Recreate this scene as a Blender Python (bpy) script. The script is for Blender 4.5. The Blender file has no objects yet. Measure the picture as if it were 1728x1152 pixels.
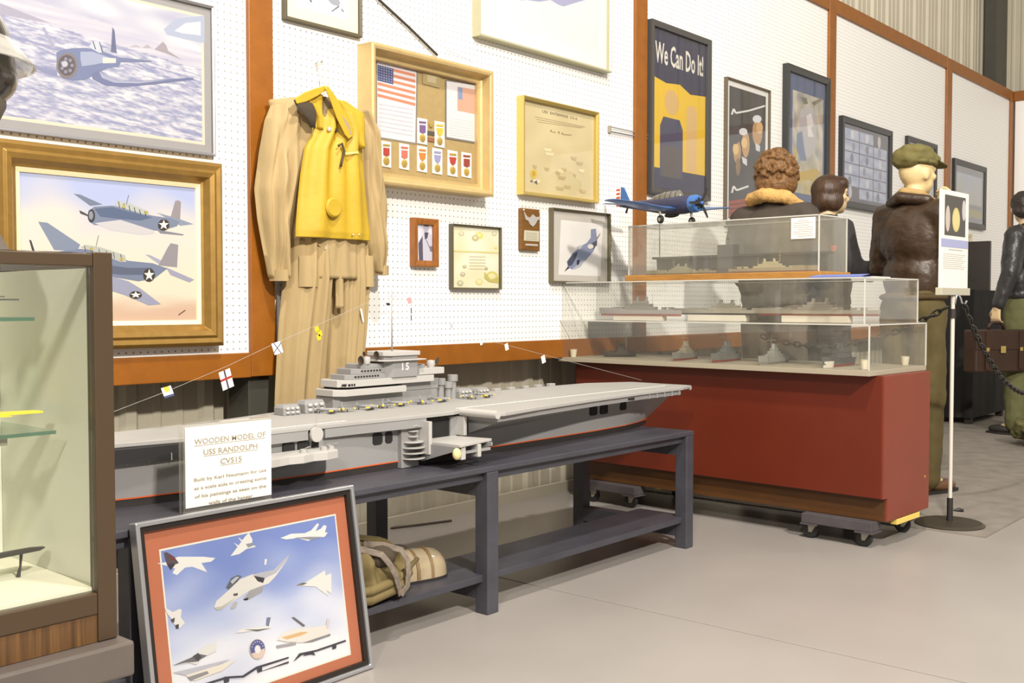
import bpy, math, random
from mathutils import Vector, Matrix, noise
random.seed(7)
scene = bpy.context.scene
col = scene.collection

# ---------------------------------------------------------------- camera, world, lights, exposure
FPX = 1780.0
CAM = Vector((0.0, -3.16, 0.96))
YAW = math.radians(40.7)
PITCH = math.radians(2.06)
AX = Vector((math.cos(YAW) * math.cos(PITCH), math.sin(YAW) * math.cos(PITCH), -math.sin(PITCH)))
RT = Vector((math.sin(YAW), -math.cos(YAW), 0))
UP = RT.cross(AX)
cd = bpy.data.cameras.new('camera')
cd.sensor_width = 36.0
cd.lens = 36.0 * FPX / 1728.0
cd.clip_start = 0.05
cd.clip_end = 60
cam = bpy.data.objects.new('camera', cd)
cam.matrix_world = Matrix(((RT.x, UP.x, -AX.x, CAM.x), (RT.y, UP.y, -AX.y, CAM.y), (RT.z, UP.z, -AX.z, CAM.z), (0, 0, 0, 1)))
col.objects.link(cam)
scene.camera = cam

world = bpy.data.worlds.new('hangar_air')
world.use_nodes = True
wb = world.node_tree.nodes['Background']
wb.inputs[0].default_value = (1.0, 0.95, 0.88, 1)
wb.inputs[1].default_value = 0.30
scene.world = world
scene.view_settings.view_transform = 'Standard'
scene.view_settings.look = 'None'
scene.view_settings.exposure = 0.0
scene.view_settings.gamma = 1.0
scene.view_settings.use_curve_mapping = False


def lamp(name, loc, power, colr, rad):
    l = bpy.data.lights.new(name, 'POINT')
    l.energy = power
    l.color = colr
    l.shadow_soft_size = rad
    o = bpy.data.objects.new(name, l)
    o.location = loc
    col.objects.link(o)
    return o


WARM = (1.0, 0.945, 0.865)
lamp('high_bay_lamp', (0.6, -6.4, 4.5), 2250, WARM, 0.16)
lamp('high_bay_lamp', (1.4, -3.0, 5.6), 1000, WARM, 0.16)
lamp('high_bay_lamp', (8.0, -5.5, 5.5), 230, WARM, 0.3)
lamp('high_bay_lamp', (-4.5, -5.4, 5.2), 1250, WARM, 0.3)

# ---------------------------------------------------------------- pixel <-> place helpers (1728 x 1152 photo frame)
def ray(px, py):
    return AX + RT * ((px - 864.0) / FPX) - UP * ((py - 576.0) / FPX)


def onY(px, py, Y):
    r = ray(px, py)
    return CAM + r * ((Y - CAM.y) / r.y)


def onZ(px, py, Z):
    r = ray(px, py)
    return CAM + r * ((Z - CAM.z) / r.z)


def onP(px, py, P0, N):
    r = ray(px, py)
    return CAM + r * ((P0 - CAM).dot(N) / r.dot(N))


def lin(c):
    out = []
    for v in c[:3]:
        v = v / 255.0
        out.append(v / 12.92 if v <= 0.04045 else ((v + 0.055) / 1.055) ** 2.4)
    return out


# ---------------------------------------------------------------- materials
MATS = {}


def mat(name, c=(200, 200, 200), rough=0.55, metal=0.0, k=1.0, var=0.0, vscale=8.0, bump=0.0, bscale=60.0,
        stretch=(1, 1, 1), coat=0.0, spec=0.5, trans=0.0):
    if name in MATS:
        return MATS[name]
    m = bpy.data.materials.new(name)
    m.use_nodes = True
    nt = m.node_tree
    b = nt.nodes['Principled BSDF']
    L = [v * k for v in lin(c)]
    b.inputs['Base Color'].default_value = (*L, 1)
    b.inputs['Roughness'].default_value = rough
    b.inputs['Metallic'].default_value = metal
    b.inputs['Specular IOR Level'].default_value = spec
    if coat:
        b.inputs['Coat Weight'].default_value = coat
        b.inputs['Coat Roughness'].default_value = 0.08
    if var or bump:
        tc = nt.nodes.new('ShaderNodeTexCoord')
        mp = nt.nodes.new('ShaderNodeMapping')
        mp.inputs['Scale'].default_value = stretch
        nt.links.new(tc.outputs['Object'], mp.inputs[0])
        if var:
            n = nt.nodes.new('ShaderNodeTexNoise')
            n.inputs['Scale'].default_value = vscale
            n.inputs['Detail'].default_value = 5
            nt.links.new(mp.outputs[0], n.inputs['Vector'])
            r = nt.nodes.new('ShaderNodeValToRGB')
            r.color_ramp.elements[0].position = 0.3
            r.color_ramp.elements[1].position = 0.7
            r.color_ramp.elements[0].color = (*[v * (1 - var) for v in L], 1)
            r.color_ramp.elements[1].color = (*[min(1, v * (1 + var)) for v in L], 1)
            nt.links.new(n.outputs[0], r.inputs[0])
            nt.links.new(r.outputs[0], b.inputs['Base Color'])
        if bump:
            n2 = nt.nodes.new('ShaderNodeTexNoise')
            n2.inputs['Scale'].default_value = bscale
            n2.inputs['Detail'].default_value = 4
            nt.links.new(mp.outputs[0], n2.inputs['Vector'])
            bp = nt.nodes.new('ShaderNodeBump')
            bp.inputs['Strength'].default_value = bump
            bp.inputs['Distance'].default_value = 0.01
            nt.links.new(n2.outputs[0], bp.inputs['Height'])
            nt.links.new(bp.outputs[0], b.inputs['Normal'])
    MATS[name] = m
    return m


def glass_mat(name, tint=(1, 1, 1), haze=0.0, hazec=(0.8, 0.78, 0.72), ior=1.45, rough=0.02):
    if name in MATS:
        return MATS[name]
    m = bpy.data.materials.new(name)
    m.use_nodes = True
    nt = m.node_tree
    nt.nodes.clear()
    out = nt.nodes.new('ShaderNodeOutputMaterial')
    tr = nt.nodes.new('ShaderNodeBsdfTransparent')
    tr.inputs[0].default_value = (*tint, 1)
    gl = nt.nodes.new('ShaderNodeBsdfGlossy')
    gl.inputs['Roughness'].default_value = rough
    lw = nt.nodes.new('ShaderNodeLayerWeight')
    lw.inputs['Blend'].default_value = 0.5
    pw5 = nt.nodes.new('ShaderNodeMath'); pw5.operation = 'POWER'; pw5.inputs[1].default_value = 5.0
    nt.links.new(lw.outputs['Facing'], pw5.inputs[0])
    f0 = ((ior - 1) / (ior + 1)) ** 2
    fr = nt.nodes.new('ShaderNodeMath'); fr.operation = 'MULTIPLY_ADD'; fr.inputs[1].default_value = 1 - f0; fr.inputs[2].default_value = f0
    nt.links.new(pw5.outputs[0], fr.inputs[0])
    mx = nt.nodes.new('ShaderNodeMixShader')
    nt.links.new(fr.outputs[0], mx.inputs[0])
    nt.links.new(tr.outputs[0], mx.inputs[1])
    nt.links.new(gl.outputs[0], mx.inputs[2])
    last = mx
    if haze:
        df = nt.nodes.new('ShaderNodeBsdfDiffuse')
        df.inputs[0].default_value = (*hazec, 1)
        m2 = nt.nodes.new('ShaderNodeMixShader')
        m2.inputs[0].default_value = haze
        nt.links.new(mx.outputs[0], m2.inputs[1])
        nt.links.new(df.outputs[0], m2.inputs[2])
        last = m2
    nt.links.new(last.outputs[0], out.inputs[0])
    MATS[name] = m
    return m


def print_mat(name='printed_paper', rough=0.6):
    if name in MATS:
        return MATS[name]
    m = bpy.data.materials.new(name)
    m.use_nodes = True
    nt = m.node_tree
    b = nt.nodes['Principled BSDF']
    a = nt.nodes.new('ShaderNodeVertexColor')
    a.layer_name = 'Col'
    nt.links.new(a.outputs[0], b.inputs['Base Color'])
    b.inputs['Roughness'].default_value = rough
    b.inputs['Specular IOR Level'].default_value = 0.3
    MATS[name] = m
    return m


def pegboard_mat():
    m = bpy.data.materials.new('white_pegboard')
    m.use_nodes = True
    nt = m.node_tree
    b = nt.nodes['Principled BSDF']
    b.inputs['Roughness'].default_value = 0.5
    tc = nt.nodes.new('ShaderNodeTexCoord')
    sp = nt.nodes.new('ShaderNodeSeparateXYZ')
    nt.links.new(tc.outputs['Object'], sp.inputs[0])

    def frac(o):
        d = nt.nodes.new('ShaderNodeMath'); d.operation = 'DIVIDE'; d.inputs[1].default_value = 0.0254
        nt.links.new(o, d.inputs[0])
        f = nt.nodes.new('ShaderNodeMath'); f.operation = 'FRACT'
        nt.links.new(d.outputs[0], f.inputs[0])
        s = nt.nodes.new('ShaderNodeMath'); s.operation = 'SUBTRACT'; s.inputs[1].default_value = 0.5
        nt.links.new(f.outputs[0], s.inputs[0])
        p = nt.nodes.new('ShaderNodeMath'); p.operation = 'MULTIPLY'
        nt.links.new(s.outputs[0], p.inputs[0]); nt.links.new(s.outputs[0], p.inputs[1])
        return p.outputs[0]
    ad = nt.nodes.new('ShaderNodeMath'); ad.operation = 'ADD'
    nt.links.new(frac(sp.outputs[0]), ad.inputs[0]); nt.links.new(frac(sp.outputs[2]), ad.inputs[1])
    lt = nt.nodes.new('ShaderNodeMath'); lt.operation = 'LESS_THAN'; lt.inputs[1].default_value = 0.016
    nt.links.new(ad.outputs[0], lt.inputs[0])
    mx = nt.nodes.new('ShaderNodeMix'); mx.data_type = 'RGBA'
    mx.inputs[6].default_value = (0.84, 0.825, 0.79, 1)
    mx.inputs[7].default_value = (0.26, 0.24, 0.20, 1)
    nt.links.new(lt.outputs[0], mx.inputs[0])
    nt.links.new(mx.outputs[2], b.inputs['Base Color'])
    MATS['peg'] = m
    return m


# ---------------------------------------------------------------- mesh builder
class B:
    def __init__(s):
        s.v = []; s.f = []; s.c = []; s.T = None; s.col = None

    def add(s, vs, fs, color=None):
        n = len(s.v)
        if s.T is not None:
            vs = [s.T @ Vector(p) for p in vs]
        s.v += [tuple(p) for p in vs]
        cc = color if color is not None else s.col
        for f in fs:
            s.f.append(tuple(i + n for i in f)); s.c.append(cc)
        return s

    def box(s, x0, x1, y0, y1, z0, z1, color=None):
        v = [(x0, y0, z0), (x1, y0, z0), (x1, y1, z0), (x0, y1, z0), (x0, y0, z1), (x1, y0, z1), (x1, y1, z1), (x0, y1, z1)]
        f = [(0, 3, 2, 1), (4, 5, 6, 7), (0, 1, 5, 4), (1, 2, 6, 5), (2, 3, 7, 6), (3, 0, 4, 7)]
        return s.add(v, f, color)

    def loft(s, rings, cap=True, closed=True):
        n = len(rings[0]); v = [p for r in rings for p in r]; f = []
        for i in range(len(rings) - 1):
            for j in range(n if closed else n - 1):
                a = i * n + j; b = i * n + (j + 1) % n
                f.append((a, b, b + n, a + n))
        if cap and closed:
            f.append(tuple(reversed(range(n)))); f.append(tuple((len(rings) - 1) * n + j for j in range(n)))
        return s.add(v, f)

    def tube(s, pts, r, n=8, cap=True):
        pts = [Vector(p) for p in pts]; m = len(pts)
        rr = r if isinstance(r, (list, tuple)) else [r] * m
        rings = []; prev = None
        for i, p in enumerate(pts):
            t = (pts[min(i + 1, m - 1)] - pts[max(i - 1, 0)])
            t = t.normalized() if t.length > 1e-9 else Vector((0, 0, 1))
            if prev is None:
                ref = Vector((0, 0, 1)) if abs(t.z) < 0.9 else Vector((1, 0, 0))
                a = t.cross(ref).normalized()
            else:
                a = (prev - t * prev.dot(t)).normalized()
            prev = a; b = t.cross(a)
            rings.append([p + (a * math.cos(2 * math.pi * k / n) + b * math.sin(2 * math.pi * k / n)) * rr[i] for k in range(n)])
        return s.loft(rings, cap)

    def cyl(s, p0, p1, r0, r1=None, n=16):
        return s.tube([p0, p1], [r0, r0 if r1 is None else r1], n)

    def lathe(s, prof, c=(0, 0, 0), n=24, axis='z'):
        rings = []
        for r, h in prof:
            ring = []
            for k in range(n):
                a = 2 * math.pi * k / n; x, y = r * math.cos(a), r * math.sin(a)
                p = (x, y, h) if axis == 'z' else ((x, h, y) if axis == 'y' else (h, x, y))
                ring.append((p[0] + c[0], p[1] + c[1], p[2] + c[2]))
            rings.append(ring)
        return s.loft(rings)

    def ell(s, c, r, nu=16, nv=10, R=None):
        vs = []; fs = []
        c = Vector(c)
        for i in range(nv + 1):
            t = math.pi * i / nv
            for j in range(nu):
                a = 2 * math.pi * j / nu
                p = Vector((r[0] * math.sin(t) * math.cos(a), r[1] * math.sin(t) * math.sin(a), r[2] * math.cos(t)))
                if R is not None:
                    p = R @ p
                vs.append(c + p)
        for i in range(nv):
            for j in range(nu):
                a = i * nu + j; b = i * nu + (j + 1) % nu
                fs.append((a, a + nu, b + nu, b))
        return s.add(vs, fs)

    def cap(s, p0, p1, r0, r1=None, n=12):
        """tapered capsule"""
        p0 = Vector(p0); p1 = Vector(p1); r1 = r0 if r1 is None else r1
        d = (p1 - p0); L = d.length; t = d / L if L else Vector((0, 0, 1))
        pts = []; rr = []
        for k in (0.1, 0.45, 0.8):
            a = k * math.pi / 2
            pts.append(p0 - t * r0 * math.cos(a)); rr.append(r0 * math.sin(a))
        pts += [p0, p1]; rr += [r0, r1]
        for k in (0.8, 0.45, 0.1):
            a = k * math.pi / 2
            pts.append(p1 + t * r1 * math.cos(a)); rr.append(r1 * math.sin(a))
        return s.tube(pts, rr, n)

    def chain(s, pts, rr, n=12):
        for i in range(len(pts) - 1):
            s.cap(pts[i], pts[i + 1], rr[i], rr[i + 1], n)
        return s

    def prism(s, poly, z0, z1, axis='z'):
        def P(p, h):
            return (p[0], p[1], h) if axis == 'z' else ((p[0], h, p[1]) if axis == 'y' else (h, p[0], p[1]))
        n = len(poly)
        v = [P(p, z0) for p in poly] + [P(p, z1) for p in poly]
        f = [tuple(reversed(range(n))), tuple(range(n, 2 * n))] + [(i, (i + 1) % n, (i + 1) % n + n, i + n) for i in range(n)]
        return s.add(v, f)


def obj(name, b, m, parent=None, world=False, smooth=None, bevel=0.0, loc=None, kind=None, label=None, sub=0, remesh=0.0, disp=None, tri=True):
    me = bpy.data.meshes.new(name)
    v = b.v
    if world and parent is not None:
        p = parent; M = p.matrix_basis
        while p.parent is not None:
            p = p.parent; M = p.matrix_basis @ M
        inv = M.inverted()
        v = [tuple(inv @ Vector(q)) for q in v]
    me.from_pydata(v, [], b.f)
    if any(c is not None for c in b.c):
        at = me.color_attributes.new('Col', 'FLOAT_COLOR', 'CORNER')
        flat = []
        for f, c in zip(b.f, b.c):
            if c is None:
                c = (0.5, 0.5, 0.5)
            if isinstance(c[0], (tuple, list)):
                for q in c:
                    flat += [q[0], q[1], q[2], 1]
            else:
                flat += [c[0], c[1], c[2], 1] * len(f)
        at.data.foreach_set('color', flat)
    me.update()
    if m is not None:
        me.materials.append(m)
    o = bpy.data.objects.new(name, me)
    col.objects.link(o)
    if parent is not None:
        o.parent = parent
    if loc is not None:
        o.location = loc
    if kind:
        o['kind'] = kind
    if label:
        o['label'] = label
    if remesh:
        r = o.modifiers.new('remesh', 'REMESH'); r.mode = 'VOXEL'; r.voxel_size = remesh; r.use_smooth_shade = True
        sm = o.modifiers.new('smooth', 'SMOOTH'); sm.factor = 0.5; sm.iterations = 4
    if disp:
        tx = bpy.data.textures.new(name + '_folds', 'CLOUDS'); tx.noise_scale = disp[1]; tx.noise_depth = 2
        d = o.modifiers.new('folds', 'DISPLACE'); d.texture = tx; d.strength = disp[0]; d.mid_level = 0.5; d.texture_coords = 'LOCAL'
    if bevel:
        bv = o.modifiers.new('bevel', 'BEVEL'); bv.width = bevel; bv.segments = 2; bv.limit_method = 'ANGLE'; bv.angle_limit = math.radians(40)
    if sub:
        sb = o.modifiers.new('sub', 'SUBSURF'); sb.levels = sub; sb.render_levels = sub
    if smooth is not None:
        if smooth is True:
            me.polygons.foreach_set('use_smooth', [True] * len(me.polygons))
        else:
            me.polygons.foreach_set('use_smooth', [True] * len(me.polygons))
            me.set_sharp_from_angle(angle=math.radians(smooth))
    return o


def tag(o, label, cat, group=None):
    o['label'] = label; o['category'] = cat
    if group:
        o['group'] = group
    return o


def thing(name, label, cat, loc=(0, 0, 0), rot=(0, 0, 0), group=None):
    o = bpy.data.objects.new(name, None)
    o.empty_display_size = 0.05
    o.location = loc; o.rotation_euler = rot
    col.objects.link(o)
    o.matrix_basis = Matrix.LocRotScale(Vector(loc), __import__('mathutils').Euler(rot), Vector((1, 1, 1)))
    return tag(o, label, cat, group)


def struct(o):
    o['kind'] = 'structure'
    return o


def text_mesh(txt, bold=False, spacing=1.0):
    cu = bpy.data.curves.new('lettering', 'FONT')
    cu.body = txt; cu.align_x = 'CENTER'; cu.align_y = 'CENTER'; cu.resolution_u = 2; cu.size = 1.0; cu.space_character = spacing
    if bold:
        cu.offset = 0.018
    o = bpy.data.objects.new('lettering', cu)
    col.objects.link(o)
    dg = bpy.context.evaluated_depsgraph_get()
    me = bpy.data.meshes.new_from_object(o.evaluated_get(dg))
    vs = [(v.co.x, v.co.y) for v in me.vertices]; fs = [tuple(p.vertices) for p in me.polygons]
    bpy.data.objects.remove(o); bpy.data.curves.remove(cu); bpy.data.meshes.remove(me)
    return vs, fs


# flat print: coloured shapes lying on one plane, each layer a hair above the last
class Print:
    def __init__(s, P0, U=(1, 0, 0), V=(0, 0, 1), k=0.72):
        s.b = B(); s.P0 = Vector(P0); s.U = Vector(U).normalized(); s.V = Vector(V).normalized()
        s.N = s.U.cross(s.V); s.n = 0; s.k = k
        s.z = lambda p: 0

    def C(s, c):
        return tuple(v * s.k for v in lin(c))

    def P(s, px, py):
        return onP(px, py, s.P0, s.N)

    def lay(s, pts, faces, c):
        s.n += 1
        off = s.N * (0.00005 * s.n)
        s.b.add([p + off for p in pts], faces, c)

    def poly(s, pts, c, sc=1.0, ox=0, oy=0):
        q = [s.P(ox + x / sc, oy + y / sc) for x, y in pts]
        s.lay(q, [tuple(range(len(q)))], s.C(c))
        return s

    def ell(s, x, y, rx, ry, c, n=20, rot=0):
        pts = []
        for i in range(n):
            a = -2 * math.pi * i / n; u, w = rx * math.cos(a), ry * math.sin(a)
            pts.append((x + u * math.cos(rot) - w * math.sin(rot), y + u * math.sin(rot) + w * math.cos(rot)))
        return s.poly(pts, c)

    def line(s, pts, w, c):
        for (x0, y0), (x1, y1) in zip(pts[:-1], pts[1:]):
            d = math.hypot(x1 - x0, y1 - y0) or 1
            nx, ny = -(y1 - y0) / d * w / 2, (x1 - x0) / d * w / 2
            s.poly([(x0 + nx, y0 + ny), (x1 + nx, y1 + ny), (x1 - nx, y1 - ny), (x0 - nx, y0 - ny)], c)
        return s

    def grid(s, quad, fn, nx=24, ny=16):
        """quad of world points TL,TR,BR,BL; fn(u,v)->srgb, v downwards"""
        TL, TR, BR, BL = quad
        pts = []; cs = []
        for j in range(ny + 1):
            for i in range(nx + 1):
                u, v = i / nx, j / ny
                pts.append(TL.lerp(TR, u).lerp(BL.lerp(BR, u), v)); cs.append(s.C(fn(u, v)))
        f = []; fc = []
        for j in range(ny):
            for i in range(nx):
                a = j * (nx + 1) + i
                q = (a, a + nx + 1, a + nx + 2, a + 1)
                f.append(q); fc.append([cs[t] for t in q])
        s.n += 1
        off = s.N * (0.00005 * s.n); n0 = len(s.b.v)
        s.b.v += [tuple(p + off) for p in pts]
        for q, c in zip(f, fc):
            s.b.f.append(tuple(t + n0 for t in q)); s.b.c.append(c)
        return s

    def star(s, x, y, r, c, ry=None):
        ry = ry or r
        return s.poly([(x + (r if i % 2 == 0 else r * 0.4) * math.sin(i * math.pi / 5), y - (ry if i % 2 == 0 else ry * 0.4) * math.cos(i * math.pi / 5)) for i in range(10)][::-1], c)

    def text(s, txt, px, py, h, c, w=None, bold=False, ang=0.0):
        """lettering centred at photo pixel (px,py); h = cap height in metres; w = width in metres"""
        vs, fs = text_mesh(txt, bold)
        o = s.P(px, py) if px is not None else py
        xs = [p[0] for p in vs]; ys = [p[1] for p in vs]
        ww = max(xs) - min(xs); hh = max(ys) - min(ys)
        kx = (w / ww) if w else h / 0.73
        ky = h / 0.73
        mx, my = (max(xs) + min(xs)) / 2, (max(ys) + min(ys)) / 2
        ca, sa = math.cos(ang), math.sin(ang)
        q = []
        for x, y in vs:
            a, b_ = (x - mx) * kx, (y - my) * ky
            q.append(o + s.U * (a * ca - b_ * sa) + s.V * (a * sa + b_ * ca))
        s.lay(q, fs, s.C(c))
        return s


def nz(x, y, z=0.0):
    return noise.noise((x, y, z))


def mixc(a, b, t):
    t = max(0, min(1, t))
    return tuple(a[i] + (b[i] - a[i]) * t for i in range(3))
# ---------------------------------------------------------------- materials in use
M_PEG = pegboard_mat()
M_TRIM = mat('brown_trim_paint', (138, 81, 17), 0.42, var=0.10, vscale=14, bump=0.06, bscale=90, k=1.0)
M_CONC = mat('polished_concrete', (188, 180, 173), 0.34, var=0.05, vscale=2.2, bump=0.015, bscale=40, k=0.62)
M_JOINT = mat('joint_filler', (120, 92, 66), 0.8)
M_CORR = mat('cream_steel_sheet', (184, 176, 156), 0.45, var=0.04, vscale=3)
M_STEEL = mat('dark_steel_column', (62, 60, 52), 0.5, var=0.1)
M_CARPET = mat('grey_carpet', (134, 126, 116), 0.95, var=0.16, vscale=9, bump=0.5, bscale=260)
M_PANE = glass_mat('picture_glass', ior=1.42)
M_PRINT = print_mat()
M_GOLD = mat('gold_leaf_frame', (152, 118, 58), 0.38, 0.55, var=0.10, vscale=30)
M_GOLD2 = mat('pale_gold_frame', (196, 170, 116), 0.4, 0.3, var=0.06, vscale=20)
M_BLACKF = mat('black_frame', (40, 38, 36), 0.4)
M_DKWOOD = mat('dark_olive_frame', (84, 76, 54), 0.45)
M_SILVER = mat('silver_frame', (176, 176, 178), 0.3, 0.7)
M_BRASS = mat('bright_brass', (206, 180, 104), 0.3, 0.6)
M_DARKBLUE = mat('blue_black_paint', (62, 61, 68), 0.45, var=0.18, vscale=12, bump=0.08, bscale=120, stretch=(0.4, 1, 1))

# ---------------------------------------------------------------- setting
fl = obj('floor', B().box(-4, 13, -8, 0.3, -0.06, -0.008), M_JOINT); struct(fl)
for x0, x1 in ((-4, 2.750), (2.756, 13)):
    obj('slab', B().box(x0, x1, -8, 0.3, -0.0075, 0.0), M_CONC, fl, bevel=0.0015)

# corrugated steel sheet wall behind the framing
def corr(x0, x1, y, z0, z1, along='x'):
    prof = []
    x = x0
    while x < x1:
        for dx, dy in ((0, 0), (0.018, -0.020), (0.055, -0.020), (0.073, 0), (0.125, 0), (0.133, -0.006), (0.155, -0.006), (0.163, 0), (0.213, 0), (0.221, -0.006), (0.243, -0.006), (0.251, 0)):
            prof.append((x + dx, y + dy))
        x += 0.305
    b = B()
    if along == 'x':
        v = [(p[0], p[1], z0) for p in prof] + [(p[0], p[1], z1) for p in prof]
    else:
        v = [(p[1], -p[0], z0) for p in prof] + [(p[1], -p[0], z1) for p in prof]
    n = len(prof)
    b.add(v, [(i, i + 1, i + 1 + n, i + n) for i in range(n - 1)])
    return b


wb_ = obj('wall_back', corr(-0.6, 12.6, 0.19, 0.0, 5.2), M_CORR); struct(wb_)
obj('base_angle', B().box(-0.6, 12.0, 0.135, 0.155, 0, 0.05), M_CORR, wb_)
for x0, x1 in ((-0.2, 2.25), (2.33, 4.66), (4.745, 7.04), (7.135, 9.44), (9.545, 11.36)):
    obj('pegboard_panel', B().box(x0, x1, 0.0, 0.006, 0.72, 3.05), M_PEG, wb_)
TRN = [0]


def trim(b, m=M_TRIM):
    TRN[0] += 1
    o = obj('trim_%d' % TRN[0], b, m, bevel=0.003)
    return struct(o)


for x0, x1 in ((2.234, 2.338), (4.648, 4.757), (7.028, 7.140), (9.425, 9.553), (11.30, 11.40), (-0.10, 0.0)):
    trim(B().box(x0, x1, -0.019, 0.0, 0.70, 3.086))
for x0, x1 in ((0.0, 2.234), (2.338, 4.648), (4.757, 7.028), (7.14, 9.425), (9.553, 11.30)):
    trim(B().box(x0, x1, -0.018, 0.0, 0.698, 0.786))
    trim(B().box(x0, x1, -0.018, 0.0, 2.990, 3.088))
    trim(B().box(x0, x1, 0.010, 0.10, 3.05, 3.086))
# studs behind the panels
for x in (2.286, 4.70, 7.085, 9.49):
    trim(B().box(x - 0.045, x + 0.045, 0.012, 0.135, 0.0, 0.70) if x == 2.286 else B().box(x - 0.02, x + 0.02, 0.012, 0.1, 0.705, 0.95), M_STEEL if x == 2.286 else M_TRIM)
sc = obj('steel_column', B().box(10.95, 11.30, 0.03, 0.14, 0.0, 5.2), M_STEEL); struct(sc); sc.name = 'trim_%d' % (TRN[0] + 1); TRN[0] += 1
wr = obj('wall_right', corr(-0.2, 6.0, 11.60, 0.0, 5.2, 'y'), M_CORR); struct(wr)
obj('pegboard_panel', B().box(11.40, 11.406, -6, -0.03, 0.72, 3.05), M_PEG, wr)
trim(B().box(11.385, 11.40, -6, -0.02, 2.99, 3.088)); trim(B().box(11.385, 11.40, -6, -0.02, 0.70, 0.786))

# carpet
cb = B()
cb.box(4.515, 11.25, -1.835, -0.06, 0.0, 0.007)
cp = thing('carpet', 'grey carpet laid on the floor under the mannequins and chain post', 'carpet', (7.9, -0.95, 0))
obj('pile', cb, M_CARPET, cp, world=True)
rip = [onZ(px, py, 0.005) for px, py in ((1552, 778), (1590, 781), (1625, 786), (1660, 787), (1700, 789), (1740, 797))]
obj('seam', B().tube([(p.x, p.y, 0.0005) for p in rip], [0.0055, 0.006, 0.0065, 0.0068, 0.006, 0.006], 8), mat('carpet_binding', (70, 60, 52), 0.9), cp, world=True)
# ---------------------------------------------------------------- framed pictures on the wall
def px_rect(corners, Y):
    """TL,TR,BR,BL photo pixels (None allowed) -> x0,x1,z0,z1 on plane y=Y"""
    q = [onY(*c, Y) if c else None for c in corners]
    av = lambda l: sum(l) / len(l)
    x0 = av([q[i].x for i in (0, 3) if q[i]]); x1 = av([q[i].x for i in (1, 2) if q[i]])
    z1 = av([q[i].z for i in (0, 1) if q[i]]); z0 = av([q[i].z for i in (2, 3) if q[i]])
    return x0, x1, z0, z1


def frame_mesh(x0, x1, z0, z1, prof):
    """prof: list of (inset, y) going round the moulding section"""
    rings = []
    for sx, sz in ((0, 0), (1, 0), (1, 1), (0, 1)):
        ring = []
        for ins, y in prof:
            ring.append(((x0 + ins) if sx == 0 else (x1 - ins), y, (z0 + ins) if sz == 0 else (z1 - ins)))
        rings.append(ring)
    b = B()
    n = len(prof); v = [p for r in rings for p in r]; f = []
    for i in range(4):
        j = (i + 1) % 4
        for k in range(n):
            l = (k + 1) % n
            f.append((i * n + k, j * n + k, j * n + l, i * n + l))
    b.add(v, f)
    return b


def box_prof(w, y0, y1, lip=0.0):
    return [(0, y1), (0, y0), (w * 0.3, y0 - 0.0), (w, y0 + lip), (w, y1)]


def framed(name, label, cat, rect, depth, fw, fmat, prof=None, back=-0.0005, group=None, glass=True, py=None):
    """returns root, print plane y"""
    x0, x1, z0, z1 = rect
    root = thing(name, label, cat, ((x0 + x1) / 2, 0, z0), group=group)
    yb = back
    prof = prof or box_prof(fw, yb - depth, yb, lip=depth * 0.15)
    obj('frame', frame_mesh(x0, x1, z0, z1, prof), fmat, root, world=True, bevel=0.0015)
    yp = py if py is not None else yb - depth * 0.45
    if glass:
        w = fw * 0.9
        obj('pane', B().box(x0 + w, x1 - w, yp - 0.0062, yp - 0.005, z0 + w, z1 - w), M_PANE, root, world=True)
    return root, yp


def quad(rect, y):
    x0, x1, z0, z1 = rect
    return [Vector((x0, y, z1)), Vector((x1, y, z1)), Vector((x1, y, z0)), Vector((x0, y, z0))]


def inset(r, d):
    return (r[0] + d, r[1] - d, r[2] + d, r[3] - d)


def fin(p, root, name='print'):
    return obj(name, p.b, M_PRINT, root, world=True)


# --- A: fighter over the sea, grey mat, thin metal frame
rA = (1.27, 2.094, 1.463, 1.972)
root, yp = framed('framed_painting', 'fighter aircraft over the sea with grey mat, above the wide gold framed painting', 'painting', rA, 0.022, 0.010, mat('thin_metal_frame', (150, 148, 150), 0.35, 0.6))
P = Print((0, yp, 0), k=0.56)
P.grid(quad(inset(rA, 0.004), yp), lambda u, v: (188, 184, 182), 2, 2)
rr = inset(rA, 0.036); P.grid(quad(rr, yp), lambda u, v: (250, 240, 214), 2, 2)
rr = inset(rA, 0.046)


def seaA(u, v):
    hz = 0.12 + 0.16 * u
    if v < hz:
        return mixc((206, 206, 226), (250, 248, 250), 0.5 + nz(u * 5, v * 9) * 1.1)
    if v < hz + 0.14:
        return mixc((236, 232, 240), (216, 214, 232), 0.5 + nz(u * 4, v * 30))
    return mixc((166, 170, 204), (248, 244, 248), 0.5 + 0.9 * nz(u * 9, v * 30 - u * 5) + 0.8 * nz(u * 26, v * 80 - u * 12) + 0.4 * nz(u * 60, v * 150))


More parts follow.
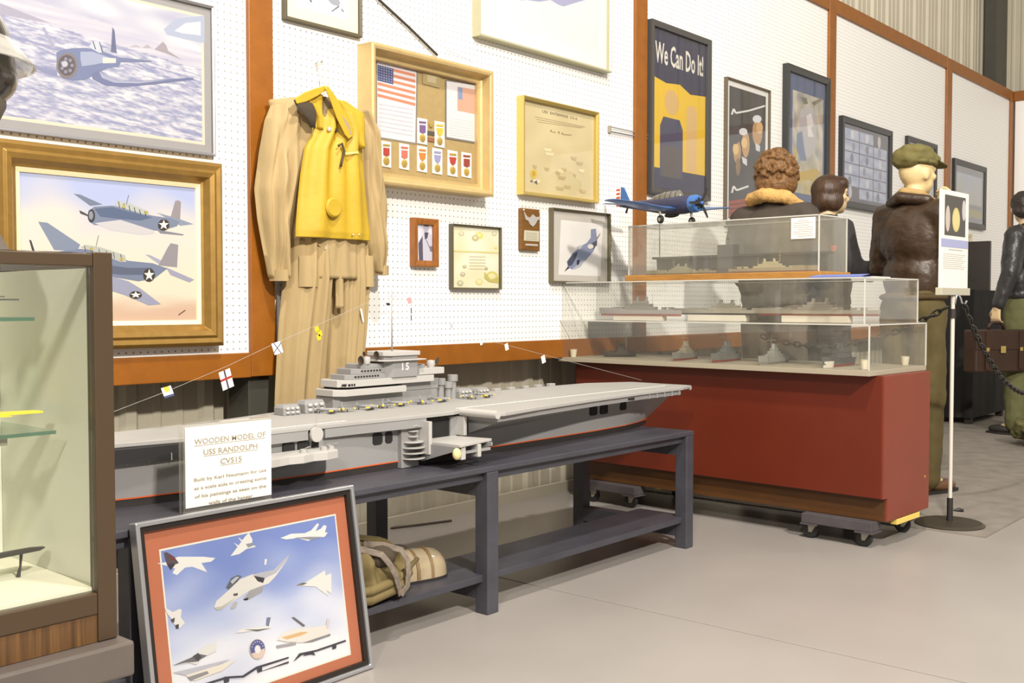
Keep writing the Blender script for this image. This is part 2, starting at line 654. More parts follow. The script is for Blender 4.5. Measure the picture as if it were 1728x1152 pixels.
P.grid(quad(rr, yp), seaA, 190, 130)
s = 3.84
for pts, c in (
    ([(0, 20), (150, 80), (330, 150), (380, 160), (200, 130), (0, 92)], (190, 186, 204)),
    ([(1060, 190), (1140, 120), (1325, 100), (1325, 280), (1200, 255), (1080, 225)], (196, 204, 226)),
    ([(1130, 200), (1200, 150), (1300, 140), (1300, 230), (1180, 215)], (240, 240, 246)),
    ([(1000, 320), (1055, 270), (1075, 290), (1090, 330), (1175, 385), (1080, 348)], (186, 176, 184)),
    ([(920, 310), (955, 288), (985, 312)], (200, 192, 200)), ([(830, 305), (880, 290), (915, 308)], (208, 200, 208)),
    ([(60, 340), (120, 372), (250, 430), (372, 456), (370, 492), (300, 478), (150, 412)], (158, 162, 196)),
    ([(270, 180), (290, 176), (352, 292), (338, 302)], (186, 186, 212)),
    ([(728, 175), (742, 200), (756, 345), (718, 335)], (122, 126, 160)),
    ([(750, 372), (880, 382), (980, 393), (980, 401), (800, 404), (750, 398)], (140, 146, 180)),
    ([(365, 340), (400, 322), (470, 312), (560, 310), (620, 322), (700, 345), (765, 370), (785, 398), (770, 432), (700, 440), (620, 480), (560, 515), (470, 523), (400, 500), (368, 440)], (138, 148, 186)),
    ([(520, 335), (600, 335), (700, 370), (760, 390), (700, 400), (600, 420), (530, 430), (520, 380)], (186, 194, 220)),
    ([(665, 372), (750, 378), (750, 408), (665, 410)], (244, 238, 226)),
    ([(590, 480), (640, 452), (700, 498), (760, 520), (900, 525), (1250, 503), (1256, 515), (1000, 546), (830, 562), (690, 556), (600, 512)], (132, 138, 176)),
    ([(640, 460), (700, 500), (760, 522), (900, 527), (1100, 516), (900, 540), (740, 536), (660, 505)], (190, 194, 216)),
    ([(575, 306), (600, 264), (642, 270), (668, 342), (640, 342)], (226, 230, 242)),
    ([(598, 268), (604, 264), (622, 320), (616, 322)], (110, 112, 130)), ([(640, 270), (646, 272), (668, 340), (660, 342)], (110, 112, 130)),
):
    P.poly(pts, c, s)
P.ell(435 / s, 425 / s, 70 / s, 84 / s, (150, 140, 142)); P.ell(432 / s, 424 / s, 56 / s, 68 / s, (112, 104, 112))
for i in range(7):
    a = i * 0.9
    P.ell((432 + 34 * math.cos(a)) / s, (424 + 42 * math.sin(a)) / s, 12 / s, 12 / s, (160, 158, 172), 8)
P.ell(418 / s, 415 / s, 20 / s, 20 / s, (214, 214, 226))
fin(P, root)

# --- B: two torpedo bombers, wide gold frame
rB = (1.335, 2.102, 0.816, 1.437)
prof = [(0, -0.0005), (0, -0.045), (0.012, -0.055), (0.028, -0.050), (0.036, -0.056), (0.052, -0.050), (0.066, -0.030), (0.074, -0.026), (0.076, -0.0005)]
root, yp = framed('framed_painting', 'two torpedo bombers in flight in a wide carved gold frame', 'painting', rB, 0.05, 0.076, M_GOLD, prof, glass=False, py=-0.016)
obj('liner', frame_mesh(rB[0] + 0.074, rB[1] - 0.074, rB[2] + 0.074, rB[3] - 0.074, [(0, -0.001), (0, -0.026), (0.014, -0.020), (0.016, -0.001)]), mat('cream_liner', (236, 220, 176), 0.5), root, world=True)
P = Print((0, yp, 0), k=0.62)


def skyB(u, v):
    c = mixc((188, 198, 236), (236, 226, 214), (v - 0.05) / 0.3 + 0.7 * nz(u * 3, v * 4))
    c = mixc(c, (240, 230, 206), (v - 0.4) / 0.3)
    return mixc(c, (224, 190, 164), (v - 0.8) / 0.12 + 0.5 * nz(u * 4, v * 12))


P.grid(quad(inset(rB, 0.084), yp), skyB, 48, 34)
s = 2.954


def pb(pts, c):
    P.poly(pts, c, s, 0, 230)


for pts, c in (
    ([(365, 285), (400, 290), (512, 340), (450, 347)], (126, 136, 158)),
    ([(780, 380), (880, 406), (966, 438), (900, 446)], (148, 158, 180)),
    ([(850, 404), (873, 322), (888, 318), (902, 326), (898, 412)], (160, 152, 156)),
    ([(440, 372), (470, 350), (560, 345), (640, 365), (760, 395), (850, 408), (896, 425), (882, 448), (800, 472), (700, 462), (560, 442), (470, 442), (445, 425)], (132, 142, 166)),
    ([(470, 360), (560, 352), (640, 374), (760, 404), (700, 420), (580, 410), (500, 400)], (98, 112, 142)),
    ([(470, 432), (600, 416), (770, 470), (770, 486), (700, 491), (560, 470)], (214, 210, 212)),
    ([(780, 464), (916, 488), (912, 494), (800, 484)], (140, 140, 152)),
    ([(570, 346), (586, 320), (650, 334), (742, 376), (736, 394), (640, 366)], (196, 200, 194)),
    ([(395, 368), (420, 380), (440, 392), (436, 398), (400, 384)], (80, 78, 80)),
    ([(190, 425), (236, 430), (400, 540), (384, 572), (270, 566)], (138, 148, 170)),
    ([(725, 588), (748, 592), (836, 634), (800, 642)], (170, 174, 194)),
    ([(228, 582), (400, 560), (520, 576), (640, 620), (760, 632), (834, 658), (770, 708), (690, 722), (560, 700), (400, 690), (240, 660)], (128, 138, 164)),
    ([(520, 640), (640, 655), (760, 655), (720, 690), (600, 690), (520, 680)], (100, 108, 130)),
    ([(530, 690), (640, 722), (700, 758), (802, 836), (742, 842), (620, 790), (520, 760)], (164, 166, 190)),
    ([(790, 642), (832, 560), (850, 532), (888, 540), (882, 652)], (158, 152, 158)),
    ([(826, 652), (968, 714), (944, 727), (850, 690)], (168, 168, 190)),
    ([(400, 552), (430, 540), (500, 552), (622, 592), (630, 626), (600, 626), (500, 585)], (192, 194, 186)),
    ([(145, 515), (155, 518), (176, 582), (164, 584)], (70, 66, 66)),
    ([(888, 888), (922, 864), (924, 868), (890, 892)], (90, 70, 60)),
):
    pb(pts, c)
P.ell(455 / s, 230 + 396 / s, 18 / s, 33 / s, (62, 62, 70)); P.ell(453 / s, 230 + 394 / s, 11 / s, 22 / s, (150, 152, 160))
for i in range(6):
    x = 590 + i * 26
    P.line([((x) / s, 230 + (324 + i * 10) / s), ((x + 6) / s, 230 + (356 + i * 8) / s)], 1.0, (70, 74, 70))
    x = 420 + i * 36
    P.line([((x) / s, 230 + (542 + i * 9) / s), ((x + 6) / s, 230 + (575 + i * 8) / s)], 1.0, (70, 74, 70))
for x, y, r, ry in ((815, 441, 28, 28), (742, 691, 29, 33), (675, 790, 31, 19)):
    P.ell(x / s, 230 + y / s, r / s, ry / s, (72, 62, 58)); P.star(x / s, 230 + y / s, r * 0.95 / s, (250, 248, 240), ry * 0.95 / s)
for x, y in ((615, 350), (728, 380), (455, 560), (605, 612)):
    P.ell(x / s, 230 + y / s, 2.6, 3.2, (196, 176, 90), 8)
P.line([(628 / s, 230 + 340 / s), (640 / s, 230 + 292 / s)], 0.8, (110, 108, 110)); P.line([(478 / s, 230 + 545 / s), (490 / s, 230 + 492 / s)], 0.8, (110, 108, 110))
fin(P, root)

# --- C: small aircraft print at the top, thin dark frame
rC = (2.388, 2.757, 1.99, 2.42)
root, yp = framed('framed_print', 'small aircraft print with cream mat in a thin dark frame, above the flight suit', 'picture', rC, 0.024, 0.013, M_DKWOOD)
P = Print((0, yp, 0))
P.grid(quad(inset(rC, 0.004), yp), lambda u, v: (248, 240, 214), 2, 2)
P.grid(quad((2.452, 2.690, 2.048, 2.36), yp), lambda u, v: mixc((222, 226, 240), (206, 214, 234), 0.5 + nz(u * 4, v * 4)), 12, 12)
s = 10.8
for pts, c in (([(900, -20), (1090, -20), (1125, 60), (1090, 110), (1000, 90), (930, 40)], (168, 172, 178)), ([(960, 205), (1095, 100), (1110, 125), (980, 215)], (128, 128, 134)),
               ([(560, -10), (590, -10), (612, 30), (590, 50)], (110, 116, 96)), ([(1145, 150), (1190, 200), (1175, 225), (1150, 190)], (130, 138, 140)), ([(700, 30), (800, 10), (860, 60), (760, 70)], (210, 214, 226))):
    P.poly(pts, c, s, 470, 0)
fin(P, root)

# --- D: large pale print, silver frame
rD = (3.405, 4.388, 2.12, 2.80)
root, yp = framed('framed_print', 'large pale print in a deep silver green frame above the gold certificate', 'picture', rD, 0.05, 0.012, mat('sage_silver_frame', (176, 172, 140), 0.4, 0.3))
P = Print((0, yp, 0))
P.grid(quad(inset(rD, 0.004), yp), lambda u, v: (252, 250, 242), 2, 2)
P.grid(quad((3.52, 4.30, 2.205, 2.72), yp), lambda u, v: mixc((238, 240, 238), (226, 232, 234), 0.5 + nz(u * 3, v * 3)), 12, 10)
P.poly([(600, -40), (1400, -40), (1370, 0), (1230, 40), (1110, 78), (1040, 50), (960, 0), (830, 22), (690, 2), (610, 6)], (174, 174, 206), 6.912, 790, 0)
fin(P, root)

# --- gold certificate
rE = px_rect(((885, 159), (1010, 191), (1010, 343), (880, 328)), -0.04)
root, yp = framed('framed_certificate', 'yellowed map certificate with a gold seal in a thin gold frame', 'certificate', rE, 0.045, 0.016, M_BRASS)
P = Print((0, yp, 0))
P.grid(quad(inset(rE, 0.005), yp), lambda u, v: mixc((230, 214, 166), (216, 198, 150), 0.5 + 0.8 * nz(u * 4, v * 4)), 24, 20)
s = 5.76
P.text('USS  ENTERPRISE  CV-6', 860 + 490 / s, 150 + 255 / s, 0.013, (104, 84, 60), w=0.27, bold=True)
for xa, xb, ya in ((395, 450, 410), (470, 485, 424), (505, 600, 435)):
    P.line([(860 + xa / s, 150 + (ya + 6) / s), (860 + (xa + 8) / s, 150 + (ya - 12) / s), (860 + (xa + 14) / s, 150 + (ya + 8) / s), (860 + xb / s, 150 + (ya + 14) / s)], 1.3, (150, 130, 92))
for k in range(3):
    P.line([(860 + (245 + 14 * k) / s, 150 + (270 + 25 * k) / s), (860 + (735 - 20 * k) / s, 150 + (370 + 5 * k) / s)], 0.7, (170, 146, 100))
random.seed(3)
for k in range(16):
    x, y = random.uniform(200, 760), random.uniform(500, 980)
    w = random.uniform(30, 90)
    P.poly([(x, y), (x + w, y + 10), (x + w * 0.8, y + 40), (x + 10, y + 30)], random.choice(((208, 186, 134), (240, 226, 180), (200, 178, 134))), s, 860, 150)
P.ell(860 + 232 / s, 150 + 825 / s, 5.5, 8, (226, 196, 84)); P.ell(860 + 232 / s, 150 + 825 / s, 3.2, 5, (204, 168, 60))
P.poly([(195, 900), (215, 880), (222, 905)], (110, 104, 120), s, 860, 150); P.poly([(235, 905), (262, 885), (268, 930)], (110, 104, 120), s, 860, 150)
fin(P, root)

# --- small portrait, orange wood frame
rF = px_rect(((699, 367), (741, 370), (739, 451), (697, 449)), -0.025)
root, yp = framed('framed_portrait', 'small black and white portrait photograph in an orange wood frame', 'photo frame', rF, 0.028, 0.026, mat('orange_wood', (170, 104, 42), 0.4, var=0.2, vscale=20, stretch=(6, 1, 1), k=0.62))
P = Print((0, yp, 0))
P.grid(quad(inset(rF, 0.02), yp), lambda u, v: mixc((222, 216, 230), (246, 244, 248), 0.5 + nz(u * 3, v * 3)), 6, 8)
P.poly([(708, 442), (706, 412), (712, 398), (717, 392), (724, 392), (733, 402), (735, 420), (733, 444)], (214, 210, 224)); P.poly([(707, 440), (706, 410), (713, 398), (714, 442)], (96, 88, 110))
P.ell(719, 384, 5, 8, (190, 182, 198)); P.ell(719.5, 378, 5.5, 4, (84, 76, 92)); P.poly([(716, 392), (723, 392), (721, 402), (717, 404)], (80, 74, 96))
P.line([(719, 404), (728, 425)], 1.2, (120, 112, 136)); P.poly([(724, 416), (733, 414), (733, 424), (726, 424)], (130, 122, 146))
fin(P, root)

# --- pale yellow illustrated certificate
rG = px_rect(((765, 377), (847, 384), (846, 489), (763, 487)), -0.025)
root, yp = framed('framed_certificate', 'pale illustrated certificate with yellow sun and mermaids in a thin dark frame', 'certificate', rG, 0.028, 0.007, M_DKWOOD)
P = Print((0, yp, 0))
P.grid(quad(inset(rG, 0.004), yp), lambda u, v: mixc((252, 248, 222), (242, 234, 190), 0.35 + nz(u * 3, v * 3) + 0.7 * max(0, v - 0.7)), 16, 18)
s = 4.67
for x, y, r, c in ((600, 315, 32, (240, 224, 110)), (570, 335, 28, (206, 196, 140)), (485, 560, 16, (190, 180, 140)), (655, 575, 14, (176, 160, 90)), (700, 640, 50, (226, 214, 120)), (460, 300, 22, (216, 210, 170)), (720, 300, 22, (216, 210, 170)), (450, 690, 26, (190, 190, 150)), (600, 680, 30, (232, 222, 150)), (730, 410, 14, (236, 224, 120)), (470, 620, 20, (196, 186, 150))):
    P.ell(680 + x / s, 330 + y / s, r / s, r * 0.9 / s, c, 12)
    P.ell(680 + x / s, 330 + (y - 4) / s, r * 0.6 / s, r * 0.5 / s, mixc(c, (255, 252, 230), 0.55), 10)
P.poly([(400, 430), (760, 445), (760, 456), (400, 442)], (232, 220, 150), s, 680, 330)
for k in range(5):
    P.line([(680 + 520 / s, 330 + (480 + 24 * k) / s), (680 + 650 / s, 330 + (482 + 24 * k) / s)], 0.8, (214, 204, 170))
P.poly([(640, 600), (690, 660), (760, 640), (755, 690), (680, 680), (640, 650)], (206, 196, 110), s, 680, 330)
fin(P, root)

# --- wooden plaque with silver wings
rH = px_rect(((880, 351), (912, 353), (911, 424), (880, 422)), -0.022)
root = thing('wall_plaque', 'brown wood plaque with silver wings badge and engraved plate', 'plaque', ((rH[0] + rH[1]) / 2, 0, rH[2]))
obj('board', B().box(rH[0], rH[1], -0.022, -0.0005, rH[2], rH[3]), mat('plaque_wood', (136, 92, 36), 0.45, var=0.2, vscale=16, stretch=(1, 1, 5), k=0.62), root, world=True, bevel=0.004)
s = 4.67; Yq = -0.0225


def wallpoly(pts, sc, ox, oy, Y, t):
    q = [onY(ox + x / sc, oy + y / sc, Y) for x, y in pts]
    b = B(); n = len(q)
    b.add([(p.x, Y, p.z) for p in q] + [(p.x, Y - t, p.z) for p in q], [tuple(range(n)), tuple(reversed(range(n, 2 * n)))] + [(i, i + n, (i + 1) % n + n, (i + 1) % n) for i in range(n)])
    return b


M_SHINY = mat('polished_silver', (236, 230, 220), 0.22, 0.6)
obj('wings_badge', wallpoly([(950, 125), (975, 165), (1000, 175), (1022, 148), (1045, 170), (1078, 165), (1082, 180), (1055, 195), (1040, 225), (1020, 245), (1000, 230), (985, 200), (965, 190)], s, 680, 330, Yq, 0.004), M_SHINY, root, world=True)
obj('engraved_plate', wallpoly([(955, 272), (1072, 280), (1070, 362), (952, 354)], s, 680, 330, Yq, 0.0015), mat('engraved_plate', (206, 200, 176), 0.4, 0.3), root, world=True)
obj('engraved_plate', wallpoly([(965, 378), (1062, 384), (1062, 398), (965, 392)], s, 680, 330, Yq, 0.0015), M_SHINY, root, world=True)
P = Print((0, Yq - 0.0016, 0))
for k in range(5):
    P.line([(680 + 970 / s, 330 + (292 + 13 * k) / s), (680 + 1055 / s, 330 + (298 + 13 * k) / s)], 0.5, (120, 112, 92))
fin(P, root, 'engraving')
for x, y in ((952, 112), (1078, 130)):
    p = onY(680 + x / s, 330 + y / s, Yq)
    obj('rivet', B().ell((p.x, Yq, p.z), (0.006, 0.004, 0.006), 10, 6), M_SHINY, root, world=True)

# --- diving aircraft print
rI = px_rect(((935, 350), (1033, 361), (1028, 478), (931, 478)), -0.028)
root, yp = framed('framed_print', 'diving blue grey aircraft print with grey mat in a dark bronze frame', 'picture', rI, 0.03, 0.010, mat('dark_bronze_frame', (96, 88, 66), 0.4, 0.2))
P = Print((0, yp, 0))
P.grid(quad(inset(rI, 0.005), yp), lambda u, v: (214, 208, 196), 2, 2)
s = 4.67
P.poly([(1245, 190), (1575, 225), (1555, 635), (1225, 622)], (250, 246, 240), s, 680, 330)
for pts, c in (([(1300, 560), (1290, 520), (1340, 450), (1400, 400), (1450, 370), (1480, 330), (1480, 265), (1520, 260), (1530, 340), (1530, 370), (1500, 440), (1440, 510), (1390, 560), (1330, 582)], (150, 158, 186)),
               ([(1300, 555), (1296, 520), (1345, 455), (1380, 440), (1360, 500), (1330, 550)], (84, 88, 106)), ([(1480, 380), (1530, 350), (1528, 390), (1500, 420), (1470, 420)], (92, 94, 106)),
               ([(1370, 400), (1420, 385), (1400, 420), (1370, 425)], (206, 204, 206)), ([(1268, 602), (1300, 556), (1312, 570)], (70, 66, 66)), ([(1520, 340), (1556, 292), (1552, 310), (1528, 350)], (170, 130, 130)),
               ([(1340, 570), (1440, 500), (1400, 560), (1350, 584)], (196, 196, 206)), ([(1370, 510), (1395, 500), (1385, 545), (1368, 545)], (60, 62, 72))):
    P.poly(pts, c, s, 680, 330)
P.ell(680 + 1478 / s, 330 + 400 / s, 5, 4, (244, 236, 226))
fin(P, root)

# --- wartime slogan poster (plain stand-in for its picture)
rJ = px_rect(((1100, 28), (1200, 71), (1199, 340), (1098, 325)), -0.035)
root, yp = framed('framed_poster', 'tall navy and yellow slogan poster in a black frame next to the brown post', 'poster', rJ, 0.04, 0.032, mat('grey_black_frame', (72, 70, 68), 0.35))
P = Print((0, yp, 0), k=0.66)
NAVY, YEL = (62, 62, 88), (250, 206, 60)
P.grid(quad(inset(rJ, 0.02), yp), lambda u, v: NAVY, 2, 2)
x0, x1, z0, z1 = inset(rJ, 0.034)
dz = z1 - z0
P.grid(quad((x0, x1, z0 + 0.13 * dz, z0 + 0.70 * dz), yp), lambda u, v: YEL, 2, 2)
cxm = (x0 + x1) / 2


def pw(pts, c):
    q = [Vector((x0 + (x1 - x0) * u, yp, z1 - dz * v)) for u, v in pts]
    P.lay(q, [tuple(range(len(q)))], P.C(c))


pw([(0.0, 0.30), (0.0, 0.26), (1, 0.26), (1, 0.34), (0.7, 0.355), (0.5, 0.31), (0.25, 0.325)], NAVY)
pw([(0.14, 0.92), (0.14, 0.60), (0.20, 0.54), (0.50, 0.54), (0.56, 0.60), (0.56, 0.92)], (84, 84, 110))
pw([(0.18, 0.92), (0.18, 0.72), (0.52, 0.72), (0.52, 0.92)], (96, 88, 88))
pw([(0.63, 0.86), (0.63, 0.46), (0.66, 0.43), (0.80, 0.43), (0.83, 0.46), (0.83, 0.86)], (236, 196, 130))
for a, c, r in ((0.35, (232, 192, 128), 0.13), ):
    q = [(a + r * math.cos(-2 * math.pi * i / 20), 0.44 + r * 0.62 * math.sin(-2 * math.pi * i / 20)) for i in range(20)]
    pw(q, c)
o = Vector((cxm, yp, z1 - dz * 0.145))
P.text('We Can Do It!', None, o, 0.115, (250, 244, 230), w=0.50, bold=True)
fin(P, root)
rJ2 = rJ

# --- sailors poster
rK = px_rect(((1226, 129), (1301, 152), None, (1228, 380)), -0.025)
root, yp = framed('framed_poster', 'dark poster of sailors faces with white script lines in a white bordered frame', 'poster', rK, 0.026, 0.012, mat('thin_dark_frame', (96, 84, 68), 0.4))
P = Print((0, yp, 0))
P.grid(quad(inset(rK, 0.006), yp), lambda u, v: (248, 246, 240), 2, 2)
x0, x1, z0, z1 = inset(rK, 0.044); dz = z1 - z0
P.grid(quad((x0, x1, z0, z1), yp), lambda u, v: mixc((66, 64, 62), (84, 84, 90), 0.5 + nz(u * 3, v * 3)), 12, 16)
s = 3.974
for x, y, rx, ry, c in ((175, 660, 26, 80, (196, 158, 112)), (165, 640, 20, 40, (240, 200, 140)), (232, 610, 26, 90, (206, 164, 116)), (222, 600, 20, 36, (240, 202, 144)), (310, 530, 34, 90, (200, 160, 116)), (325, 500, 22, 40, (232, 192, 140)), (180, 760, 16, 60, (150, 120, 90))):
    P.ell(1200 + x / s, 90 + y / s, rx / s, ry / s, c, 14)
P.ell(1200 + 215 / s, 90 + 525 / s, 28 / s, 24 / s, (238, 238, 240)); P.ell(1200 + 308 / s, 90 + 440 / s, 30 / s, 26 / s, (238, 238, 240)); P.ell(1200 + 160 / s, 90 + 590 / s, 24 / s, 18 / s, (84, 84, 92))
P.poly([(205, 690), (240, 710), (240, 755), (212, 735)], (232, 230, 232), s, 1200, 90); P.poly([(295, 600), (328, 620), (326, 660), (300, 650)], (226, 226, 228), s, 1200, 90)
P.line([(1200 + 138 / s, 90 + 410 / s), (1200 + 150 / s, 90 + 372 / s), (1200 + 165 / s, 90 + 400 / s), (1200 + 250 / s, 90 + 385 / s), (1200 + 360 / s, 90 + 352 / s)], 3.0, (246, 244, 240))
P.line([(1200 + 138 / s, 90 + 935 / s), (1200 + 150 / s, 90 + 890 / s), (1200 + 170 / s, 90 + 918 / s), (1200 + 250 / s, 90 + 890 / s)], 3.0, (246, 244, 240))
P.poly([(118, 990), (376, 950), (376, 1100), (118, 1100)], (164, 82, 66), s, 1200, 90)
for k in range(3):
    P.poly([(122, 1010 + 30 * k), (372, 985 + 25 * k), (372, 993 + 25 * k), (122, 1018 + 30 * k)], (110, 56, 50), s, 1200, 90)
fin(P, root)

# --- blue mat collage
rL = px_rect(((1329, 108), (1403, 132), (1397, 362), None), -0.035)
rL = (rL[0], rL[1], 1.56, rL[3])
root, yp = framed('framed_picture', 'tall grey and gold machinery picture on a blue mat in a black frame', 'picture', rL, 0.04, 0.045, mat('green_black_frame', (46, 48, 46), 0.35))
P = Print((0, yp, 0))
P.grid(quad(inset(rL, 0.03), yp), lambda u, v: (84, 100, 140), 2, 2)
s = 3.974
x0, x1, z0, z1 = px_rect(((1338, 152), (1390, 168), (1387, 331), (1336, 325)), yp)


def colL(u, v):
    c = mixc((176, 170, 156), (224, 214, 196), 0.5 + nz(u * 5, v * 7))
    c = mixc(c, (140, 146, 158), 1.2 * nz(u * 7 + 4, v * 9))
    return mixc(c, (214, 184, 84), (v - 0.62) * 2.2 * (0.7 + nz(u * 8, v * 10 + 3)))


P.grid(quad((x0, x1, z0, z1), yp), colL, 26, 40)
for pts, c in (([(600, 380), (650, 350), (690, 370), (706, 480), (700, 620), (660, 700), (620, 690), (590, 560)], (196, 192, 194)), ([(640, 420), (670, 400), (690, 480), (670, 500), (690, 560), (650, 560)], (238, 232, 228)),
               ([(575, 540), (610, 520), (625, 640), (640, 720), (600, 720), (570, 640)], (120, 136, 164)), ([(600, 290), (640, 300), (650, 340), (620, 340)], (120, 116, 106)), ([(670, 330), (740, 300), (745, 316), (690, 352)], (130, 126, 112)),
               ([(555, 800), (620, 790), (700, 770), (730, 800), (700, 850), (610, 850), (560, 900)], (206, 172, 70)), ([(560, 600), (576, 650), (570, 800), (552, 790)], (204, 174, 84))):
    P.poly(pts, c, s, 1200, 90)
fin(P, root)

# --- grid of small photographs
rM = px_rect(((1420, 195), (1505, 220), (1505, 362), (1422, 347)), -0.03)
root, yp = framed('framed_photo_grid', 'grid of small blue grey portrait photographs in a wide black frame', 'picture', rM, 0.035, 0.045, mat('black_wide_frame', (40, 40, 44), 0.35))
P = Print((0, yp, 0))
P.grid(quad(inset(rM, 0.03), yp), lambda u, v: (92, 90, 108), 2, 2)
x0, x1, z0, z1 = inset(rM, 0.07)
cw, rh = (x1 - x0) / 3, (z1 - z0) / 6
random.seed(11)
for i in range(3):
    for j in range(6):
        if (i, j) in ((2, 0), (0, 5)):
            continue
        q = (x0 + i * cw + 0.006, x0 + (i + 1) * cw - 0.006, z1 - (j + 1) * rh + 0.004, z1 - j * rh - 0.004)
        t = random.random()
        P.grid(quad(q, yp), lambda u, v: mixc((206, 212, 232), (160, 172, 206), 0.4 + nz(u * 2 + i * 3, v * 2 + j * 5) + 0.3 * t), 6, 4)
        cx_ = (q[0] + q[1]) / 2 + random.uniform(-0.04, 0.04); cz_ = (q[2] + q[3]) / 2
        pts = [Vector((cx_ + 0.03 * math.cos(-2 * math.pi * k / 10), yp, cz_ + 0.034 * math.sin(-2 * math.pi * k / 10))) for k in range(10)]
        P.lay(pts, [tuple(range(10))], P.C(random.choice(((150, 150, 170), (226, 226, 232), (120, 124, 146)))))
for i, j in ((2, 0), (0, 5)):
    cx_ = x0 + (i + 0.4) * cw; cz_ = z1 - (j + 0.5) * rh
    P.lay([Vector((cx_ + 0.03 * math.cos(-2 * math.pi * k / 14), yp, cz_ + 0.045 * math.sin(-2 * math.pi * k / 14))) for k in range(14)], [tuple(range(14))], P.C((214, 208, 214)))
fin(P, root)

# --- picture half hidden behind the cap
rN = (8.50, 9.175, 1.80, 2.303)
root, yp = framed('framed_picture', 'picture in a black frame behind the olive cap of the mannequin', 'picture', rN, 0.03, 0.04, M_BLACKF)
P = Print((0, yp, 0))
P.grid(quad(inset(rN, 0.03), yp), lambda u, v: mixc((104, 102, 110), (196, 198, 212), (v - 0.3) * 2 + nz(u * 3, v * 3)), 10, 10)
fin(P, root)

# --- landscape with sea and field
rO = (9.62, 10.52, 1.652, 2.242)
root, yp = framed('framed_picture', 'seashore and green field picture in a black frame beside the corner post', 'picture', rO, 0.03, 0.05, M_BLACKF)
P = Print((0, yp, 0))
P.grid(quad(inset(rO, 0.035), yp), lambda u, v: (120, 120, 136), 2, 2)
P.grid(quad((rO[0] + 0.09, rO[1] - 0.09, rO[2] + 0.1, rO[3] - 0.11), yp), lambda u, v: mixc(mixc((176, 188, 210), (190, 186, 182), v * 1.6 + 0.5 * nz(u * 3, v * 4)), (160, 150, 84) if v > 0.78 else (110, 118, 130), 1 if v > 0.68 else 0), 14, 18)
fin(P, root)

# --- small pale picture below it
rP = (9.76, 10.14, 1.17, 1.598)
root, yp = framed('framed_picture', 'small pale green picture in a cream frame below the seashore picture', 'picture', rP, 0.025, 0.03, mat('cream_frame', (206, 196, 160), 0.5))
P = Print((0, yp, 0))
P.grid(quad(inset(rP, 0.02), yp), lambda u, v: (210, 204, 176), 2, 2)
P.grid(quad(inset(rP, 0.08), yp), lambda u, v: mixc((150, 156, 130), (186, 184, 150), 0.5 + nz(u * 3, v * 3)), 6, 6)
fin(P, root)

# --- shadow box with documents and medals
dep = 0.085
rS = px_rect(((627, 69), (833, 121), (833, 332), None), -dep)
x0, x1, z0, z1 = rS
root = thing('medal_shadow_box', 'deep gold shadow box holding a printed flag, documents and rows of medals', 'display frame', ((x0 + x1) / 2, 0, z0))
prof = [(0, -0.0005), (0, -dep), (0.010, -dep - 0.004), (0.022, -dep), (0.030, -0.045), (0.040, -0.040), (0.052, -0.040), (0.054, -0.0005)]
obj('frame', frame_mesh(x0, x1, z0, z1, prof), M_GOLD2, root, world=True, bevel=0.002)
yp = -0.018
obj('backing', B().box(x0 + 0.05, x1 - 0.05, yp + 0.001, yp + 0.006, z0 + 0.05, z1 - 0.05), mat('tan_felt', (196, 168, 110), 0.9, var=0.06, vscale=40, k=0.66), root, world=True)
obj('pane', B().box(x0 + 0.05, x1 - 0.05, -0.042, -0.0405, z0 + 0.05, z1 - 0.05), M_PANE, root, world=True)
s = 3.838
P = Print((0, yp, 0))
sb = lambda pts, c: P.poly(pts, c, s, 590, 50)
sb([(172, 198), (444, 266), (436, 745), (172, 702)], (150, 140, 124))
sb([(178, 208), (432, 272), (425, 732), (178, 692)], (238, 232, 236))


def sh(u, v):
    return (180 + 245 * u, 226 + 235 * v + (62 + 0 * v) * u - 0.0 * v)


for k in range(11):
    if k % 2 == 0:
        v0, v1 = k / 11, (k + 1) / 11
        sb([sh(0, v0 * 0.88), sh(1, v0 * 0.88), sh(1, v1 * 0.88), sh(0, v1 * 0.88)], (226, 146, 112))
sb([sh(0, 0), sh(0.42, 0), sh(0.42, 0.44), sh(0, 0.44)], (86, 92, 132))
for i in range(6):
    for j in range(6):
        x, y = sh(0.04 + 0.065 * i, 0.04 + 0.07 * j)
        P.ell(590 + x / s, 50 + y / s, 0.75, 0.75, (226, 226, 236), 6)
for k in range(7):
    P.line([(590 + 190 / s, 50 + (480 + 28 * k) / s), (590 + 410 / s, 50 + (518 + 28 * k) / s)], 0.5, (214, 208, 212))
sb([(618, 325), (846, 360), (838, 740), (618, 704)], (140, 136, 130))
sb([(626, 334), (836, 366), (829, 728), (626, 694)], (238, 234, 234))
sb([(695, 370), (830, 392), (828, 552), (695, 525)], (226, 176, 150)); sb([(700, 372), (728, 376), (728, 455), (700, 450)], (140, 160, 196))
for k in range(8):
    P.line([(590 + 640 / s, 50 + (575 + 15 * k) / s), (590 + 815 / s, 50 + (602 + 15 * k) / s)], 0.5, (206, 202, 202))
sb([(470, 262), (588, 292), (580, 378), (470, 350)], (186, 164, 112)); sb([(500, 290), (560, 304), (556, 350), (500, 338)], (206, 190, 150))
fin(P, root, 'documents')
M_CARD = mat('white_card', (246, 240, 228), 0.7, k=0.85)
M_MEDAL = mat('medal_gold', (206, 176, 90), 0.35, 0.6)
RIB = {'red': (178, 62, 50), 'purple': (122, 90, 140), 'lav': (150, 150, 196), 'yel': (226, 190, 60), 'rose': (206, 110, 92), 'maroon': (150, 60, 50), 'or': (214, 130, 50)}
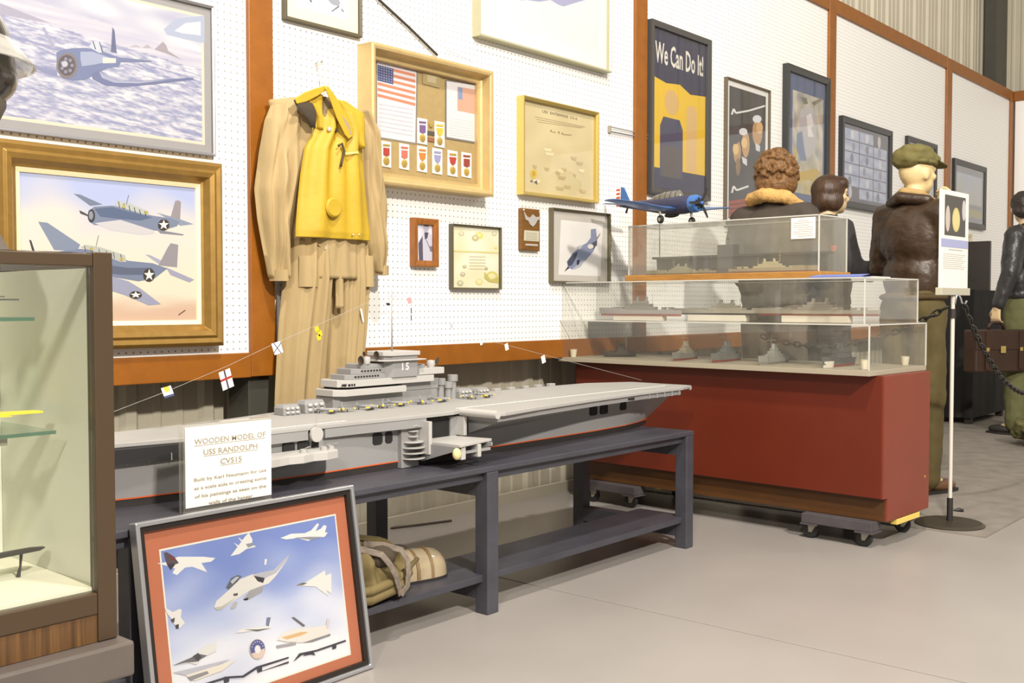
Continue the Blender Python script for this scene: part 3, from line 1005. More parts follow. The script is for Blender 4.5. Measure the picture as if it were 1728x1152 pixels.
for x, y, h, c, sh_ in ((237, 806, 165, 'red', 'rect'), (354, 822, 165, 'rose', 'rect'), (470, 838, 165, 'or', 'bow'), (568, 852, 165, 'lav', 'bow'), (667, 866, 165, 'red', 'bow'), (757, 877, 160, 'maroon', 'rect'), (471, 658, 165, 'purple', 'rect'), (583, 678, 165, 'yel', 'bow')):
    mb = B()
    q = [onY(590 + (x + dx) / s, 50 + (y + dy + dx * 0.19) / s, yp - 0.003) for dx, dy in ((-32, -h / 2), (32, -h / 2), (32, h / 2), (-32, h / 2))]
    mb.add([(p.x, yp - 0.0005, p.z) for p in q] + [(p.x, yp - 0.003, p.z) for p in q], [(0, 1, 2, 3), (7, 6, 5, 4), (0, 4, 5, 1), (1, 5, 6, 2), (2, 6, 7, 3), (3, 7, 4, 0)])
    card = obj('medal_card', mb, M_CARD, root, world=True)
    mr = mat('ribbon_' + c, RIB[c], 0.7, k=0.85)
    pts = [(-19, -42), (19, -38), (19, 8), (0, 14), (-19, 4)] if sh_ == 'rect' else [(-22, -42), (22, -38), (16, 0), (0, 14), (-16, -4)]
    obj('ribbon', wallpoly([(x + a, y + b_) for a, b_ in pts], s, 590, 50, yp - 0.0031, 0.003), mr, card, world=True)
    pts = [(-22, -66), (22, -62), (22, -50), (-22, -54)]
    obj('ribbon_bar', wallpoly([(x + a, y + b_) for a, b_ in pts], s, 590, 50, yp - 0.0031, 0.003), mr if c not in ('red',) else M_MEDAL, card, world=True)
    pc = onY(590 + x / s, 50 + (y + 44) / s, yp - 0.004)
    obj('medallion', B().lathe([(0.0001, yp - 0.0032), (0.0165, yp - 0.0032), (0.0165, yp - 0.006), (0.013, yp - 0.0075), (0.0001, yp - 0.0075)], (pc.x, 0, pc.z), 18, 'y'), M_MEDAL, card, world=True, smooth=30)
pc = onY(590 + 524 / s, 50 + 615 / s, yp)
obj('collar_insignia', B().lathe([(0.0001, yp - 0.0005), (0.012, yp - 0.0005), (0.012, yp - 0.004), (0.0001, yp - 0.005)], (pc.x, 0, pc.z), 16, 'y'), M_MEDAL, root, world=True)
for yy, cc in ((668, (96, 92, 84)), (710, (170, 110, 80))):
    obj('collar_insignia', wallpoly([(504, yy - 13), (548, yy - 6), (548, yy + 18), (504, yy + 11)], s, 590, 50, yp - 0.0005, 0.003), mat('pin_%d' % yy, cc, 0.4, 0.4), root, world=True)
# ---------------------------------------------------------------- flight suit, life vest, hanger
M_KHAKI = mat('khaki_cotton', (190, 164, 116), 0.85, var=0.08, vscale=9, bump=0.25, bscale=30, stretch=(1, 1, 0.35), k=0.74)
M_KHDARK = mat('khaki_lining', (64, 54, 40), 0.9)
M_YEL = mat('yellow_rubberised_cloth', (226, 186, 44), 0.6, var=0.07, vscale=10, bump=0.2, bscale=26, k=0.64)


def slab(rows, nu=20, y0=0.0, fold=0.0, seed=0.0, fz=3.0, fu=5.0, back=0.012, power=0.5):
    """soft hanging cloth piece: rows of (z, xl, xr, depth); swells towards the room"""
    b = B()
    m = len(rows)
    front = []; rear = []
    for i, (z, xl, xr, d) in enumerate(rows):
        fr = []; re = []
        for j in range(nu + 1):
            u = -1 + 2 * j / nu
            x = xl + (xr - xl) * (u + 1) / 2
            e = max(0.0, 1 - u * u) ** power
            f = fold * nz(u * fu + seed, z * fz, seed) * (0.3 + e)
            fr.append((x, y0 - d * e + f, z)); re.append((x, y0 + back * e, z))
        front.append(fr); rear.append(re)
    rings = [fr + list(reversed(re)) for fr, re in zip(front, rear)]
    b.loft(rings)
    return b


def lerp_rows(keys, n):
    """keys: list of tuples (z,xl,xr,d) -> n rows, smooth"""
    out = []
    for i in range(n):
        t = i / (n - 1) * (len(keys) - 1); k = min(int(t), len(keys) - 2); f = t - k; f = f * f * (3 - 2 * f) * 0.5 + f * 0.5
        out.append(tuple(keys[k][q] + (keys[k + 1][q] - keys[k][q]) * f for q in range(4)))
    return out


def pxrow(py, pl, pr, d, Y=-0.10):
    a = onY(pl, py, Y); c = onY(pr, py, Y)
    return ((a.z + c.z) / 2, a.x, c.x, d)


suit = thing('flight_suit', 'khaki cotton flight suit hanging on the wall beneath a yellow life vest', 'flight suit', (2.5, -0.06, 0.56))
Y0 = -0.055
body = lerp_rows([pxrow(165, 520, 575, 0.03), pxrow(180, 466, 622, 0.05), pxrow(215, 474, 618, 0.085), pxrow(300, 482, 624, 0.10), pxrow(380, 490, 626, 0.10), pxrow(420, 494, 626, 0.095), pxrow(470, 490, 628, 0.09)], 40)
obj('torso', slab(body, 40, Y0, 0.020, 1.3, 2.6, 5), M_KHAKI, suit, world=True, smooth=True)
# sleeves
sl = lerp_rows([pxrow(176, 470, 505, 0.05), pxrow(205, 458, 512, 0.07), pxrow(260, 448, 506, 0.075), pxrow(320, 441, 498, 0.075), pxrow(370, 446, 494, 0.07), pxrow(420, 455, 492, 0.065), pxrow(468, 464, 491, 0.055)], 36)
s_ = obj('sleeve', slab(sl, 22, Y0 - 0.005, 0.034, 4.1, 5, 3), M_KHAKI, suit, world=True, smooth=True)
sr = lerp_rows([pxrow(186, 600, 626, 0.05), pxrow(225, 604, 638, 0.07), pxrow(290, 610, 646, 0.07), pxrow(350, 616, 652, 0.07), pxrow(410, 621, 656, 0.065), pxrow(461, 632, 657, 0.055)], 36)
obj('sleeve', slab(sr, 22, Y0 - 0.005, 0.034, 7.7, 5, 3), M_KHAKI, suit, world=True, smooth=True)
cuff = onY(478, 466, -0.09)
obj('cuff', slab([pxrow(455, 465, 492, 0.062), pxrow(474, 466, 491, 0.060)], 14, Y0 - 0.006, 0), M_KHAKI, suit, world=True, smooth=40)
obj('cuff', slab([pxrow(448, 630, 659, 0.062), pxrow(464, 633, 658, 0.060)], 14, Y0 - 0.006, 0), M_KHAKI, suit, world=True, smooth=40)
# trousers: two legs hanging together
lg = lerp_rows([pxrow(405, 496, 560, 0.085), pxrow(470, 491, 562, 0.095), pxrow(540, 484, 560, 0.09), pxrow(600, 480, 558, 0.085), pxrow(660, 477, 556, 0.08), pxrow(700, 476, 556, 0.075), pxrow(716, 476, 556, 0.07)], 50)
obj('trouser_leg', slab(lg, 34, Y0, 0.026, 2.2, 0.9, 5), M_KHAKI, suit, world=True, smooth=True)
rg = lerp_rows([pxrow(405, 556, 624, 0.085), pxrow(470, 556, 626, 0.095), pxrow(540, 557, 624, 0.09), pxrow(600, 556, 620, 0.085), pxrow(660, 556, 616, 0.08), pxrow(710, 556, 612, 0.075)], 50)
obj('trouser_leg', slab(rg, 34, Y0, 0.024, 9.2, 0.9, 5), M_KHAKI, suit, world=True, smooth=True)
obj('fly_placket', slab(lerp_rows([pxrow(410, 556, 566, 0.02), pxrow(520, 556, 567, 0.02)], 14), 6, Y0 - 0.080, 0.003, 1, 3, 1), M_KHAKI, suit, world=True, smooth=True)
for a, c, s0 in ((499, 527, 3.0), (602, 622, 5.0)):
    obj('pocket', slab(lerp_rows([pxrow(432, a, c, 0.028), pxrow(484, a - 1, c + 1, 0.030)], 10), 10, Y0 - 0.066, 0.004, s0, 6, 2), M_KHAKI, suit, world=True, smooth=40)
bl = [onY(px, py, -0.155) for px, py in ((536, 398), (550, 410), (566, 420), (582, 440))]
obj('belt_strap', B().loft([[(p.x - 0.012, p.y + 0.02, p.z + 0.012), (p.x + 0.012, p.y + 0.02, p.z + 0.014), (p.x + 0.016, p.y + 0.014, p.z - 0.014), (p.x - 0.010, p.y + 0.014, p.z - 0.016)] for p in bl]), M_KHAKI, suit, world=True)
pb_ = onY(551, 418, -0.15)
obj('belt_buckle', B().box(pb_.x - 0.008, pb_.x + 0.008, -0.153, -0.146, pb_.z - 0.006, pb_.z + 0.006), M_SHINY, suit, world=True)
obj('collar', slab([pxrow(171, 497, 530, 0.006, -0.18), pxrow(186, 504, 536, 0.008, -0.18), pxrow(200, 520, 536, 0.008, -0.18), pxrow(214, 526, 534, 0.004, -0.18)], 14, -0.173, 0.004), M_KHDARK, suit, world=True, smooth=True, label='dark brown collar lining')
tg = onY(606, 530, -0.14)
obj('paper_tag', B().add([(tg.x - 0.006, -0.152, tg.z + 0.022), (tg.x + 0.004, -0.152, tg.z + 0.020), (tg.x + 0.016, -0.150, tg.z - 0.03), (tg.x + 0.008, -0.150, tg.z - 0.03)], [(3, 2, 1, 0)]), M_CARD, suit, world=True)

vest = thing('life_vest', 'yellow inflatable life vest worn over the khaki flight suit', 'life vest', (2.5, -0.15, 1.18))
VY = -0.145
vf = lerp_rows([pxrow(188, 540, 600, 0.02, VY), pxrow(222, 532, 612, 0.030, VY), pxrow(255, 514, 611, 0.035, VY), pxrow(300, 507, 615, 0.04, VY), pxrow(350, 502, 620, 0.042, VY), pxrow(392, 499, 624, 0.042, VY), pxrow(403, 499, 624, 0.036, VY)], 40)
obj('front_panel', slab(vf, 30, VY, 0.026, 3.4, 2.0, 2.6), M_YEL, vest, world=True, smooth=True)
# shoulder yokes and folded collar
for rows in ([pxrow(158, 513, 544, 0.012, VY), pxrow(170, 500, 543, 0.018, VY), pxrow(182, 520, 541, 0.020, VY), pxrow(200, 530, 541, 0.020, VY), pxrow(218, 532, 542, 0.02, VY)],
             [pxrow(170, 563, 582, 0.012, VY), pxrow(190, 572, 613, 0.022, VY), pxrow(212, 580, 612, 0.03, VY), pxrow(250, 598, 611, 0.03, VY)]):
    obj('shoulder_yoke', slab(lerp_rows(rows, 18), 14, VY - 0.004, 0.006, rows[0][1], 4, 2), M_YEL, vest, world=True, smooth=True)
col_l = [onY(px, py, -0.175) for px, py in ((549, 148), (532, 156), (514, 164), (498, 171))]
col_r = [onY(px, py, -0.18) for px, py in ((548, 147), (560, 168), (572, 195), (586, 222), (590, 232))]


def ribbon(pts, w, t=0.006, tilt=0.0):
    b = B(); rings = []
    for i, p in enumerate(pts):
        d = (pts[min(i + 1, len(pts) - 1)] - pts[max(i - 1, 0)]).normalized()
        s = d.cross(Vector((0, -1, 0))).normalized(); n = Vector((0, -1, 0))
        ww = w[i] if isinstance(w, (list, tuple)) else w
        rings.append([p - s * ww, p + s * ww + n * tilt, p + s * ww + n * (t + tilt), p - s * ww + n * t])
    b.loft(rings)
    return b


obj('collar', ribbon(col_l, [0.008, 0.014, 0.016, 0.010]), M_YEL, vest, world=True, bevel=0.003)
obj('collar', ribbon(col_r, [0.012, 0.02, 0.026, 0.028, 0.018], tilt=0.01), M_YEL, vest, world=True, bevel=0.003)
gl = [onY(px, py, -0.188) for px, py in ((575, 196), (584, 212), (588, 228))]
obj('collar_lining', ribbon(gl, [0.004, 0.014, 0.012], 0.003), mat('grey_webbing', (150, 138, 112), 0.8), vest, world=True)
nk = [pxrow(165, 540, 556, 0.004, -0.14), pxrow(200, 540, 572, 0.006, -0.14), pxrow(225, 548, 576, 0.006, -0.14)]
obj('neck_lining', slab(nk, 8, -0.155, 0.004), mat('neck_lining', (120, 104, 78), 0.9, var=0.4, vscale=40), vest, world=True, smooth=True)
vp = onY(562, 350, VY - 0.042)
obj('valve_patch', B().lathe([(0.0001, VY - 0.030), (0.034, VY - 0.030), (0.036, VY - 0.046), (0.030, VY - 0.052), (0.0001, VY - 0.050)], (vp.x, 0, vp.z), 24, 'y'), M_YEL, vest, world=True, smooth=35)
hp = [onY(px, py, -0.195) for px, py in ((571, 246), (577, 242), (581, 255), (577, 272), (575, 281))]
obj('inflation_tube', B().tube(hp, 0.0045, 8), mat('dark_rubber', (70, 56, 36), 0.6), vest, world=True, smooth=True)
hp = [onY(px, py, -0.19) for px, py in ((582, 259), (604, 257))]
obj('chest_tape', ribbon(hp, 0.004, 0.003), mat('cream_tape', (206, 186, 120), 0.8), vest, world=True)
for px, py in ((556, 218), (566, 220)):
    q = onY(px, py, -0.18); obj('snap', B().ell(q, (0.009, 0.006, 0.009), 10, 8), M_SHINY if px == 556 else mat('dark_snap', (50, 42, 36), 0.5), vest, world=True, smooth=True)
for px in (596, 606):
    q = onY(px, 396, -0.185); obj('grommet', B().ell(q, (0.004, 0.004, 0.004), 8, 6), M_SHINY, vest, world=True, smooth=True)

hg = thing('clothes_hanger', 'clear plastic clothes hanger holding the flight suit', 'hanger', (2.5, -0.08, 1.70))
hk = [onY(px, py, -0.03 - 0.04 * i / 6) for i, (px, py) in enumerate(((532, 112), (538, 107), (545, 108), (549, 116), (549, 130), (548, 148), (547, 160)))]
obj('hook', B().tube(hk, 0.0035, 8), mat('peach_plastic', (226, 196, 170), 0.4), hg, world=True, smooth=True)
ap = onY(547, 162, -0.085)
obj('shoulder_bar', B().tube([(ap.x - 0.17, -0.075, ap.z - 0.075), (ap.x - 0.08, -0.078, ap.z - 0.02), (ap.x, -0.08, ap.z), (ap.x + 0.08, -0.078, ap.z - 0.02), (ap.x + 0.17, -0.075, ap.z - 0.075)], 0.006, 8), mat('clear_grey_plastic', (190, 186, 176), 0.3), hg, world=True, smooth=True)
pk = onY(538, 106, -0.02)
tag(obj('peg_hook', B().tube([(pk.x, 0.0, pk.z), (pk.x, -0.035, pk.z), (pk.x, -0.042, pk.z + 0.01)], 0.003, 8), M_SILVER, smooth=True), 'small metal peg hook holding the clothes hanger', 'hook')

# black strap from which the shadow box hangs, wires, wall rod
sp_ = [onY(px, py, -0.012) for px, py in ((630, -12), (640, 0), (690, 46), (738, 93))]
st = thing('hanging_strap', 'thin black strap running up the pegboard from the medal shadow box', 'strap', sp_[-1])
obj('strap', B().tube(sp_, 0.0055, 6), mat('black_webbing', (50, 46, 38), 0.7), st, world=True)
tag(obj('hanging_wire', B().tube([onY(px, py, -0.01) for px, py in ((752, 84), (775, 93), (798, 106))], 0.0012, 6), M_SILVER), 'thin wire loop above the corner of the medal shadow box', 'wire')
rod = thing('wall_rod', 'thin double wire arm sticking out of the pegboard above the model plane', 'wire arm', onY(1030, 222, -0.01))
a = onY(1030, 214, -0.012); c = onY(1107, 231, -0.012); a2 = onY(1030, 222, -0.012); c2 = onY(1109, 237, -0.012)
obj('wire', B().tube([a, (a.x, -0.014, a.z), c], 0.0035, 6), M_SILVER, rod, world=True)
obj('wire', B().tube([a2, c2], 0.0035, 6), M_SILVER, rod, world=True)
obj('end_clip', B().box(a.x - 0.010, a.x + 0.004, -0.016, -0.0005, a2.z - 0.006, a.z + 0.006), mat('grey_clip', (150, 142, 126), 0.5), rod, world=True, bevel=0.002)
obj('end_clip', B().box(c.x - 0.022, c.x - 0.010, -0.016, -0.007, c2.z - 0.002, c.z + 0.002), mat('grey_clip', (150, 142, 126), 0.5), rod, world=True, bevel=0.002)
# ---------------------------------------------------------------- bench
BT = 0.46
bench = thing('display_bench', 'long blue black painted wooden bench with a lower shelf plank', 'bench', (2.4, -0.73, 0))
obj('bench_top', B().box(0.35, 3.605, -1.005, -0.44, BT - 0.018, BT), M_DARKBLUE, bench, world=True, bevel=0.003)
obj('apron', B().box(0.40, 3.56, -0.985, -0.965, BT - 0.045, BT - 0.018), M_DARKBLUE, bench, world=True, bevel=0.002)
obj('apron', B().box(0.40, 3.56, -0.48, -0.46, BT - 0.045, BT - 0.018), M_DARKBLUE, bench, world=True, bevel=0.002)
for x in (1.23, 2.415, 3.575, 0.40):
    for y in (-0.98, -0.475):
        obj('leg', B().box(x - 0.026, x + 0.026, y - 0.026, y + 0.026, 0.0, BT - 0.018), M_DARKBLUE, bench, world=True, bevel=0.003)
    obj('cross_rail', B().box(x - 0.026, x + 0.026, -0.954, -0.501, BT - 0.095, BT - 0.018), M_DARKBLUE, bench, world=True)
    obj('cross_rail', B().box(x - 0.026, x + 0.026, -0.954, -0.501, 0.045, 0.100), M_DARKBLUE, bench, world=True)
obj('shelf_plank', B().box(0.42, 3.60, -0.985, -0.755, 0.100, 0.122), M_DARKBLUE, bench, world=True, bevel=0.002)

# ---------------------------------------------------------------- wooden aircraft carrier model
M_GREY = mat('ship_grey_paint', (172, 170, 168), 0.55, var=0.03, vscale=6, k=0.62)
M_DECK = mat('ship_deck_paint', (190, 187, 182), 0.6, var=0.03, vscale=5, k=0.66)
M_LGREY = mat('ship_light_grey', (206, 202, 196), 0.5, k=0.7)
M_HOLE = mat('hangar_dark', (30, 28, 28), 0.8)
M_BLKHULL = mat('boot_topping_black', (40, 34, 32), 0.6)
M_ORNG = mat('waterline_orange', (196, 86, 34), 0.6)
M_YTIP = mat('yellow_paint', (232, 190, 50), 0.5)
M_WHITE = mat('white_paint', (246, 244, 238), 0.6, k=0.9)
ship = thing('aircraft_carrier_model', 'long grey wooden aircraft carrier model with island, mast and signal flags on the bench', 'ship model', (2.4, -0.67, BT))
DZ = 0.62


def hull_ring(x, yc, bw, bd, z0, z1, n=9):
    """open section wrapped: waterline half-beam bw, deck half-beam bd"""
    pts = []
    for i in range(n + 1):
        t = i / n
        y = bw + (bd - bw) * t ** 1.6
        pts.append((x, yc - y, z0 + (z1 - z0) * t))
    for i in range(n, -1, -1):
        t = i / n
        y = bw + (bd - bw) * t ** 1.6
        pts.append((x, yc + y, z0 + (z1 - z0) * t))
    return pts


HZ0, HZ1 = BT, 0.598
secs = [(0.98, 0.004, 0.035), (1.06, 0.022, 0.06), (1.2, 0.062, 0.10), (1.36, 0.10, 0.125), (1.6, 0.132, 0.143), (1.9, 0.148, 0.150), (2.4, 0.150, 0.150), (2.9, 0.150, 0.150), (3.2, 0.146, 0.150), (3.42, 0.130, 0.147), (3.56, 0.100, 0.142), (3.66, 0.062, 0.132)]


def hull(z0, z1, grow):
    rings = []
    for x, bw, bd in secs:
        lo = []
        k = (z1 - z0) / (HZ1 - HZ0)
        f0 = (z0 - HZ0) / (HZ1 - HZ0); f1 = (z1 - HZ0) / (HZ1 - HZ0)
        b0 = bw + (bd - bw) * f0 ** 1.6 + grow; b1 = bw + (bd - bw) * f1 ** 1.6 + grow
        xs = x + (0.10 * f1 if x > 3.6 else (-0.03 * f1 if x < 1.0 else 0))
        rings.append(hull_ring(xs, -0.67, b0, b1, z0, z1))
    return B().loft(rings)


obj('keel_block', hull(BT, 0.480, 0.0), M_BLKHULL, ship, world=True, smooth=40)
obj('waterline_stripe', hull(0.480, 0.4835, 0.001), M_ORNG, ship, world=True, smooth=40)
# upper hull with raked stern
rings = []
for x, bw, bd in secs:
    ring = []
    pts = []
    for i in range(9):
        t = i / 8
        z = 0.4835 + (HZ1 - 0.4835) * t
        tt = (z - HZ0) / (HZ1 - HZ0)
        dx = 0.14 * t ** 0.8 * (max(0, x - 3.5) / 0.16) if x > 3.5 else (-0.05 * t if x < 1.0 else 0)
        pts.append((x + dx, bw + (bd - bw) * tt ** 1.4, z))
    ring = [(p[0], -0.67 - p[1], p[2]) for p in pts] + [(p[0], -0.67 + p[1], p[2]) for p in reversed(pts)]
    rings.append(ring)
hu = obj('hull', B().loft(rings), M_GREY, ship, world=True, smooth=40)
# openings in the near side (dark recessed ports with frames)


def port(x0, x1, z0, z1, y=-0.8205):
    c = 0.006
    pts = [(x0 + c, z0), (x1 - c, z0), (x1, z0 + c), (x1, z1 - c), (x1 - c, z1), (x0 + c, z1), (x0, z1 - c), (x0, z0 + c)]
    obj('hangar_port', B().prism(pts, y - 0.0015, y + 0.01, 'y'), M_HOLE, ship, world=True)


for x0, x1 in ((1.764, 1.803), (1.814, 1.853), (1.862, 1.886)):
    port(x0, x1, 0.548, 0.580, -0.8195)
for x0, x1 in ((2.088, 2.126), (2.138, 2.166), (3.165, 3.212), (3.233, 3.280)):
    port(x0, x1, 0.541, 0.576)
port(3.372, 3.412, 0.545, 0.577, -0.8145)
# gallery below the flight deck, near side; deck plates
deck_out = [(0.94, -0.60), (0.94, -0.74), (1.10, -0.755), (1.33, -0.765), (1.52, -0.80), (1.62, -0.83), (1.9, -0.834), (2.02, -0.838), (2.2, -0.853), (2.40, -0.853), (2.445, -0.84), (2.445, -0.99), (2.48, -1.0),
            (2.7, -0.965), (3.05, -0.925), (3.4, -0.90), (3.70, -0.895), (3.80, -0.87), (3.815, -0.84), (3.80, -0.56), (3.62, -0.46), (3.3, -0.44), (2.9, -0.43), (2.3, -0.425), (2.0, -0.45), (1.8, -0.50), (1.5, -0.54), (1.1, -0.57)]
obj('flight_deck', B().prism(deck_out, DZ - 0.012, DZ), M_DECK, ship, world=True, bevel=0.002)
gal = [(1.60, -0.62), (1.60, -0.828), (1.72, -0.832), (1.84, -0.832), (1.84, -0.806), (1.90, -0.806), (1.90, -0.832), (2.02, -0.836), (2.2, -0.852), (2.28, -0.852), (2.28, -0.6)]
obj('gallery_deck', B().prism(gal, DZ - 0.038, DZ - 0.0125), M_GREY, ship, world=True)
gal2 = [(2.46, -0.62), (2.46, -0.985), (2.7, -0.955), (3.05, -0.917), (3.4, -0.892), (3.70, -0.885), (3.75, -0.85), (3.75, -0.6)]
obj('gallery_deck', B().prism(gal2, DZ - 0.030, DZ - 0.0125), M_GREY, ship, world=True)
# slanting sponson under the angled deck
obj('sponson', B().loft([[(2.48, -0.98, DZ - 0.030), (2.48, -0.822, DZ - 0.030), (2.48, -0.822, DZ - 0.085)], [(2.75, -0.945, DZ - 0.030), (2.75, -0.822, DZ - 0.030), (2.75, -0.822, DZ - 0.075)], [(3.1, -0.905, DZ - 0.030), (3.1, -0.822, DZ - 0.030), (3.1, -0.822, DZ - 0.05)]]), M_GREY, ship, world=True)
obj('deck_end_roll', B().tube([(2.447, -0.84, DZ - 0.006), (2.447, -0.998, DZ - 0.006)], 0.013, 14), M_LGREY, ship, world=True, smooth=40)
obj('deck_line', B().box(2.47, 3.72, -0.80, -0.796, DZ, DZ + 0.0008), M_WHITE, ship, world=True)
obj('deck_line', B().box(1.7, 2.0, -0.805, -0.802, DZ, DZ + 0.0008), M_WHITE, ship, world=True)
for i in range(5):
    x = 3.05 + 0.085 * i
    obj('catwalk_tub', B().box(x, x + 0.035, -0.452, -0.43, DZ - 0.008, DZ + 0.010), M_DECK, ship, world=True, bevel=0.002)
for i in range(5):
    x = 3.45 + 0.055 * i
    obj('gallery_rib', B().box(x, x + 0.006, -0.8965, -0.885, DZ - 0.030, DZ - 0.0125), M_GREY, ship, world=True)
obj('gallery_gun', B().box(3.30, 3.345, -0.900, -0.89, DZ - 0.026, DZ - 0.018), M_HOLE, ship, world=True)
obj('forecastle_opening', B().prism([(1.0, -0.735), (1.2, -0.778), (1.36, -0.803), (1.598, -0.8185), (1.598, -0.7), (1.0, -0.7)], 0.572, 0.6075), M_HOLE, ship, world=True)
for i in range(9):
    obj('rail_stanchion', B().box(1.10 + 0.055 * i, 1.102 + 0.055 * i, -0.764 - 0.0078 * i, -0.760 - 0.0078 * i, 0.57, 0.588), M_DECK, ship, world=True)
# forward sponson with gun tubs
tub = [(1.60, -0.82), (1.60, -0.90), (1.66, -0.915), (1.72, -0.905), (1.76, -0.915), (1.80, -0.905), (1.84, -0.915), (1.885, -0.905), (1.90, -0.88), (1.91, -0.82)]
obj('gun_tub', B().prism(tub, 0.534, 0.556), M_LGREY, ship, world=True, bevel=0.001)
rg_ = [[(x, -0.82, 0.534), (x, y, 0.534), (x, -0.82, z)] for x, y, z in ((1.60, -0.90, 0.50), (1.70, -0.905, 0.505), (1.80, -0.90, 0.515), (1.90, -0.88, 0.53))]
obj('tub_flare', B().loft(rg_), M_GREY, ship, world=True)


def gun(x, y, z, s):
    g = obj('deck_gun', B().lathe([(0.0001, 0), (0.014 * s, 0), (0.012 * s, 0.012 * s), (0.0001, 0.014 * s)], (x, y, z), 12), M_DECK, ship, world=True, smooth=40)
    b = B()
    for k in (-1, 1):
        b.cyl((x + k * 0.004 * s, y, z + 0.01 * s), (x + k * 0.004 * s + 0.01 * s, y - 0.02 * s, z + 0.022 * s), 0.0015 * s, n=6)
    obj('barrel', b, M_DECK, g, world=True)


for x in (1.79, 1.86, 1.885):
    gun(x, -0.875, 0.556, 0.8)
# round searchlight disc on the gallery edge
obj('searchlight_disc', B().lathe([(0.0001, -0.845), (0.021, -0.845), (0.021, -0.8365), (0.0001, -0.8365)], (1.862, 0, 0.596), 24, 'y'), M_LGREY, ship, world=True, smooth=35)
obj('whip_antenna', B().cyl((1.862, -0.84, 0.60), (1.862, -0.84, 0.645), 0.0009, n=6), M_DECK, ship, world=True)
# round bulged balconies (ladder tower) and side elevator
for i in range(7):
    z = 0.488 + 0.0165 * i; r = 0.040 if i < 3 else (0.036 if i < 4 else 0.020)
    obj('balcony', B().lathe([(0.0001, z), (r, z), (r, z + 0.0025), (0.0001, z + 0.0025)], (2.235, -0.835, 0), 20), M_LGREY, ship, world=True, smooth=35)
obj('ladder_tower', B().box(2.19, 2.262, -0.835, -0.818, 0.462, 0.60), M_GREY, ship, world=True)
obj('elevator_track', B().box(2.262, 2.276, -0.88, -0.822, 0.50, 0.60), M_LGREY, ship, world=True)
obj('elevator_track', B().box(2.438, 2.452, -0.86, -0.822, 0.54, 0.60), M_LGREY, ship, world=True)
obj('elevator_opening', B().box(2.285, 2.41, -0.8225, -0.81, 0.536, 0.597), M_HOLE, ship, world=True)
obj('elevator_frame', B().box(2.41, 2.438, -0.828, -0.815, 0.53, 0.60), M_GREY, ship, world=True)
el = obj('elevator_platform', B().prism([(2.278, -0.822), (2.425, -0.822), (2.455, -0.965), (2.275, -1.0)], 0.530, 0.538), M_LGREY, ship, world=True, bevel=0.001)
for x0, y0 in ((2.27, -0.822), (2.43, -0.822)):
    obj('elevator_bracket', B().prism([(-0.822, 0.53), (-0.822, 0.475), (-0.84, 0.475), (-0.985, 0.519), (-0.985, 0.53)], x0, x0 + 0.006, 'x'), M_GREY, ship, world=True)
obj('elevator_crossbar', B().box(2.276, 2.43, -0.982, -0.974, 0.506, 0.514), M_GREY, ship, world=True)
obj('pulley_block', B().box(2.29, 2.31, -0.99, -0.96, 0.490, 0.529), M_LGREY, ship, world=True, bevel=0.002)
obj('pulley_block', B().box(2.37, 2.385, -0.985, -0.955, 0.490, 0.529), M_LGREY, ship, world=True, bevel=0.002)
kx = onY(773, 766, -0.995)
obj('wooden_knob', B().ell((kx.x, -0.99, kx.z), (0.015, 0.012, 0.018), 18, 12), mat('pale_wood_knob', (214, 196, 140), 0.5), ship, world=True, smooth=True)
# stern details
obj('stern_boom', B().cyl((3.72, -0.70, 0.556), (3.80, -0.72, 0.554), 0.003, n=8), M_GREY, ship, world=True)
obj('stern_round_down', B().tube([(3.808, -0.865, DZ - 0.010), (3.808, -0.565, DZ - 0.010)], 0.010, 12), M_DECK, ship, world=True, smooth=40)

# island
IY = -0.55
isl = obj('island', B().prism([(2.17, IY + 0.01), (2.19, IY), (2.63, IY), (2.645, IY + 0.01), (2.645, IY + 0.095), (2.17, IY + 0.095)], DZ, 0.664), M_GREY, ship, world=True, bevel=0.002)


def ipr(name, x0, x1, z0, z1, y0, y1, m=None, nose=0.02):
    pts = [(x0, (y0 + y1) / 2 - (y1 - y0) * 0.3), (x0 + nose, y0), (x1, y0), (x1, y1), (x0 + nose, y1), (x0, (y0 + y1) / 2 + (y1 - y0) * 0.3)]
    return obj(name, B().prism(pts, z0, z1), m or M_GREY, isl, world=True, bevel=0.0012)


ipr('bridge_deck', 2.160, 2.455, 0.664, 0.685, IY - 0.030, IY + 0.11, M_LGREY, 0.03)
ipr('bridge_house', 2.19, 2.44, 0.685, 0.692, IY - 0.010, IY + 0.10, M_HOLE, 0.02)
ipr('bridge_house', 2.44, 2.635, 0.664, 0.700, IY - 0.002, IY + 0.10)
ipr('bridge_deck', 2.180, 2.590, 0.692, 0.714, IY - 0.026, IY + 0.11, M_LGREY, 0.03)
ipr('pilot_house', 2.215, 2.56, 0.714, 0.730, IY - 0.018, IY + 0.10, None, 0.025)
ipr('pilot_house', 2.245, 2.52, 0.730, 0.748, IY - 0.012, IY + 0.10, None, 0.025)
ipr('bridge_deck', 2.515, 2.645, 0.716, 0.738, IY - 0.022, IY + 0.11, M_LGREY, 0.01)
for i in range(9):
    obj('bridge_window', B().box(2.238 + 0.012 * i, 2.245 + 0.012 * i, IY - 0.0195, IY - 0.015, 0.721, 0.726), M_HOLE, isl, world=True)
for i in range(7):
    obj('bridge_window', B().box(2.270 + 0.013 * i, 2.277 + 0.013 * i, IY - 0.0135, IY - 0.009, 0.738, 0.743), M_HOLE, isl, world=True)
for i in range(5):
    obj('bridge_window', B().box(2.186 + 0.010 * i, 2.192 + 0.010 * i, IY - 0.0275 + (0.012 if i < 2 else 0), IY - 0.02, 0.696, 0.703), M_HOLE, isl, world=True)
fun = ipr('funnel', 2.372, 2.505, 0.714, 0.792, IY - 0.032, IY + 0.085, None, 0.022)
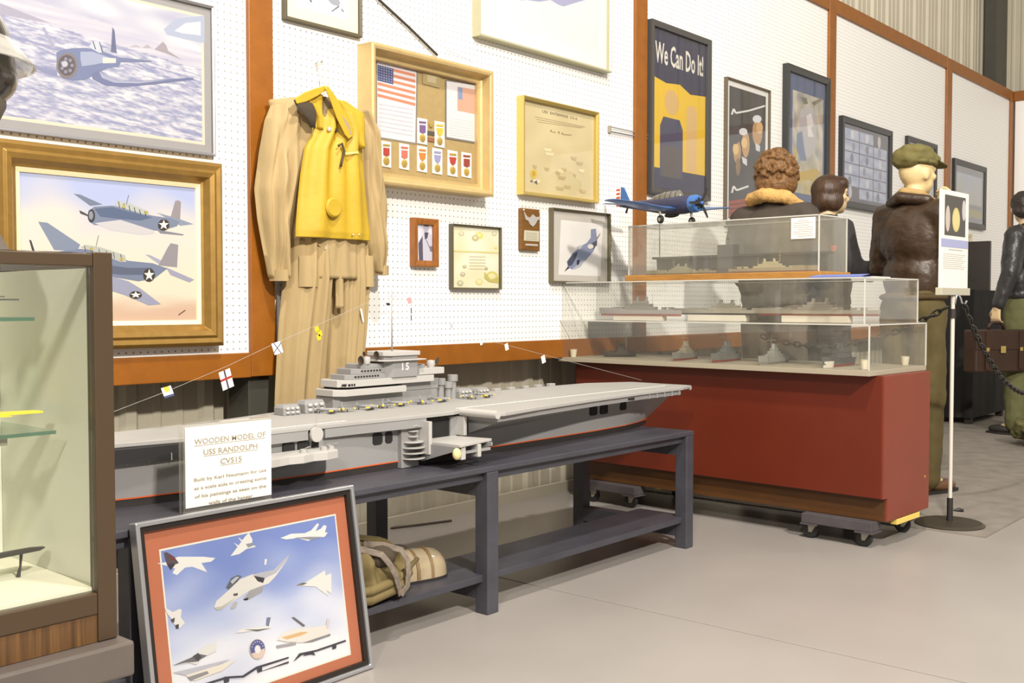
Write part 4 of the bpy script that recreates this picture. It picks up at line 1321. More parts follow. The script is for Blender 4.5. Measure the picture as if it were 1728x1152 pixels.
ipr('pilot_house', 2.275, 2.372, 0.748, 0.762, IY - 0.008, IY + 0.09, None, 0.02)
ipr('pilot_house', 2.505, 2.56, 0.730, 0.752, IY - 0.012, IY + 0.09, None, 0.005)
ipr('funnel_cap', 2.365, 2.512, 0.786, 0.800, IY - 0.038, IY + 0.09, M_LGREY, 0.02)
ipr('radar_platform', 2.340, 2.535, 0.769, 0.773, IY - 0.045, IY + 0.09, M_LGREY, 0.02)
for k, ch in enumerate('15'):
    vs, fs = text_mesh(ch, True)
    b = B(); b.add([(2.435 + 0.022 * k + x * 0.034, IY - 0.0326, 0.748 + y * 0.034) for x, y in vs], fs)
    obj('hull_number', b, M_WHITE, isl, world=True)
for x, z, r, th in ((2.345, 0.789, 0.015, 0.5), (2.278, 0.775, 0.016, 0.5), (2.292, 0.796, 0.008, 0.4), (2.615, 0.760, 0.014, 2.6)):
    T = Matrix.Translation((x, IY - 0.01, z)) @ Matrix.Rotation(th + 2.6, 4, 'Z')
    b = B(); b.T = T
    b.lathe([(0.0001, 0.0), (r * 0.6, 0.001), (r, 0.006), (r * 0.95, 0.0075), (r * 0.55, 0.0035), (0.0001, 0.002)], (0, 0, 0), 18, 'x')
    obj('radar_dish', b, mat('radar_dark', (70, 58, 46), 0.6), isl, world=True, smooth=40)
for x, z in ((2.302, 0.776), (2.600, 0.752)):
    obj('fire_director', B().lathe([(0.0001, z - 0.014), (0.012, z - 0.014), (0.016, z), (0.014, z + 0.010), (0.0001, z + 0.012)], (x, IY, 0), 14), M_LGREY, isl, world=True, smooth=40)
for x, h in ((2.662, 0.075), (2.70, 0.062), (2.725, 0.085)):
    obj('gun_director_tower', B().lathe([(0.0001, DZ), (0.013, DZ), (0.013, DZ + h - 0.025), (0.019, DZ + h - 0.022), (0.019, DZ + h), (0.0001, DZ + h)], (x, IY + 0.015, 0), 16), M_GREY, isl, world=True, smooth=35)
MX = 2.436
mast = obj('mast', B().tube([(MX, IY + 0.02, 0.795), (MX, IY + 0.02, 0.90), (MX, IY + 0.02, 1.004)], [0.0032, 0.0024, 0.0012], 8), M_DECK, ship, world=True, smooth=True)
for z, w in ((0.985, 0.02), (0.968, 0.045), (0.928, 0.05), (0.905, 0.012)):
    obj('yard', B().cyl((MX - w, IY + 0.02, z), (MX + w, IY + 0.02, z), 0.0009, n=6), M_DECK, mast, world=True)
# twin gun houses before and abaft the island
for x, s in ((1.995, 1.0), (2.085, 1.25), (2.77, 1.05), (2.865, 0.95)):
    y0 = IY - 0.012; w = 0.033 * s; h = 0.032 * s
    g = obj('gun_house', B().loft([[(x - w, y0, DZ), (x + w, y0, DZ), (x + w, y0 + 0.05, DZ), (x - w, y0 + 0.05, DZ)], [(x - w, y0 + 0.002, DZ + h * 0.7), (x + w * 0.9, y0 + 0.002, DZ + h * 0.7), (x + w * 0.9, y0 + 0.05, DZ + h * 0.7), (x - w, y0 + 0.05, DZ + h * 0.7)],
                            [(x - w * 0.8, y0 + 0.008, DZ + h), (x + w * 0.8, y0 + 0.008, DZ + h), (x + w * 0.8, y0 + 0.046, DZ + h), (x - w * 0.8, y0 + 0.046, DZ + h)]]), M_GREY, ship, world=True, bevel=0.002)
    for q in range(3):
        for r_ in range(2):
            b = B(); b.ell((x - w * 0.55 + q * w * 0.55, y0 - 0.001, DZ + h * (0.25 + 0.38 * r_)), (w * 0.22, 0.005, h * 0.16), 10, 6)
            obj('blast_bag', b, M_LGREY, g, world=True, smooth=True)
# parked deck aircraft with yellow wing tips


def deckplane(x, y, rz, s=1.0):
    T = Matrix.Translation((x, y, DZ + 0.008)) @ Matrix.Rotation(rz, 4, 'Z') @ Matrix.Scale(s, 4)
    b = B(); b.T = T
    b.tube([(-0.030, 0, 0.004), (-0.012, 0, 0.003), (0.008, 0, 0.002), (0.020, 0, 0.002)], [0.0012, 0.0035, 0.0045, 0.0036], 8)
    o = obj('deck_aircraft', b, M_GREY, ship, world=True, smooth=True)
    b = B(); b.T = T
    b.prism([(0.008, -0.026), (0.012, 0), (0.008, 0.026), (-0.002, 0.026), (-0.004, 0), (-0.002, -0.026)], 0.001, 0.003)
    b.prism([(-0.030, -0.010), (-0.024, -0.010), (-0.024, 0.010), (-0.030, 0.010)], 0.005, 0.006)
    b.prism([(-0.031, 0.004), (-0.022, 0.004), (-0.029, 0.014)], -0.0006, 0.0006, 'y')
    obj('wing', b, M_GREY, o, world=True)
    b = B(); b.T = T
    b.prism([(0.007, -0.030), (0.008, -0.024), (-0.002, -0.024), (-0.002, -0.030)], 0.0008, 0.0034)
    b.prism([(0.007, 0.030), (0.008, 0.024), (-0.002, 0.024), (-0.002, 0.030)], 0.0008, 0.0034)
    b.ell((0.021, 0, 0.002), (0.002, 0.003, 0.003), 8, 6)
    obj('yellow_tip', b, M_YTIP, o, world=True)
    b = B(); b.T = T
    for wx, wy in ((0.010, -0.010), (0.010, 0.010), (-0.024, 0)):
        b.cyl((wx, wy, 0.0), (wx, wy, -0.008), 0.0012, n=6)
    obj('wheel', b, M_HOLE, o, world=True)


for x, y, rz in ((2.105, -0.605, -0.7), (2.16, -0.60, -2.2), (2.255, -0.615, -0.9), (2.325, -0.605, -2.3), (2.405, -0.60, -0.8), (2.50, -0.605, -2.2), (2.60, -0.60, -1.0), (2.75, -0.605, -2.4), (2.83, -0.60, -0.9)):
    deckplane(x, y, rz, 1.35)
# dressing line with signal flags
line_pts = [Vector((0.98, -0.62, 0.60)), Vector((1.382, -0.6, 0.677)), Vector((1.549, -0.6, 0.724)), Vector((1.735, -0.6, 0.782)), Vector((1.911, -0.59, 0.842)), Vector((2.15, -0.57, 0.915)), Vector((MX, IY + 0.02, 1.0)), Vector((2.65, -0.57, 0.890)), Vector((2.81, -0.6, 0.832)), Vector((2.95, -0.6, 0.806)), Vector((3.16, -0.62, 0.760)), Vector((3.75, -0.66, 0.635))]
obj('dressing_line', B().tube(line_pts, 0.0005, 5), M_LGREY, ship, world=True)
fl_defs = [(382, 640, -0.60, 'cross', 0.020, 0.026), (283, 661, -0.60, 'yb', 0.016, 0.014), (468, 587, -0.6, 'x', 0.017, 0.017), (535, 555, -0.58, 'ys', 0.008, 0.008), (540, 562, -0.58, 'ys', 0.008, 0.008), (538, 569, -0.58, 'ys', 0.008, 0.008), (691, 507, -0.53, 'pink', 0.011, 0.010), (655, 513, -0.53, 'blk', 0.009, 0.004), (694, 524, -0.53, 'stick', 0.003, 0.010), (694, 536, -0.53, 'stick', 0.003, 0.010), (762, 550, -0.58, 'x2', 0.010, 0.010), (812, 578, -0.6, 'w', 0.007, 0.008), (855, 585, -0.6, 'w', 0.010, 0.012), (917, 606, -0.62, 'w', 0.012, 0.014)]
for px, py, Y, kind, w, h in fl_defs:
    c = onY(px, py, Y)
    P = Print((0, Y, 0), k=0.8)

    def fq(u0, u1, v0, v1, cc):
        P.lay([*[Vector((c.x + w * (uu * 0.92 - 0.35 * vv), Y, c.z + h * (vv + 0.22 * uu))) for uu, vv in ((u0, v0), (u1, v0), (u1, v1), (u0, v1))]], [(0, 1, 2, 3)], P.C(cc))
    base = {'cross': (248, 244, 240), 'yb': (246, 244, 236), 'x': (246, 244, 240), 'ys': (234, 204, 40), 'pink': (214, 160, 160), 'blk': (50, 44, 40), 'stick': (110, 100, 84), 'x2': (240, 238, 236), 'w': (248, 246, 240)}[kind]
    fq(-1, 1, -1, 1, base)
    if kind == 'cross':
        fq(-0.15, 0.15, -1, 1, (84, 70, 80)); fq(-1, 1, -0.05, 0.2, (176, 60, 44))
    if kind == 'yb':
        fq(-0.5, 0.5, 0.0, 1, (240, 214, 70)); fq(-1, 1, -1, -0.6, (84, 92, 140))
    if kind in ('x', 'x2'):
        for sgn in (1, -1):
            P.lay([Vector((c.x - w * 0.9, Y, c.z - sgn * h * 0.9)), Vector((c.x - w * 0.75, Y, c.z - sgn * h)), Vector((c.x + w * 0.9, Y, c.z + sgn * h * 0.9)), Vector((c.x + w * 0.75, Y, c.z + sgn * h))], [(0, 1, 2, 3)], P.C((90, 94, 120)))
    obj('signal_flag', P.b, M_PRINT, ship, world=True)

# ---------------------------------------------------------------- acrylic sign
sx0, sx1, sz0, sz1 = 1.375, 1.628, BT, 0.672
SY = -0.955
sign = thing('acrylic_sign', 'clear acrylic stand with a white printed card about the wooden ship model', 'sign', ((sx0 + sx1) / 2, SY, BT))
obj('acrylic_block', B().box(sx0, sx1, SY + 0.0035, SY + 0.024, sz0 + 0.001, sz1), glass_mat('clear_acrylic', (0.96, 0.96, 0.93), 0.10), sign, world=True, bevel=0.002)
obj('card', B().box(sx0 + 0.004, sx1 - 0.003, SY + 0.0005, SY + 0.003, sz0 + 0.014, sz1 - 0.006), mat('sign_card', (248, 244, 234), 0.55, k=0.86), sign, world=True)
P = Print((0, SY, 0), k=0.8)
cxs = (sx0 + sx1) / 2 + 0.004
GT = (164, 152, 130)
for t, dz, h, w, ul in (('WOODEN MODEL OF', 0.042, 0.0135, 0.205, 1), ('USS RANDOLPH', 0.069, 0.0135, 0.155, 1), ('CVS15', 0.096, 0.0135, 0.062, 1),
                        ('Built by Karl Neumann for use', 0.134, 0.0085, 0.208, 0), ('as a scale aide in creating some', 0.154, 0.0085, 0.208, 0), ('of his paintings as seen on the', 0.174, 0.0085, 0.205, 0), ('walls of the hangar.', 0.194, 0.0085, 0.130, 0)):
    o_ = Vector((cxs, SY, sz1 - dz))
    P.text(t, None, o_, h, GT, w=w, bold=True)
    if ul:
        P.lay([Vector((cxs - w / 2, SY, sz1 - dz - 0.0100)), Vector((cxs + w / 2, SY, sz1 - dz - 0.0100)), Vector((cxs + w / 2, SY, sz1 - dz - 0.0086)), Vector((cxs - w / 2, SY, sz1 - dz - 0.0086))], [(0, 1, 2, 3)], P.C(GT))
obj('lettering', P.b, M_PRINT, sign, world=True)
rotm = sign

# ---------------------------------------------------------------- leaning jet picture
W, Hh = 0.64, 0.482
yaw = math.radians(1.5)
lean = math.asin(0.075 / Hh)
O = Vector((1.203, -1.096, 0.0))
jet = thing('leaning_picture', 'jet fighters poster in a silver and black frame leaning against the bench', 'picture', (O.x + W / 2 * math.cos(yaw), O.y + W / 2 * math.sin(yaw), 0))
U = Vector((math.cos(yaw), math.sin(yaw), 0)); V = Vector((-math.sin(yaw) * math.sin(lean), math.cos(yaw) * math.sin(lean), math.cos(lean))); N = U.cross(V)


def jp(u, v, d):
    return O + U * u + V * v + N * d


def jbox(u0, u1, v0, v1, d0, d1):
    b = B()
    vs = [jp(u, v, d) for d in (d0, d1) for u, v in ((u0, v0), (u1, v0), (u1, v1), (u0, v1))]
    b.add(vs, [(3, 2, 1, 0), (4, 5, 6, 7), (0, 1, 5, 4), (1, 2, 6, 5), (2, 3, 7, 6), (3, 0, 4, 7)])
    return b


def jframe(ins, w, d0, d1):
    b = B(); c4 = []
    for k in (0, 1):
        i = ins + k * w
        c4.append([(i, i), (W - i, i), (W - i, Hh - i), (i, Hh - i)])
    v = []
    for d in (d0, d1):
        for k in (0, 1):
            v += [jp(u, w_, d) for u, w_ in c4[k]]
    f = []
    for i in range(4):
        j = (i + 1) % 4
        f += [(8 + i, 8 + j, 12 + j, 12 + i), (i, 4 + i, 4 + j, j), (i, j, 8 + j, 8 + i), (4 + i, 12 + i, 12 + j, 4 + j)]
    b.add(v, f)
    return b


obj('backing_board', jbox(0.004, W - 0.004, 0.004, Hh - 0.004, -0.010, -0.004), M_BLACKF, jet, world=True)
obj('frame', jframe(0, 0.011, -0.012, 0.018), M_SILVER, jet, world=True, bevel=0.003)
obj('inner_frame', jframe(0.011, 0.012, -0.004, 0.010), mat('black_fillet', (34, 28, 24), 0.35), jet, world=True)
obj('mat_board', jbox(0.02, W - 0.02, 0.02, Hh - 0.02, -0.004, -0.001), mat('terracotta_mat', (196, 112, 74), 0.8, k=0.62), jet, world=True)
obj('pane', jbox(0.022, W - 0.022, 0.022, Hh - 0.022, 0.005, 0.006), M_PANE, jet, world=True)
P = Print(jp(0, 0, -0.0008), U, V, k=0.62)
q = [P.P(190 + x / 3.273, 800 + y / 3.273) for x, y in ((195, 398), (1208, 206), (1305, 945), (262, 1190))]
im = jp(0, 0, -0.0008)
a0, a1, b0, b1 = 0.066, W - 0.062, 0.052, Hh - 0.072
Q = lambda u0, u1, v0, v1: [P.P0 + U * u0 + V * v1, P.P0 + U * u1 + V * v1, P.P0 + U * u1 + V * v0, P.P0 + U * u0 + V * v0]
P.grid(Q(a0 - 0.004, a1 + 0.004, b0 - 0.004, b1 + 0.004), lambda u, v: (248, 240, 222), 2, 2)


def skyJ(u, v):
    c = mixc((126, 146, 208), (206, 214, 238), v * 1.7 - 0.15 + 0.45 * nz(u * 4, v * 5))
    return mixc(c, (250, 248, 250), (v - 0.45) * 2.2 + 0.8 * nz(u * 3 + 2, v * 4 + 1))


P.grid(Q(a0, a1, b0, b1), skyJ, 40, 30)
s = 3.273
WJ, SJ = (240, 238, 232), (150, 150, 156)
for pts, c in (
    ([(245, 492), (300, 485), (360, 455), (440, 455), (500, 455), (568, 462), (545, 482), (490, 490), (522, 540), (440, 510), (400, 515), (355, 556), (330, 545), (345, 520), (300, 505)], WJ),
    ([(282, 432), (300, 430), (340, 455), (366, 490), (340, 500), (320, 528), (300, 500), (290, 470)], (90, 76, 84)), ([(300, 500), (330, 490), (345, 500), (320, 530)], (60, 54, 60)), ([(310, 440), (345, 460), (352, 478), (322, 470)], (120, 60, 60)),
    ([(650, 452), (690, 400), (730, 345), (752, 322), (772, 360), (770, 385), (792, 400), (740, 412), (700, 440)], WJ), ([(735, 385), (770, 378), (780, 392), (748, 405)], SJ), ([(668, 376), (700, 396), (692, 404)], WJ), ([(690, 346), (720, 366), (712, 374)], WJ),
    ([(925, 352), (985, 328), (1060, 325), (1095, 310), (1130, 270), (1140, 275), (1120, 315), (1150, 300), (1165, 280), (1182, 285), (1172, 320), (1188, 322), (1170, 345), (1100, 358), (1080, 368), (1020, 352), (960, 360)], WJ), ([(1000, 350), (1080, 345), (1160, 345), (1100, 362)], SJ),
    ([(560, 735), (572, 700), (640, 640), (700, 580), (770, 552), (830, 545), (890, 528), (975, 442), (968, 466), (902, 560), (862, 602), (760, 640), (680, 690), (600, 746), (575, 750)], (232, 228, 220)),
    ([(770, 556), (800, 545), (895, 525), (975, 442), (968, 466), (902, 545), (840, 575)], (190, 190, 198)), ([(778, 560), (840, 572), (830, 600), (800, 590)], (60, 58, 62)),
    ([(625, 625), (655, 572), (690, 556), (712, 562), (690, 592), (640, 636)], (100, 102, 108)), ([(650, 590), (680, 566), (700, 566), (660, 606)], (190, 196, 204)),
    ([(840, 465), (852, 470), (846, 500), (836, 500)], WJ), ([(720, 690), (760, 640), (832, 612), (826, 648), (750, 692)], (168, 166, 168)), ([(720, 690), (750, 680), (745, 694), (728, 696)], (40, 40, 44)),
    ([(560, 735), (600, 730), (680, 680), (600, 746), (575, 750)], (196, 190, 178)), ([(665, 660), (690, 655), (690, 668), (668, 672)], (90, 84, 80)), ([(650, 735), (670, 705), (690, 705), (680, 735), (656, 746)], (190, 188, 186)),
    ([(1005, 610), (1060, 600), (1100, 575), (1170, 530), (1175, 560), (1206, 545), (1208, 660), (1180, 640), (1190, 672), (1120, 620), (1050, 616)], (240, 236, 228)), ([(1010, 612), (1050, 598), (1075, 600), (1050, 612)], (120, 110, 100)),
    ([(282, 732), (330, 760), (370, 742), (380, 752), (375, 790), (398, 820), (370, 850), (340, 830), (325, 800), (300, 770)], (236, 232, 226)), ([(320, 802), (342, 790), (340, 816), (326, 818)], (90, 80, 76)), ([(345, 832), (365, 826), (362, 852), (348, 852)], (70, 66, 66)),
    ([(672, 876), (720, 850), (800, 845), (850, 840), (858, 790), (872, 795), (872, 850), (790, 860), (720, 872)], WJ), ([(720, 856), (800, 856), (870, 848), (800, 866)], (110, 104, 100)), ([(850, 790), (872, 790), (860, 842), (846, 830)], (120, 130, 160)),
    ([(330, 1055), (430, 1010), (520, 940), (575, 932), (570, 975), (500, 1010), (460, 1050), (420, 1040)], (232, 230, 224)), ([(330, 1055), (430, 1012), (470, 990), (520, 1000), (460, 1035), (400, 1040)], (110, 108, 112)), ([(440, 1005), (470, 985), (490, 1010), (470, 1035)], (70, 70, 76)),
    ([(330, 1095), (480, 1060), (650, 1020), (560, 1060), (400, 1110)], (196, 196, 206)), ([(400, 1110), (560, 1060), (680, 1025), (600, 1085), (450, 1140)], (240, 232, 214)), ([(410, 1120), (520, 1085), (530, 1100), (430, 1140)], (150, 146, 150)),
    ([(905, 915), (930, 880), (1010, 850), (1100, 845), (1190, 830), (1195, 880), (1120, 910), (1040, 930), (960, 925)], (236, 230, 220)), ([(930, 900), (1040, 870), (1080, 870), (1040, 890), (960, 912)], (226, 186, 130)), ([(985, 790), (1000, 788), (1062, 834), (1050, 840)], (110, 106, 104)), ([(1050, 930), (1120, 905), (1200, 880), (1200, 890), (1100, 925)], (140, 138, 140)), ([(1180, 800), (1195, 795), (1190, 850), (1176, 850)], (220, 210, 210)),
    ([(900, 945), (1010, 925), (1010, 940), (905, 960)], (170, 168, 170)),
):
    P.poly(pts, c, s, 190, 800)
P.ell(190 + 797 / s, 800 + 965 / s, 13.5, 17, (226, 200, 180)); P.ell(190 + 797 / s, 800 + 962 / s, 12.5, 15.5, (92, 96, 150)); P.poly([(765, 990), (800, 975), (836, 960), (835, 990), (815, 1012), (780, 1012)], (228, 206, 190), s, 190, 800)
P.ell(190 + 798 / s, 800 + 966 / s, 5, 7, (240, 238, 236))
random.seed(5)
for k in range(7):
    a = 3.4 + k * 0.42
    P.ell(190 + 797 / s + 9.5 * math.cos(a), 800 + 962 / s + 12 * math.sin(a), 0.9, 0.9, (236, 236, 244), 6)
# bold slanted lettering bars along the foot of the poster
s2 = 4.547
IN = (60, 58, 72)
for pts in ([(460, 606), (620, 556), (665, 548), (765, 542), (870, 474), (1118, 398), (1120, 410), (880, 488), (775, 556), (670, 562), (625, 572), (470, 618)], [(622, 552), (665, 548), (662, 590), (624, 600)], [(875, 480), (915, 478), (915, 506), (1118, 432), (1120, 446), (880, 520)], [(1150, 440), (1200, 372), (1330, 345), (1555, 268), (1560, 280), (1340, 356), (1218, 386)], [(1230, 392), (1250, 372), (1310, 365), (1325, 388), (1290, 380)], [(1452, 306), (1484, 296), (1484, 332), (1455, 342)]):
    P.poly(pts, IN, s2, 240, 1020)
obj('poster', P.b, M_PRINT, jet, world=True)

# ---------------------------------------------------------------- bag and shoe on the lower shelf
M_CANV = mat('olive_tan_canvas', (136, 118, 72), 0.85, var=0.15, vscale=12, bump=0.3, bscale=30, k=0.6)
bag = thing('canvas_bag', 'crumpled olive tan canvas bag with striped webbing handles on the shelf plank', 'bag', (2.02, -0.90, 0.122))
brows = lerp_rows([(0.1225, 1.84, 2.10, 0.07), (0.135, 1.80, 2.14, 0.12), (0.165, 1.78, 2.165, 0.145), (0.205, 1.78, 2.16, 0.14), (0.245, 1.80, 2.13, 0.12), (0.272, 1.83, 2.09, 0.085), (0.286, 1.88, 2.03, 0.04)], 40)
obj('bag_body', slab(brows, 60, -0.845, 0.050, 5.3, 16, 3.2, 0.05, 0.35), M_CANV, bag, world=True, smooth=True)
for za, zb2, xa in ((0.150, 0.185, 2.10), (0.175, 0.215, 2.14)):
    obj('fold', B().tube([(1.83, -0.985, za), (1.92, -0.996, za - 0.004), (2.02, -0.992, za + 0.006), (xa, -0.955, zb2)], [0.008, 0.014, 0.013, 0.006], 10), M_CANV, bag, world=True, smooth=True)
M_WEB = mat('striped_webbing', (112, 100, 88), 0.8, var=0.35, vscale=60, stretch=(1, 0.2, 1))
for off in (0.0, 0.075):
    h_ = [Vector((1.88 + off, -0.925, 0.285)), Vector((1.93 + off, -0.955, 0.278)), Vector((1.97 + off, -0.985, 0.262)), Vector((1.985 + off * 0.9, -1.002, 0.235)), Vector((2.0 + off * 0.65, -1.010, 0.20)), Vector((2.012 + off * 0.4, -1.012, 0.165)), Vector((2.02, -1.008, 0.142))]
    obj('handle', ribbon(h_, 0.009, 0.005), M_WEB, bag, world=True, bevel=0.002)
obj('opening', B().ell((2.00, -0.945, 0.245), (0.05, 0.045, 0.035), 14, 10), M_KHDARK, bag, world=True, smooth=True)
shoe = thing('leather_shoe', 'glossy pale tan shoe with a rounded toe beside the canvas bag', 'shoe', (2.24, -0.85, 0.122))


def shoe_ring(x, hw, h, grow=0.0, z0=0.130):
    cy_ = -0.845 - 0.16 * (x - 2.12)
    return [(x, cy_ - (hw + grow) * math.cos(math.pi * k_ / 12), z0 + (h + grow) * math.sin(math.pi * k_ / 12) ** 0.8) for k_ in range(13)]


SH = [(2.06, 0.030, 0.085), (2.09, 0.040, 0.098), (2.13, 0.043, 0.100), (2.17, 0.046, 0.094), (2.20, 0.048, 0.088), (2.23, 0.050, 0.086), (2.26, 0.050, 0.084), (2.285, 0.046, 0.078), (2.305, 0.037, 0.064), (2.318, 0.024, 0.044), (2.324, 0.010, 0.02)]
obj('upper', B().loft([shoe_ring(*r_) for r_ in SH]), mat('pale_patent_leather', (184, 166, 134), 0.26, coat=0.5, k=0.72), shoe, world=True, smooth=60)
obj('sole', B().loft([[(r_[0], -0.845 - 0.16 * (r_[0] - 2.12) + sg_ * (r_[1] + 0.003), z_) for sg_, z_ in ((-1, 0.1222), (1, 0.1222), (1, 0.1298), (-1, 0.1298))] for r_ in SH]), M_HOLE, shoe, world=True)
for x_ in (2.195, 2.245):
    obj('welt_band', B().loft([shoe_ring(x_ - 0.006, 0.0480, 0.0885, 0.0025), shoe_ring(x_ + 0.004, 0.0495, 0.0865, 0.0025)]), mat('tan_band', (120, 98, 66), 0.5), shoe, world=True, smooth=40)
obj('opening', B().ell((2.145, -0.85, 0.2285), (0.045, 0.034, 0.008), 14, 8), M_KHDARK, shoe, world=True, smooth=True)
tag(obj('steel_strip', B().tube([onZ(638, 893, 0.006), onZ(700, 886, 0.006), onZ(762, 878, 0.006)], 0.005, 6), mat('rusty_strip', (70, 56, 44), 0.6)), 'thin dark steel strip lying on the floor behind the bench', 'strip')
# ---------------------------------------------------------------- red plinth on dollies with acrylic cases
CA = math.radians(-3.0)   # case turned a little off square
CO = Vector((4.02, -1.59, 0))
CR = Matrix.Rotation(CA, 4, 'Z')
# local frame: u across (away from the viewer's side, +x), v along depth (+y)
CAR = math.radians(-2.9)


def cl(u, v, z=0.0):
    c, s_ = math.cos(CAR), math.sin(CAR)
    return Vector((CO.x + u * c - v * s_, CO.y + u * s_ + v * c, z))


def place(root, u, v, z, rz=0.0):
    p = cl(u, v, z)
    root.location = p; root.rotation_euler = (0, 0, CAR + rz)
    root.matrix_basis = Matrix.Translation(p) @ Matrix.Rotation(CAR + rz, 4, 'Z')


M_RED = mat('oxide_red_paint', (134, 48, 22), 0.42, var=0.06, vscale=5, k=0.5)
M_WBASE = mat('brown_stained_board', (104, 64, 24), 0.5, var=0.12, vscale=6, stretch=(1, 1, 4), k=0.6)
M_DOLLY = mat('grey_dolly_wood', (72, 66, 68), 0.7, var=0.12, vscale=16)
M_TYRE = mat('black_rubber_wheel', (26, 24, 22), 0.5)
M_ZINC = mat('zinc_plate', (168, 162, 146), 0.35, 0.6)
M_YWOOD = mat('yellow_raw_wood', (222, 190, 96), 0.6)
LV, WU = 1.545, 0.435
pl = thing('red_plinth', 'oxide red painted plinth on wheeled dollies carrying the acrylic ship cases', 'plinth', cl(0, 0, 0))
place(pl, 0, 0, 0)
obj('plinth_body', B().box(0, WU, 0.0, LV, 0.200, 0.680), M_RED, pl, bevel=0.002)
obj('base_board', B().box(0.036, WU, 0.0, LV - 0.01, 0.106, 0.1995), M_WBASE, pl, bevel=0.0015)
obj('red_end_panel', B().prism([(0.0, 0.2), (0.036, 0.2), (0.036, 0.108), (WU, 0.108), (WU, 0.680), (0.0, 0.680)], -0.012, -0.0005, 'y'), mat('oxide_red_end_sheen', (150, 66, 44), 0.40, var=0.06, vscale=5, k=0.62), pl, bevel=0.0015)  # lighter red than the body paints in this end's sheen and stronger light


obj('brass_plug', B().lathe([(0.0001, -0.0135), (0.006, -0.0135), (0.006, -0.0125), (0.0001, -0.0125)], (0.39, 0, 0.245), 12, 'y'), M_BRASS, pl)


def dolly(v0, lab, grp='wheeled dollies under the red plinth'):
    d = thing('furniture_dolly', lab, 'dolly', cl(0, v0), group=grp)
    place(d, 0.0, v0, 0)
    for u0 in (0.0, 0.36):
        obj('side_beam', B().box(u0 - 0.012, u0 + 0.07, 0.0, 0.30, 0.066, 0.1045), M_DOLLY, d, bevel=0.002)
        for v in (0.0, 0.235):
            obj('end_block', B().box(u0 - 0.014, u0 + 0.074, v - 0.004, v + 0.07, 0.058, 0.0655), M_DOLLY, d, bevel=0.001)
    for v in (-0.042, 0.225):
        obj('cross_beam', B().box(0.13 if v < 0 else 0.071, 0.347, v, v + 0.03, 0.082 if v < 0 else 0.070, 0.1045), M_YWOOD if v < 0 else M_DOLLY, d, bevel=0.002)
    for u, v in ((0.03, 0.035), (0.03, 0.265), (0.39, 0.035), (0.39, 0.265)):
        w = obj('caster', B().box(u - 0.022, u + 0.022, v - 0.02, v + 0.02, 0.054, 0.0575), M_ZINC, d)
        a = math.pi / 2 + random.uniform(-0.5, 0.5)
        T = Matrix.Translation((u, v, 0.0)) @ Matrix.Rotation(a, 4, 'Z')
        b = B(); b.T = T
        b.lathe([(0.010, -0.013), (0.0285, -0.013), (0.0325, -0.009), (0.0325, 0.009), (0.0285, 0.013), (0.010, 0.013)], (0.012, 0, 0.033), 22, 'y')
        obj('wheel', b, M_TYRE, w, smooth=40)
        b = B(); b.T = T
        for sy in (-1, 1):
            b.prism([(-0.012, 0.054), (0.020, 0.054), (0.018, 0.026), (0.006, 0.026)], sy * 0.0160 - 0.0012, sy * 0.0160 + 0.0012, 'y')
        b.cyl((0.012, -0.018, 0.033), (0.012, 0.018, 0.033), 0.005, n=10)
        obj('fork', b, M_ZINC, w)


dolly(0.03, 'grey wooden dolly with yellow crossbar under the room end of the red plinth')
dolly(1.18, 'grey wooden dolly with black wheels under the wall end of the red plinth')

M_ACR = glass_mat('acrylic_sheet', (0.985, 0.985, 0.97), 0.030)
M_ACRD = glass_mat('dusty_acrylic_sheet', (0.96, 0.96, 0.94), 0.085, (0.62, 0.60, 0.54))
M_EDGE = mat('polished_acrylic_edge', (206, 204, 194), 0.3, k=0.85)


def acrylic_case(name, label, u0, u1, v0, v1, z0, z1, m, edges=True, floor=None, top=True, base=None):
    r = thing(name, label, 'display case', cl((u0 + u1) / 2, (v0 + v1) / 2, z0))
    place(r, 0, 0, z0)
    h = z1 - z0
    t = 0.0035
    zb = 0.0
    if floor:
        obj(*floor[:1], B().box(u0, u1, v0, v1, 0.0, floor[1]), floor[2], r, bevel=0.0015)
        zb = floor[1] + 0.0005
    if base:
        obj(base[0], B().box(u0 - base[3], u1 + base[3], v0 - base[3], v1 + base[3], 0.0, base[1]), base[2], r, bevel=0.004)
        zb = base[1] + 0.0005
    obj('pane', B().box(u0, u0 + t, v0, v1, zb, h - t), m, r)
    obj('pane', B().box(u1 - t, u1, v0, v1, zb, h - t), m, r)
    obj('pane', B().box(u0 + t, u1 - t, v0, v0 + t, zb, h - t), m, r)
    obj('pane', B().box(u0 + t, u1 - t, v1 - t, v1, zb, h - t), m, r)
    obj('pane', B().box(u0, u1, v0, v1, h - t, h), m, r)
    e = 0.0045
    for u, v in ((u0, v0), (u1 - e, v0), (u0, v1 - e), (u1 - e, v1 - e)):
        obj('edge_strip', B().box(u - 0.0004, u + e, v - 0.0004, v + e, zb, h), M_EDGE, r)
    for z in ((h - e, h + 0.0004),):
        obj('edge_strip', B().box(u0 - 0.0004, u0 + e, v0, v1, z[0], z[1]), M_EDGE, r)
        obj('edge_strip', B().box(u0, u1, v0 - 0.0004, v0 + e, z[0], z[1]), M_EDGE, r)
        obj('edge_strip', B().box(u1 - e, u1 + 0.0004, v0, v1, z[0], z[1]), M_EDGE, r)
        obj('edge_strip', B().box(u0, u1, v1 - e, v1 + 0.0004, z[0], z[1]), M_EDGE, r)
    return r


